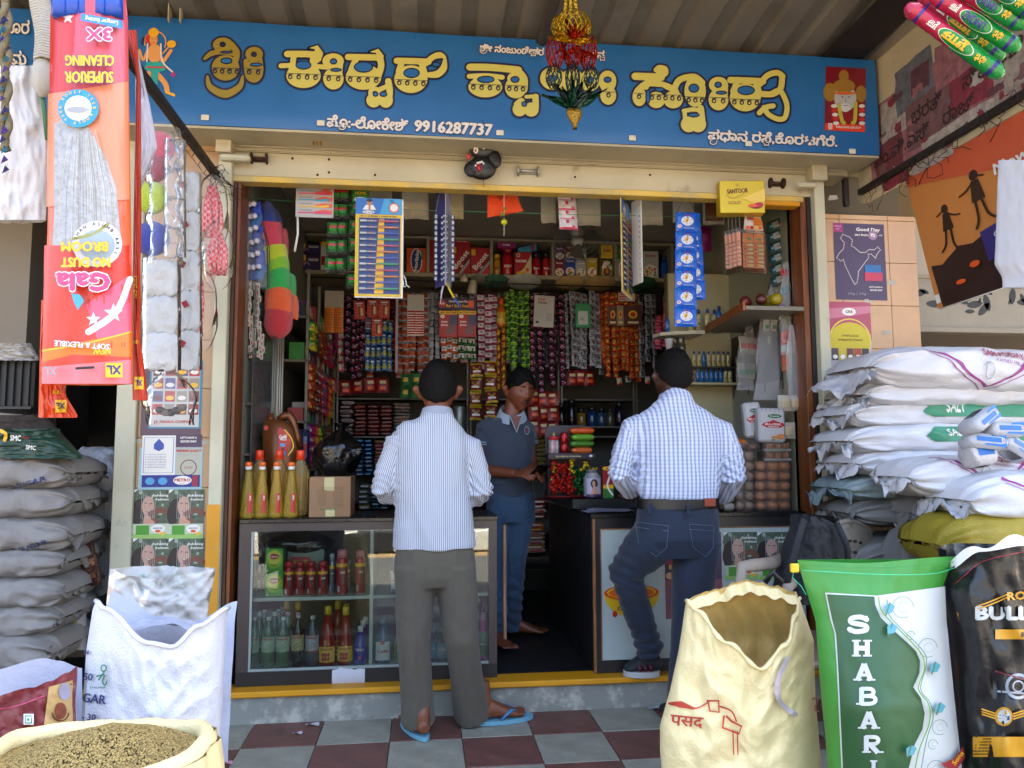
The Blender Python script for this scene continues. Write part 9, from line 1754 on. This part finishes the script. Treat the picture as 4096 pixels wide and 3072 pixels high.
def grb(a,w,h):
 a.rect(0,0,w,h,mat('a89aa0',.5));a.rect(0,h*.45,w,h,mat('9a4058',.5));a.poly([(0,h*.75),(w,h*.85),(w,h*.95),(0,h*.9)],mat('b06a80',.5));a.ell(w*.5,h*.45,w*.48,h*.26,mat('b8a81c',.5));a.ring(w*.5,h*.45,w*.46,w*.49,mat('c9b84a',.5));a.ell(w*.5,h*.86,w*.16,h*.055,WH);a.text('GRB',w*.5,h*.86,h*.06,BR,.0006);a.text('ಸಿಹಿಯಾದ',w*.5,h*.52,h*.04,mat('7a6a10',.5),.0004,width=w*.38);a.text('ಕ್ಷಣಗಳ ಆರಂಭ',w*.5,h*.46,h*.04,mat('7a6a10',.5),.0004,width=w*.56)
 for k,c in enumerate(('3a2a34','b8a020','5a1c20','9a2a20','2a2420')):a.rect(w*(.06+.175*k),h*(.13+.02*abs(k-2)),w*(.21+.175*k),h*.34,mat(c,.4));a.ell(w*(.135+.175*k),h*.22,w*.055,h*.03,WH)
poster('sweets_poster','rose poster with a yellow disc and jars on the right pillar',ppx(3313,1208,3486,1490),PYL,grb)
r=random.Random(6)
for k,(px,py)in enumerate(((3545,1330),(3300,1105),(3470,1205),(548,1765),(815,1770),(760,1800),(3330,790),(3565,1130))):x0,x1,z0,z1=pxr(px-18,py-10,px+22,py+12,PYL);tag(B().poly([(x0,PYL,z0),(lp(x0,x1,.6),PYL-.001,z0+.003),(x1,PYL,z0+.01),(x1-.006,PYL,z1),(x0+.008,PYL-.002,z1-.003)],mat('a39c90',.8)).build('paper_remnant'),['torn paper bit right of the round yellow poster','paper scrap left of the map poster','paper scrap under the map poster','torn scrap left of the blue list','torn scrap right of the purple strip','torn scrap below the purple strip','small pale sticker high on the right pillar','pale sticker right of the map poster'][k],'paper')
ob=T('biscuit_banner','orange and brown hanging banner with two running chocolate figures','banner',(3.04,-.8,1.85));XB=3.045
o0,o1,o2,o3=[Vc(v)for v in((XB,-.36,2.515),(XB,-.54,1.845),(XB,-1.45,1.88),(XB,-1.45,2.55))]
bf=lambda u,v:o0.lerp(o3,u).lerp(o1.lerp(o2,u),v)+Vc((-.006-.004*sin(u*9+v*2),0,0))
B().grid(bf,20,12,mat('b8763a',.5,name='banner_vinyl')).build('vinyl',ob,True)
a=Art(.0006);O1=mat('b85030',.5);CHc=mat('2a1812',.4,name='chocolate_print')
ch4=[[(0,1),(1,1),(1,.75),(.0,.95)],]
a.poly([(0,1),(1,1),(1,.6),(.5,.72),(0,.93)],O1);a.poly([(.04,.0),(1,0),(1,.4),(.5,.42),(.3,.34),(.22,.36),(.1,.28),(.03,.3)],CHc)
for(x,y,s_,f_)in((.19,.52,1,1),(.38,.62,1.15,-1)):
 P_=lambda*p:[(x+f_*q[0]*.06*s_,y+q[1]*.1*s_)for q in p];a.ell(x,y+.12*s_,.02*s_,.03*s_,CHc);a.poly(P_((-.3,.9),(.3,.9),(.5,-.3),(-.6,-.3)),CHc);a.stroke(P_((.2,.8),(.8,.5),(1.3,.4)),.012,CHc);a.stroke(P_((-.3,-.3),(-.6,-1.2),(-1.1,-1.6)),.014,CHc);a.stroke(P_((.2,-.3),(.2,-1.3),(.5,-1.8)),.014,CHc);a.stroke(P_((-.2,1.1),(-.8,.9)),.01,CHc)
a.text('Now choco',.7,.72,.1,WH,.002,width=.42);a.text('lovers can',.72,.6,.1,WH,.002,width=.38);a.poly([(.36,.38),(.62,.42),(.64,.24),(.38,.18)],mat('2a2468',.4));a.text('Good',.49,.33,.05,WH,.001);a.text('Day',.5,.27,.05,WH,.001);a.ell(.6,.32,.04,.06,CHc);a.ell(.3,.2,.03,.02,ORG);a.ell(.2,.12,.03,.015,ORG)
a.rect(.02,.03,.05,.09,WH);a.build('banner_print',ob,fn=lambda u,v,h:bf(u,1-v)-Vc((.002+h,0,0)),world=True,sub=14,ext=(0,1,0,1))
b=B();b.tube([o0,o1,o2],.004,WHT,4);b.build('banner_edge',ob,True)
wb=Bag([(3995,600),(3985,900),(3978,1060),(4010,1110)],[(4300,560),(4300,1160)],640,1150,-1.5,.02,111,.5);wb.build('white_bag','plain white bag hanging at the right edge in front of the orange banner','bag',mat('86868a',.6,0,.2,30))
def roll(x0,y0,x1,y1,Y,lab,txt=True):
 a_,b_=at(x0,y0,Y),at(x1,y1,Y-.04);d_=b_-a_;Ln=d_.length;M=Matrix.Translation(a_)@d_.to_track_quat('X','Z').to_matrix().to_4x4();t=T('incense_roll',lab,'roll packet',a_,0,'red and green rolled packets at the top right');r_=.0225
 RM,GM,PM=mat('a01c3a',.22,.1,.5,40,name='red_foil_paper'),mat('0f7a30',.22,.1,.5,40,name='green_foil_paper'),mat('2a1c6a',.3)
 cy=lambda u0,u1,m,k=1.:B().grid(lambda u,v:M@Vc((lp(u0,u1,v)*Ln,r_*k*cos(TAU*u),r_*k*sin(TAU*u))),20,2,m,True,True)
 cy(0,.5,RM).build('red_wrap',t,True);cy(.5,1,GM).build('green_wrap',t,True);cy(.07,.1,PM,1.02).build('purple_band',t,True);cy(.93,.97,PM,1.02).build('purple_band',t,True)
 for e,s_ in((0,-1),(1,1)):B().grid(lambda u,v:M@Vc((e*Ln+s_*.022*sin(v*1.57),r_*(1-.75*v)*cos(TAU*u),r_*(1-.75*v)*sin(TAU*u)*(1+.15*sin(u*30)))),20,4,RM if e==0 else GM,True,True).build('twisted_end',t,True)
 a=Art(.0003);a.ell(Ln*.52,0,Ln*.2,.02,GM);a.ring(Ln*.52,0,Ln*.19,Ln*.2,WH,26,sv=.019/(Ln*.2));a.text('SADHU' if txt else 'साधु',Ln*.5,0,.026,NV if txt else YE,.0012,width=Ln*.26,outline=WH,ow=.0012);a.text('साधु',Ln*.24,0,.02,WH,.0006,width=Ln*.1);a.text('సాధు',Ln*.8,0,.02,YE,.0006,width=Ln*.1)
 vd=(M.inverted().to_3x3()@(CAMP-a_)).normalized();ph=math.atan2(vd.z,vd.y)
 a.build('wrap_print',t,fn=lambda u,v,h:M@Vc((u,(r_*1.02+h)*cos(ph+v/r_),(r_*1.02+h)*sin(ph+v/r_))),sub=8,ext=(0,Ln,-.02,.02),world=True)
for k,(x0,y0,x1,y1,Y,tx,lab)in enumerate(((3650,40,3985,285,-1.80,False,'lowest red and green roll packet, nearest the banner'),(3745,-15,4050,180,-1.84,True,'roll packet second from below with a large blue word'),(3830,-60,4075,90,-1.88,True,'roll packet third from below at the top right corner'),(3930,-80,4120,40,-1.92,True,'topmost roll packet at the top right corner'),(3700,-10,3990,215,-1.74,False,'roll packet mostly hidden behind the two lowest'))):roll(x0,y0,x1,y1,Y,lab,tx)
od=T('foil_ornament','hanging gold, red and dark green foil lantern in front of the sign','ornament',at(2190,0,-.9));FG_,FR_,FD_=foil('b8901c',.85,.18),foil('a8200c',.75,.2),foil('3a4a44',.8,.18);Yo=-.9;r=random.Random(4)
def cage(px,y0,y1,rpx,m,n=16,tw=.6,nm='foil_cage'):
 b=B();h0=at(px,y0,Yo);h1=at(px,y1,Yo);R_=rpx*mpp(Yo)
 for s_ in(-1,1):
  for k in range(n):b.tube([Vc((h0.x+R_*(.35+.65*sin(pi*(.12+.8*v/6)))*cos(6.28*k/n+s_*tw*v/3),Yo+R_*(.35+.65*sin(pi*(.12+.8*v/6)))*sin(6.28*k/n+s_*tw*v/3),lp(h0.z,h1.z,v/6)))for v in range(7)],.0022,m,3)
 tag(b.build(nm,od,True),kind='stuff')
cage(2290,55,150,72,FG_);cage(2235,70,145,30,FG_,10);cage(2335,75,145,32,FG_,10);cage(2220,150,270,38,FR_,12);cage(2290,150,270,40,FR_,12);cage(2352,150,275,38,FR_,12);cage(2215,270,350,34,FD_,10);cage(2365,275,350,32,FD_,10);cage(2290,250,380,30,FD_,10)
def petal(px,py,ang,L_,m,nm='foil_petal'):
 p=at(px,py,Yo+r.uniform(-.04,.04));d_=Vc((cos(rad(ang)),r.uniform(-.4,.4),sin(rad(ang)))).normalized();n_=Vc((-d_.z,.3,d_.x)).normalized();L_*=mpp(Yo);b=B();b.grid(lambda u,v:p+d_*L_*u+n_*L_*.28*(v-.5)*sin(pi*min(1,u+.15))+Vc((0,.012*sin(v*9+u*5),0)),6,5,m,False);b.build(nm,od,True)
for k in range(9):petal(2290,165,180-k*22.5+r.uniform(-6,6),105,FG_ if k in(0,8,1,7)else FR_)
for k in range(12):petal(2290+r.uniform(-50,50),190+r.uniform(-20,30),r.uniform(200,340),55,FR_)
for k in range(13):petal(2295+r.uniform(-10,10),428,28+k*10.3,150 if k in(0,12)else 125,FD_ if k%3 else foil('1c4a34',.8,.2))
b=B();q=at(2295,425,Yo);q1=at(2300,515,Yo);b.grid(lambda u,v:Vc((lp(q.x,q1.x,v)+(.02+.012*sin(v*5))*cos(6.28*u),Yo+.014*sin(6.28*u),lp(q.z,q1.z,v))),12,6,foil('8a6a1c',.6,.3),True,True);b.build('gold_tassel',od,True)
for s_ in(-1,0,1):b=B();q=at(2285+s_*26,70,Yo);q1=at(2275+s_*4,-120,Yo);b.add([q+Vc((-.006,0,0)),q+Vc((.006,0,0)),q1+Vc((.006,0,0)),q1+Vc((-.006,0,0))],[(0,1,2,3)],FG_);b.build('gold_ribbon',od,True)
mk=T('black_mask','black horned mask charm with red ears and white teeth on the lintel','mask',at(1930,725,-.09));KM=mat('0d0c0c',.4,0,.4,60,name='black_paint');mc=at(1930,640,-.09)
mz=lambda x,y,d=0:Vc(at(800+x*.5642,y*.5642,-.09-d))
def blob(x,y,rx,ry,m,d=0.,dep=.02,nm='mask_face'):q=mz(x,y,d);k_=.5642*mpp(-.09);B().ball((0,0,0),1,m,18,10,(rx*k_,dep,ry*k_),Matrix.Translation(q)@Matrix.Rotation(rad(-6),4,'Y')).build(nm,mk,True)
blob(2000,1060,95,75,KM,0,.03);blob(2000,1190,105,90,KM,0,.03);blob(1925,1200,55,60,KM);blob(2085,1130,55,70,KM);blob(1925,1020,45,50,KM);blob(1905,1110,16,24,RED,.02,.008,'red_ear');blob(2085,1020,22,38,RED,.02,.008,'red_ear')
for(x,y)in((1955,1065),(2010,1035)):blob(x,y,17,25,WH,.028,.008,'eye');blob(x,y+2,7,10,RED,.036,.004,'pupil');blob(x,y+3,3,4,BLK,.04,.002,'pupil_dot')
blob(1985,1030,8,14,YE,.03,.006,'gold_mark');blob(1978,1190,18,26,RED,.035,.012,'tongue')
for k in range(6):blob(1955+k*11,1160-k*3+(k in(0,5))*14,7,9,WH,.036,.006,'tooth')
for(x,y,rr_)in((1915,1210,34),(2085,1120,36)):b=B();b.tube([mz(x+rr_*(1-q/26)*cos(q*.55),y+rr_*(1-q/26)*sin(q*.55),.024)for q in range(24)],.002,mat('2a2826',.3),5);b.build('curl_ridge',mk,True)
b=B();b.tube([at(1930,555,-.1),at(1932,480,-.235)],.001,STEEL,4);b.tube([at(1934,718,-.1),at(1936,750,-.1)],.0012,STEEL,4);b.build('thread',mk,True)
t=T('gold_paper_charm','small curled gold paper charm hanging under the sign at the left','charm',at(1270,540,-.12));b=B();
for s_ in(-1,0,1):b=B();b.tube([(s_*.004,0,0),(s_*.016,0,-.02),(s_*.018,.004,-.05)],[.004,.007,.004],foil('8a641c',.6,.3),6,sx=.3);b.build('gold_curl',t)
B().tube([(0,0,0),(0,0,.06)],.0006,STEEL,3).build('thread',t)
#hanging goods at the left
RB=mat('b82c12',.25,0,.6,14,.1,5,name='red_orange_film');PKF=mat('c2683c',.25,0,.4,14,name='peach_film');
g3=Bag([(500,130),(545,300),(530,1100),(525,1300),(530,1560)],[(545,130),(560,500),(560,1100),(560,1350),(592,1600)],120,1600,-1.58,.02,120,1.);g3.build('broom_packet','narrow sideways broom packet behind the large one, right side','broom packet',mat('b83416',.3,0,.6,14),group='hanging broom packets');a=Art(.0008);a.rect(540,-1558,578,-1508,YE);a.text('XL',559,-1533,34,NV,1.2,width=26,flip=True);a.text('NEW',548,-1370,20,YE,.5,width=20,flip=True);a.text('NO DUST',548,-1150,20,YE,.5,rot=90,width=90);g3.art(a,sub=10)
g2=Bag([(165,1200),(158,1450),(153,1665)],[(250,1200),(262,1500),(262,1580),(310,1660)],1200,1670,-1.64,.015,121,1.5);g2.build('broom_packet','broom packet hanging lower behind the large one, left side','broom packet',mat('c03c14',.3,0,.6,14),group='hanging broom packets');a=Art(.0008);a.rect(225,-1650,270,-1600,YE);a.text('XL',247,-1624,34,NV,1.2,width=34,flip=True);a.text('NEW',232,-1570,22,YE,.5,width=32,flip=True);g2.art(a,sub=10)
L_=[(215,-60),(212,40),(198,380),(190,900),(176,1250),(172,1560)];R_=[(500,-60),(512,110),(516,380),(525,900),(530,1250),(532,1560)]
g1=Bag(L_,R_,-60,1535,-1.72,.045,122,.5,top=lambda u:0);t=g1.build('broom_packet','large orange and red broom packet hanging upside down at the left','broom packet',mat('c65a34',.25,0,.45,12,.05,5,name='orange_film'),nu=40,nv=90,group='hanging broom packets')
a=Art(.0009);w9=mat('c9c4c4',.35);rdd=mat('b02418',.3);pk9=mat('b84a58',.3);fib=mat('9a9c9e',.5,0,.8,60,.25,60,name='grass_fibre');
a.poly([(205,-70),(495,-70),(505,60),(235,60)],pk9);a.poly([(222,60),(500,60),(515,-90),(512,-330),(202,-380),(205,-90)],pk9);a.poly([(205,-60),(305,-60),(300,-380),(203,-380)],rdd);a.star(275,-75,26,w9);a.poly([(196,-380),(516,-330),(522,-800),(190,-830)],mat('c87a58',.3))
a.L+=10;a.poly([(222,-860),(222,-500),(300,-460),(350,-500),(430,-640),(470,-760),(490,-985),(215,-985)],fib);r=random.Random(3)
for k in range(26):x=r.uniform(235,470);a.stroke([(x*.5+165,-520-r.random()*30),(x*.9+32,-760),(x,-975)],1.6,[mat('b8b4a0',.5),mat('7c7f84',.5),mat('8a7a50',.5)][k%3],smooth=False,adv=False,cap=False);a.L+=.15
a.L+=1;a.poly([(183,-985),(528,-985),(530,-1536),(174,-1536)],mat('bc3018',.3));a.poly([(350,-1220),(528,-1100),(528,-1330),(400,-1380)],mat('c25068',.3));a.poly([(176,-1400),(530,-1330),(530,-1430),(300,-1420),(175,-1450)],mat('cc6a14',.3));a.poly([(175,-1470),(530,-1440),(531,-1536),(174,-1536)],mat('c86a70',.3));a.stroke([(176,-1405),(350,-1375),(528,-1330)],6,YE);a.stroke([(360,-1330),(470,-1250),(525,-1120)],26,w9);a.star(380,-1280,30,w9);a.star(460,-1255,40,w9)
a.ell(395,-980,100,92,w9);a.L+=8;a.ell(395,-985,72,62,mat('8a9aa0',.4));a.stroke([(300,-960),(380,-940),(440,-900)],12,mat('8a8a4a',.5));
for k,c_ in enumerate('ISKA BHUSA NAHI'):
 if c_!=' ':q=rad(-25+k*13.5);a.text(c_,395+84*cos(q),-982+80*sin(q),19,BLK,.5,rot=math.degrees(q)-90+0)
a.ell(325,-445,82,76,mat('2a86a8',.4));a.L+=6;a.ell(325,-445,54,50,w9);a.L+=6;a.ell(325,-452,45,12,GY)
for k,c_ in enumerate('BEST FLOOR BEST FLOOR '):
 if c_!=' ':q=rad(k*16.4);a.text(c_,325+67*cos(q),-445+63*sin(q),16,YE,.4,rot=math.degrees(q)+90,flip=True)
a.text('SUPERIOR',375,-330,62,YE,2.4,width=190,flip=True,outline=NV,ow=4);a.text('CLEANING',378,-265,58,YE,2.4,width=190,flip=True,outline=NV,ow=4);a.text('3X',415,-162,66,PK,4,width=96,flip=True,outline=w9,ow=7);a.text('Longer lasting',430,-112,24,w9,.6,width=140,flip=True)if 0 else(a.poly([(345,-80),(508,-108),(508,-140),(345,-108)],mat('2a7ac0',.4)),a.text('Longer lasting',425,-110,24,w9,.8,width=130,flip=True,rot=-8))
a.text('BROOM',360,-1000,52,YE,3,width=180,flip=True,outline=NV,ow=3);a.text('NO DUST',365,-1062,52,YE,3,width=190,flip=True,outline=NV,ow=3);a.text('Gala',355,-1140,95,PK,6,width=205,flip=True,outline=w9,ow=9);a.poly([(310,-1185),(345,-1190),(360,-1215),(335,-1250),(320,-1220)],LB);a.text('NEW',430,-1412,34,YE,1.5,width=66,flip=True);a.text('SOFT & FLEXIBLE',352,-1388,30,w9,1.2,width=215,flip=True,outline=BLK,ow=2,rot=-4);a.rect(445,-1515,512,-1458,YE);a.text('XL',478,-1486,48,NV,2.4,width=54,flip=True);a.stroke([(332,-1480),(398,-1476)],10,BLK);a.text('XL',230,-1490,46,GY,1,width=50,flip=True)
g1.art(a,sub=36,thick=.03)
for k in range(5):q=at(245+k*52,-40,-1.75);q1=at(247+k*52,70,-1.75);B().tube([q,q1],.022,mat('1446a8',.3),12).build('blue_handle',t,True)
wbl=Bag([(-80,260),(-80,800)],[(150,265),(190,560),(185,880)],262,880,-1.5,.03,130,1.2,top=lambda u:0);t=wbl.build('white_bag','large white cloth bag hanging at the left edge behind the broom packets','bag',mat('bdbab8',.75,0,.25,200,.04,5,name='white_cloth'));b=B();b.tube([at(150,300,-1.54),at(175,420,-1.54),at(190,560,-1.53)],.006,mat('3a6a4a',.6),6);b.build('green_cord',t,True)
wbr=Bag([(540,190),(545,740)],[(542,180),(600,420),(630,590),(560,740)],185,745,-1.35,.02,131,.8);wbr.build('white_bag','angular white paper bag peeping out right of the broom packet','bag',mat('b0acb4',.7,0,.1,40))
rp=T('rope_coil','pale coiled rope bundle hanging at the top left','rope',at(150,0,-1.55));b=B()
for k in range(26):q=at(175-8*cos(k/5)+k*.6,-10+k*10.5,-1.55);b.tube([q+Vc((.03*cos(j*.785),.03*sin(j*.785),-.006*sin(j*.785)))for j in range(9)],.0042,mat('a8a49a',.8,0,.4,100,name='cotton_rope'),6)
tag(b.build('rope_turns',rp,True),kind='stuff');q=at(175,300,-1.55);B().ball((0,0,0),.035,mat('a8a49a',.8),12,8,(.8,.8,1.8),Matrix.Translation(q)).build('rope_knot',rp,True)
gd=T('braid_garland','olive braided garland with dark foil bits at the left edge','garland',at(20,0,-1.7))
for s_ in(0,1):b=B();b.tube([at(14+s_*14+10*sin(k*1.1+s_*3.1),-20+k*24,-1.7+.008*cos(k*1.1+s_*3.1))for k in range(27)],.0085,mat('6a6248',.8,0,.5,60,name='braided_cord'),8);b.build('cord',gd,True)
r=random.Random(8)
for k in range(16):q=at(20+r.uniform(-14,14),60+k*40,-1.72);s_=r.uniform(.008,.016);B().add([q,q+Vc((s_,-.004,-s_)),q+Vc((-s_*.6,.003,-s_*1.6))],[(0,1,2)],foil(['1c1440','0c4a5a','3a1c5a'][k%3],.7,.2)).build('foil_bit',gd,True)
t=T('scrubber_packet','clear hanging strip of nylon scrub balls, pink, yellow and blue','packet strip',at(620,500,-.95))
for(px,py,rr_,c,nm)in((636,590,62,'d02848','pink_scrubber'),(612,668,60,'9a1020','red_scrubber'),(607,792,62,'b9d010','yellow_scrubber'),(607,955,66,'1030a0','blue_scrubber')):q=at(px,py,-.95);B().ball((0,0,0),rr_*mpp(-.95),scrub(c),28,18,(1,.6,1.05)).build(nm,t,True)if False else B().grid(lambda u,v:q+Vc((cos(TAU*u)*sin(3.1416*max(.01,min(.99,v)))*(1+.04*nz((u*6,v*5,px),1)),.55*sin(TAU*u)*sin(3.1416*max(.01,min(.99,v))),-1.04*cos(3.1416*v)))*rr_*mpp(-.95),30,18,scrub(c),True,True).build(nm,t,True)
cw=film((1,1,1),.04,'clear_film',.22,1,22)
b=B();b.grid(lambda u,v:(lambda q,a_:Vc((q.x+.055*cos(a_)*(1+.08*sin(v*40)+.05*sin(a_*6)),-.95+.042*sin(a_),q.z)))(at(lp(650,660,v),lp(510,1060,v),-.95),TAU*u),30,40,cw,True,True);b.build('clear_film',t,True)
CW=mat('b0b2b2',.55,0,.6,35,.12,12,name='white_cotton')
for s_,(px,y0,y1,w_,n_,Y,lab)in enumerate(((645,1040,1480,.058,3,-.95,'column of white cotton packets below the scrub balls'),(760,690,1480,.036,5,-.75,'column of white wick packets with small red labels'),(700,560,1030,.03,4,-.97,'narrow column of clear packets beside the scrub balls'))):
 t=T('cotton_packets',lab,'packet strip',at(px,y0,Y));h=(y1-y0)/n_
 for k in range(n_):
  q=at(px,y0+h*(k+.5),Y);hh=h*mpp(Y)*.49;B().grid(lambda u,v:q+Vc((cos(TAU*u)*w_*sin(3.1416*max(.02,min(.98,v)))**.2,.5*w_*sin(TAU*u)*sin(3.1416*max(.02,min(.98,v)))**.5,-hh*cos(3.1416*v)+.003*sin(u*40)))*1+Vc((.014*nz((u*9,v*6,k+s_*9),1),.014*nz((u*7,v*8,k+3),1),.008*nz((u*11,v*8,k),1))),26,12,CW if s_<2 else cw,True,True).build('cotton_packet',t,True)
  if s_==1:B().rbox(-.01,.01,-.002,0,-.012,.012,mat('8a1424',.5),.001,Matrix.Translation(q+Vc((-.02+.01*(k%2),-.026,.02)))@Matrix.Rotation(.5*(-1)**k,4,'Y')).build('red_label',t,True)
 b=B();b.grid(lambda u,v:(lambda q,a_:Vc((q.x+(w_+.006)*cos(a_)*(1-.03*abs(cos(v*n_*3.1416)))*(1+.03*sin(a_*9)),Y+(w_*.6+.006)*sin(a_),q.z)))(at(px,lp(y0,y1,v),Y),TAU*u),30,50,cw,True,True);b.build('clear_film',t,True)
ck=bpy.data.materials.new('red_white_rope');ck.use_nodes=True;n=ck.node_tree.nodes;l=ck.node_tree.links;tc=n.new('ShaderNodeTexCoord');c_=n.new('ShaderNodeTexChecker');c_.inputs['Scale'].default_value=70;c_.inputs[1].default_value=(.55,.03,.04,1);c_.inputs[2].default_value=(.6,.25,.25,1);l.new(tc.outputs['Object'],c_.inputs[0]);l.new(c_.outputs[0],n['Principled BSDF'].inputs['Base Color'])
for s_,(px,y0,y1,lab)in enumerate(((850,745,950,'upper red and white rope hank in a clear bag by the guide rail'),(872,930,1100,'middle red and white rope hank in a clear bag by the guide rail'),(805,1120,1345,'lower red and white rope hank in a clear bag by the guide rail'))):
 t=T('rope_hank',lab,'rope',at(px,y0,-.3),0,'red and white rope hanks');r=random.Random(s_)
 for k in range(9 if s_<2 else 5):x_=px+(k-4)*9*(1 if s_<2 else.6);B().tube([at(px+(x_-px)*.3,y0,-.3),at(x_+r.uniform(-6,6),lp(y0,y1,.4),-.3+r.uniform(-.03,.0)),at(x_+r.uniform(-8,8),lp(y0,y1,.8),-.3+r.uniform(-.03,.0)),at(px+(x_-px)*.7,y1,-.3)],.0075,ck,7).build('rope_loop',t,True)
 b=B();b.grid(lambda u,v:(lambda q,a_,w_:Vc((q.x+w_*cos(a_)*(1+.1*sin(a_*5+v*9)),-.31+.6*w_*sin(a_),q.z)))(at(px,lp(y0-40,y1+60,v),-.3),TAU*u,.02+.05*sin(pi*v)**.6),26,20,cw,True,True);b.build('clear_film',t,True)
t=T('clear_bag','clear bag with a few dark items hanging over the spice poster','plastic bag',at(680,1500,-.3));b=B();b.grid(lambda u,v:(lambda q,a_:Vc((q.x+(.03+.075*sin(min(1,v*1.3)*2.2))*cos(a_)*(1+.1*sin(a_*7+v*6)),-.3+.05*sin(a_),q.z)))(at(680,lp(1490,1700,v),-.3),TAU*u),34,20,cw,True,True);b.build('clear_film',t,True)
for k in range(5):q=at(640+k*22,1640+12*sin(k),-.3);B().ball((0,0,0),.02,mat(['3a3230','5a5048','2a2424'][k%3],.6),8,6,(1,.6,.8),Matrix.Translation(q)).build('dark_item',t,True)
for k,(px,py,lab)in enumerate(((1250,2900,'small torn paper scrap on the tiles left of the flip-flops'),(1190,2935,'crumpled paper bit on the tiles near the sugar sack'),(2640,2832,'white paper strip lying by the plinth near the yellow sack'),(1495,2873,'tiny paper bit at the foot of the plinth'),(905,3055,'pink and white wrapper at the bottom left of the tiles'))):
 q=atZ(px,py,.003);s_=[.03,.02,.06,.01,.025][k];tag(B().grid(lambda u,v:q+Vc((lp(-s_,s_,u),lp(-s_*.4,s_*.4,v),.004*sin(u*5+v*4)+.004)),4,3,mat('a8a6a8',.7)if k<4 else mat('b07a8a',.6)).build('paper_scrap'),lab,'paper')
SUBP={'strap':'flip_flop','sole':'shoe','red_stripe':'shoe','pupil':'eye','pupil_dot':'eye','belt_loop':'belt','leather_patch':'belt','pocket_seam':'jeans','sleeve_stripe':'polo_shirt','badge':'polo_shirt','placket':'polo_shirt','eyebrows':'body','eyelashes':'body','moustache':'body','front_print':'box','wrap_label':'body','rim':'body','rib':'crate_body','bolt':'shutter_panel','yellow_patch':'guide_rail'}
bn_=lambda o:o.name.split('.')[0]
for t in[o for o in SC.objects if o.type=='EMPTY']:
 ks=list(t.children)
 for o in ks:
  c_=[p for p in ks if bn_(p)==SUBP.get(bn_(o))and p.matrix_basis==Matrix.Identity(4)]
  if c_ and o is not c_[0]:ctr=lambda q:sum((Vc(v)for v in q.bound_box),Vc())/8;o.parent=min(c_,key=lambda p:(ctr(p)-ctr(o)).length)
for o in SC.objects:
 if 'label' in o and len(o['label'].split())>16:o['label']=' '.join(o['label'].split()[:16])
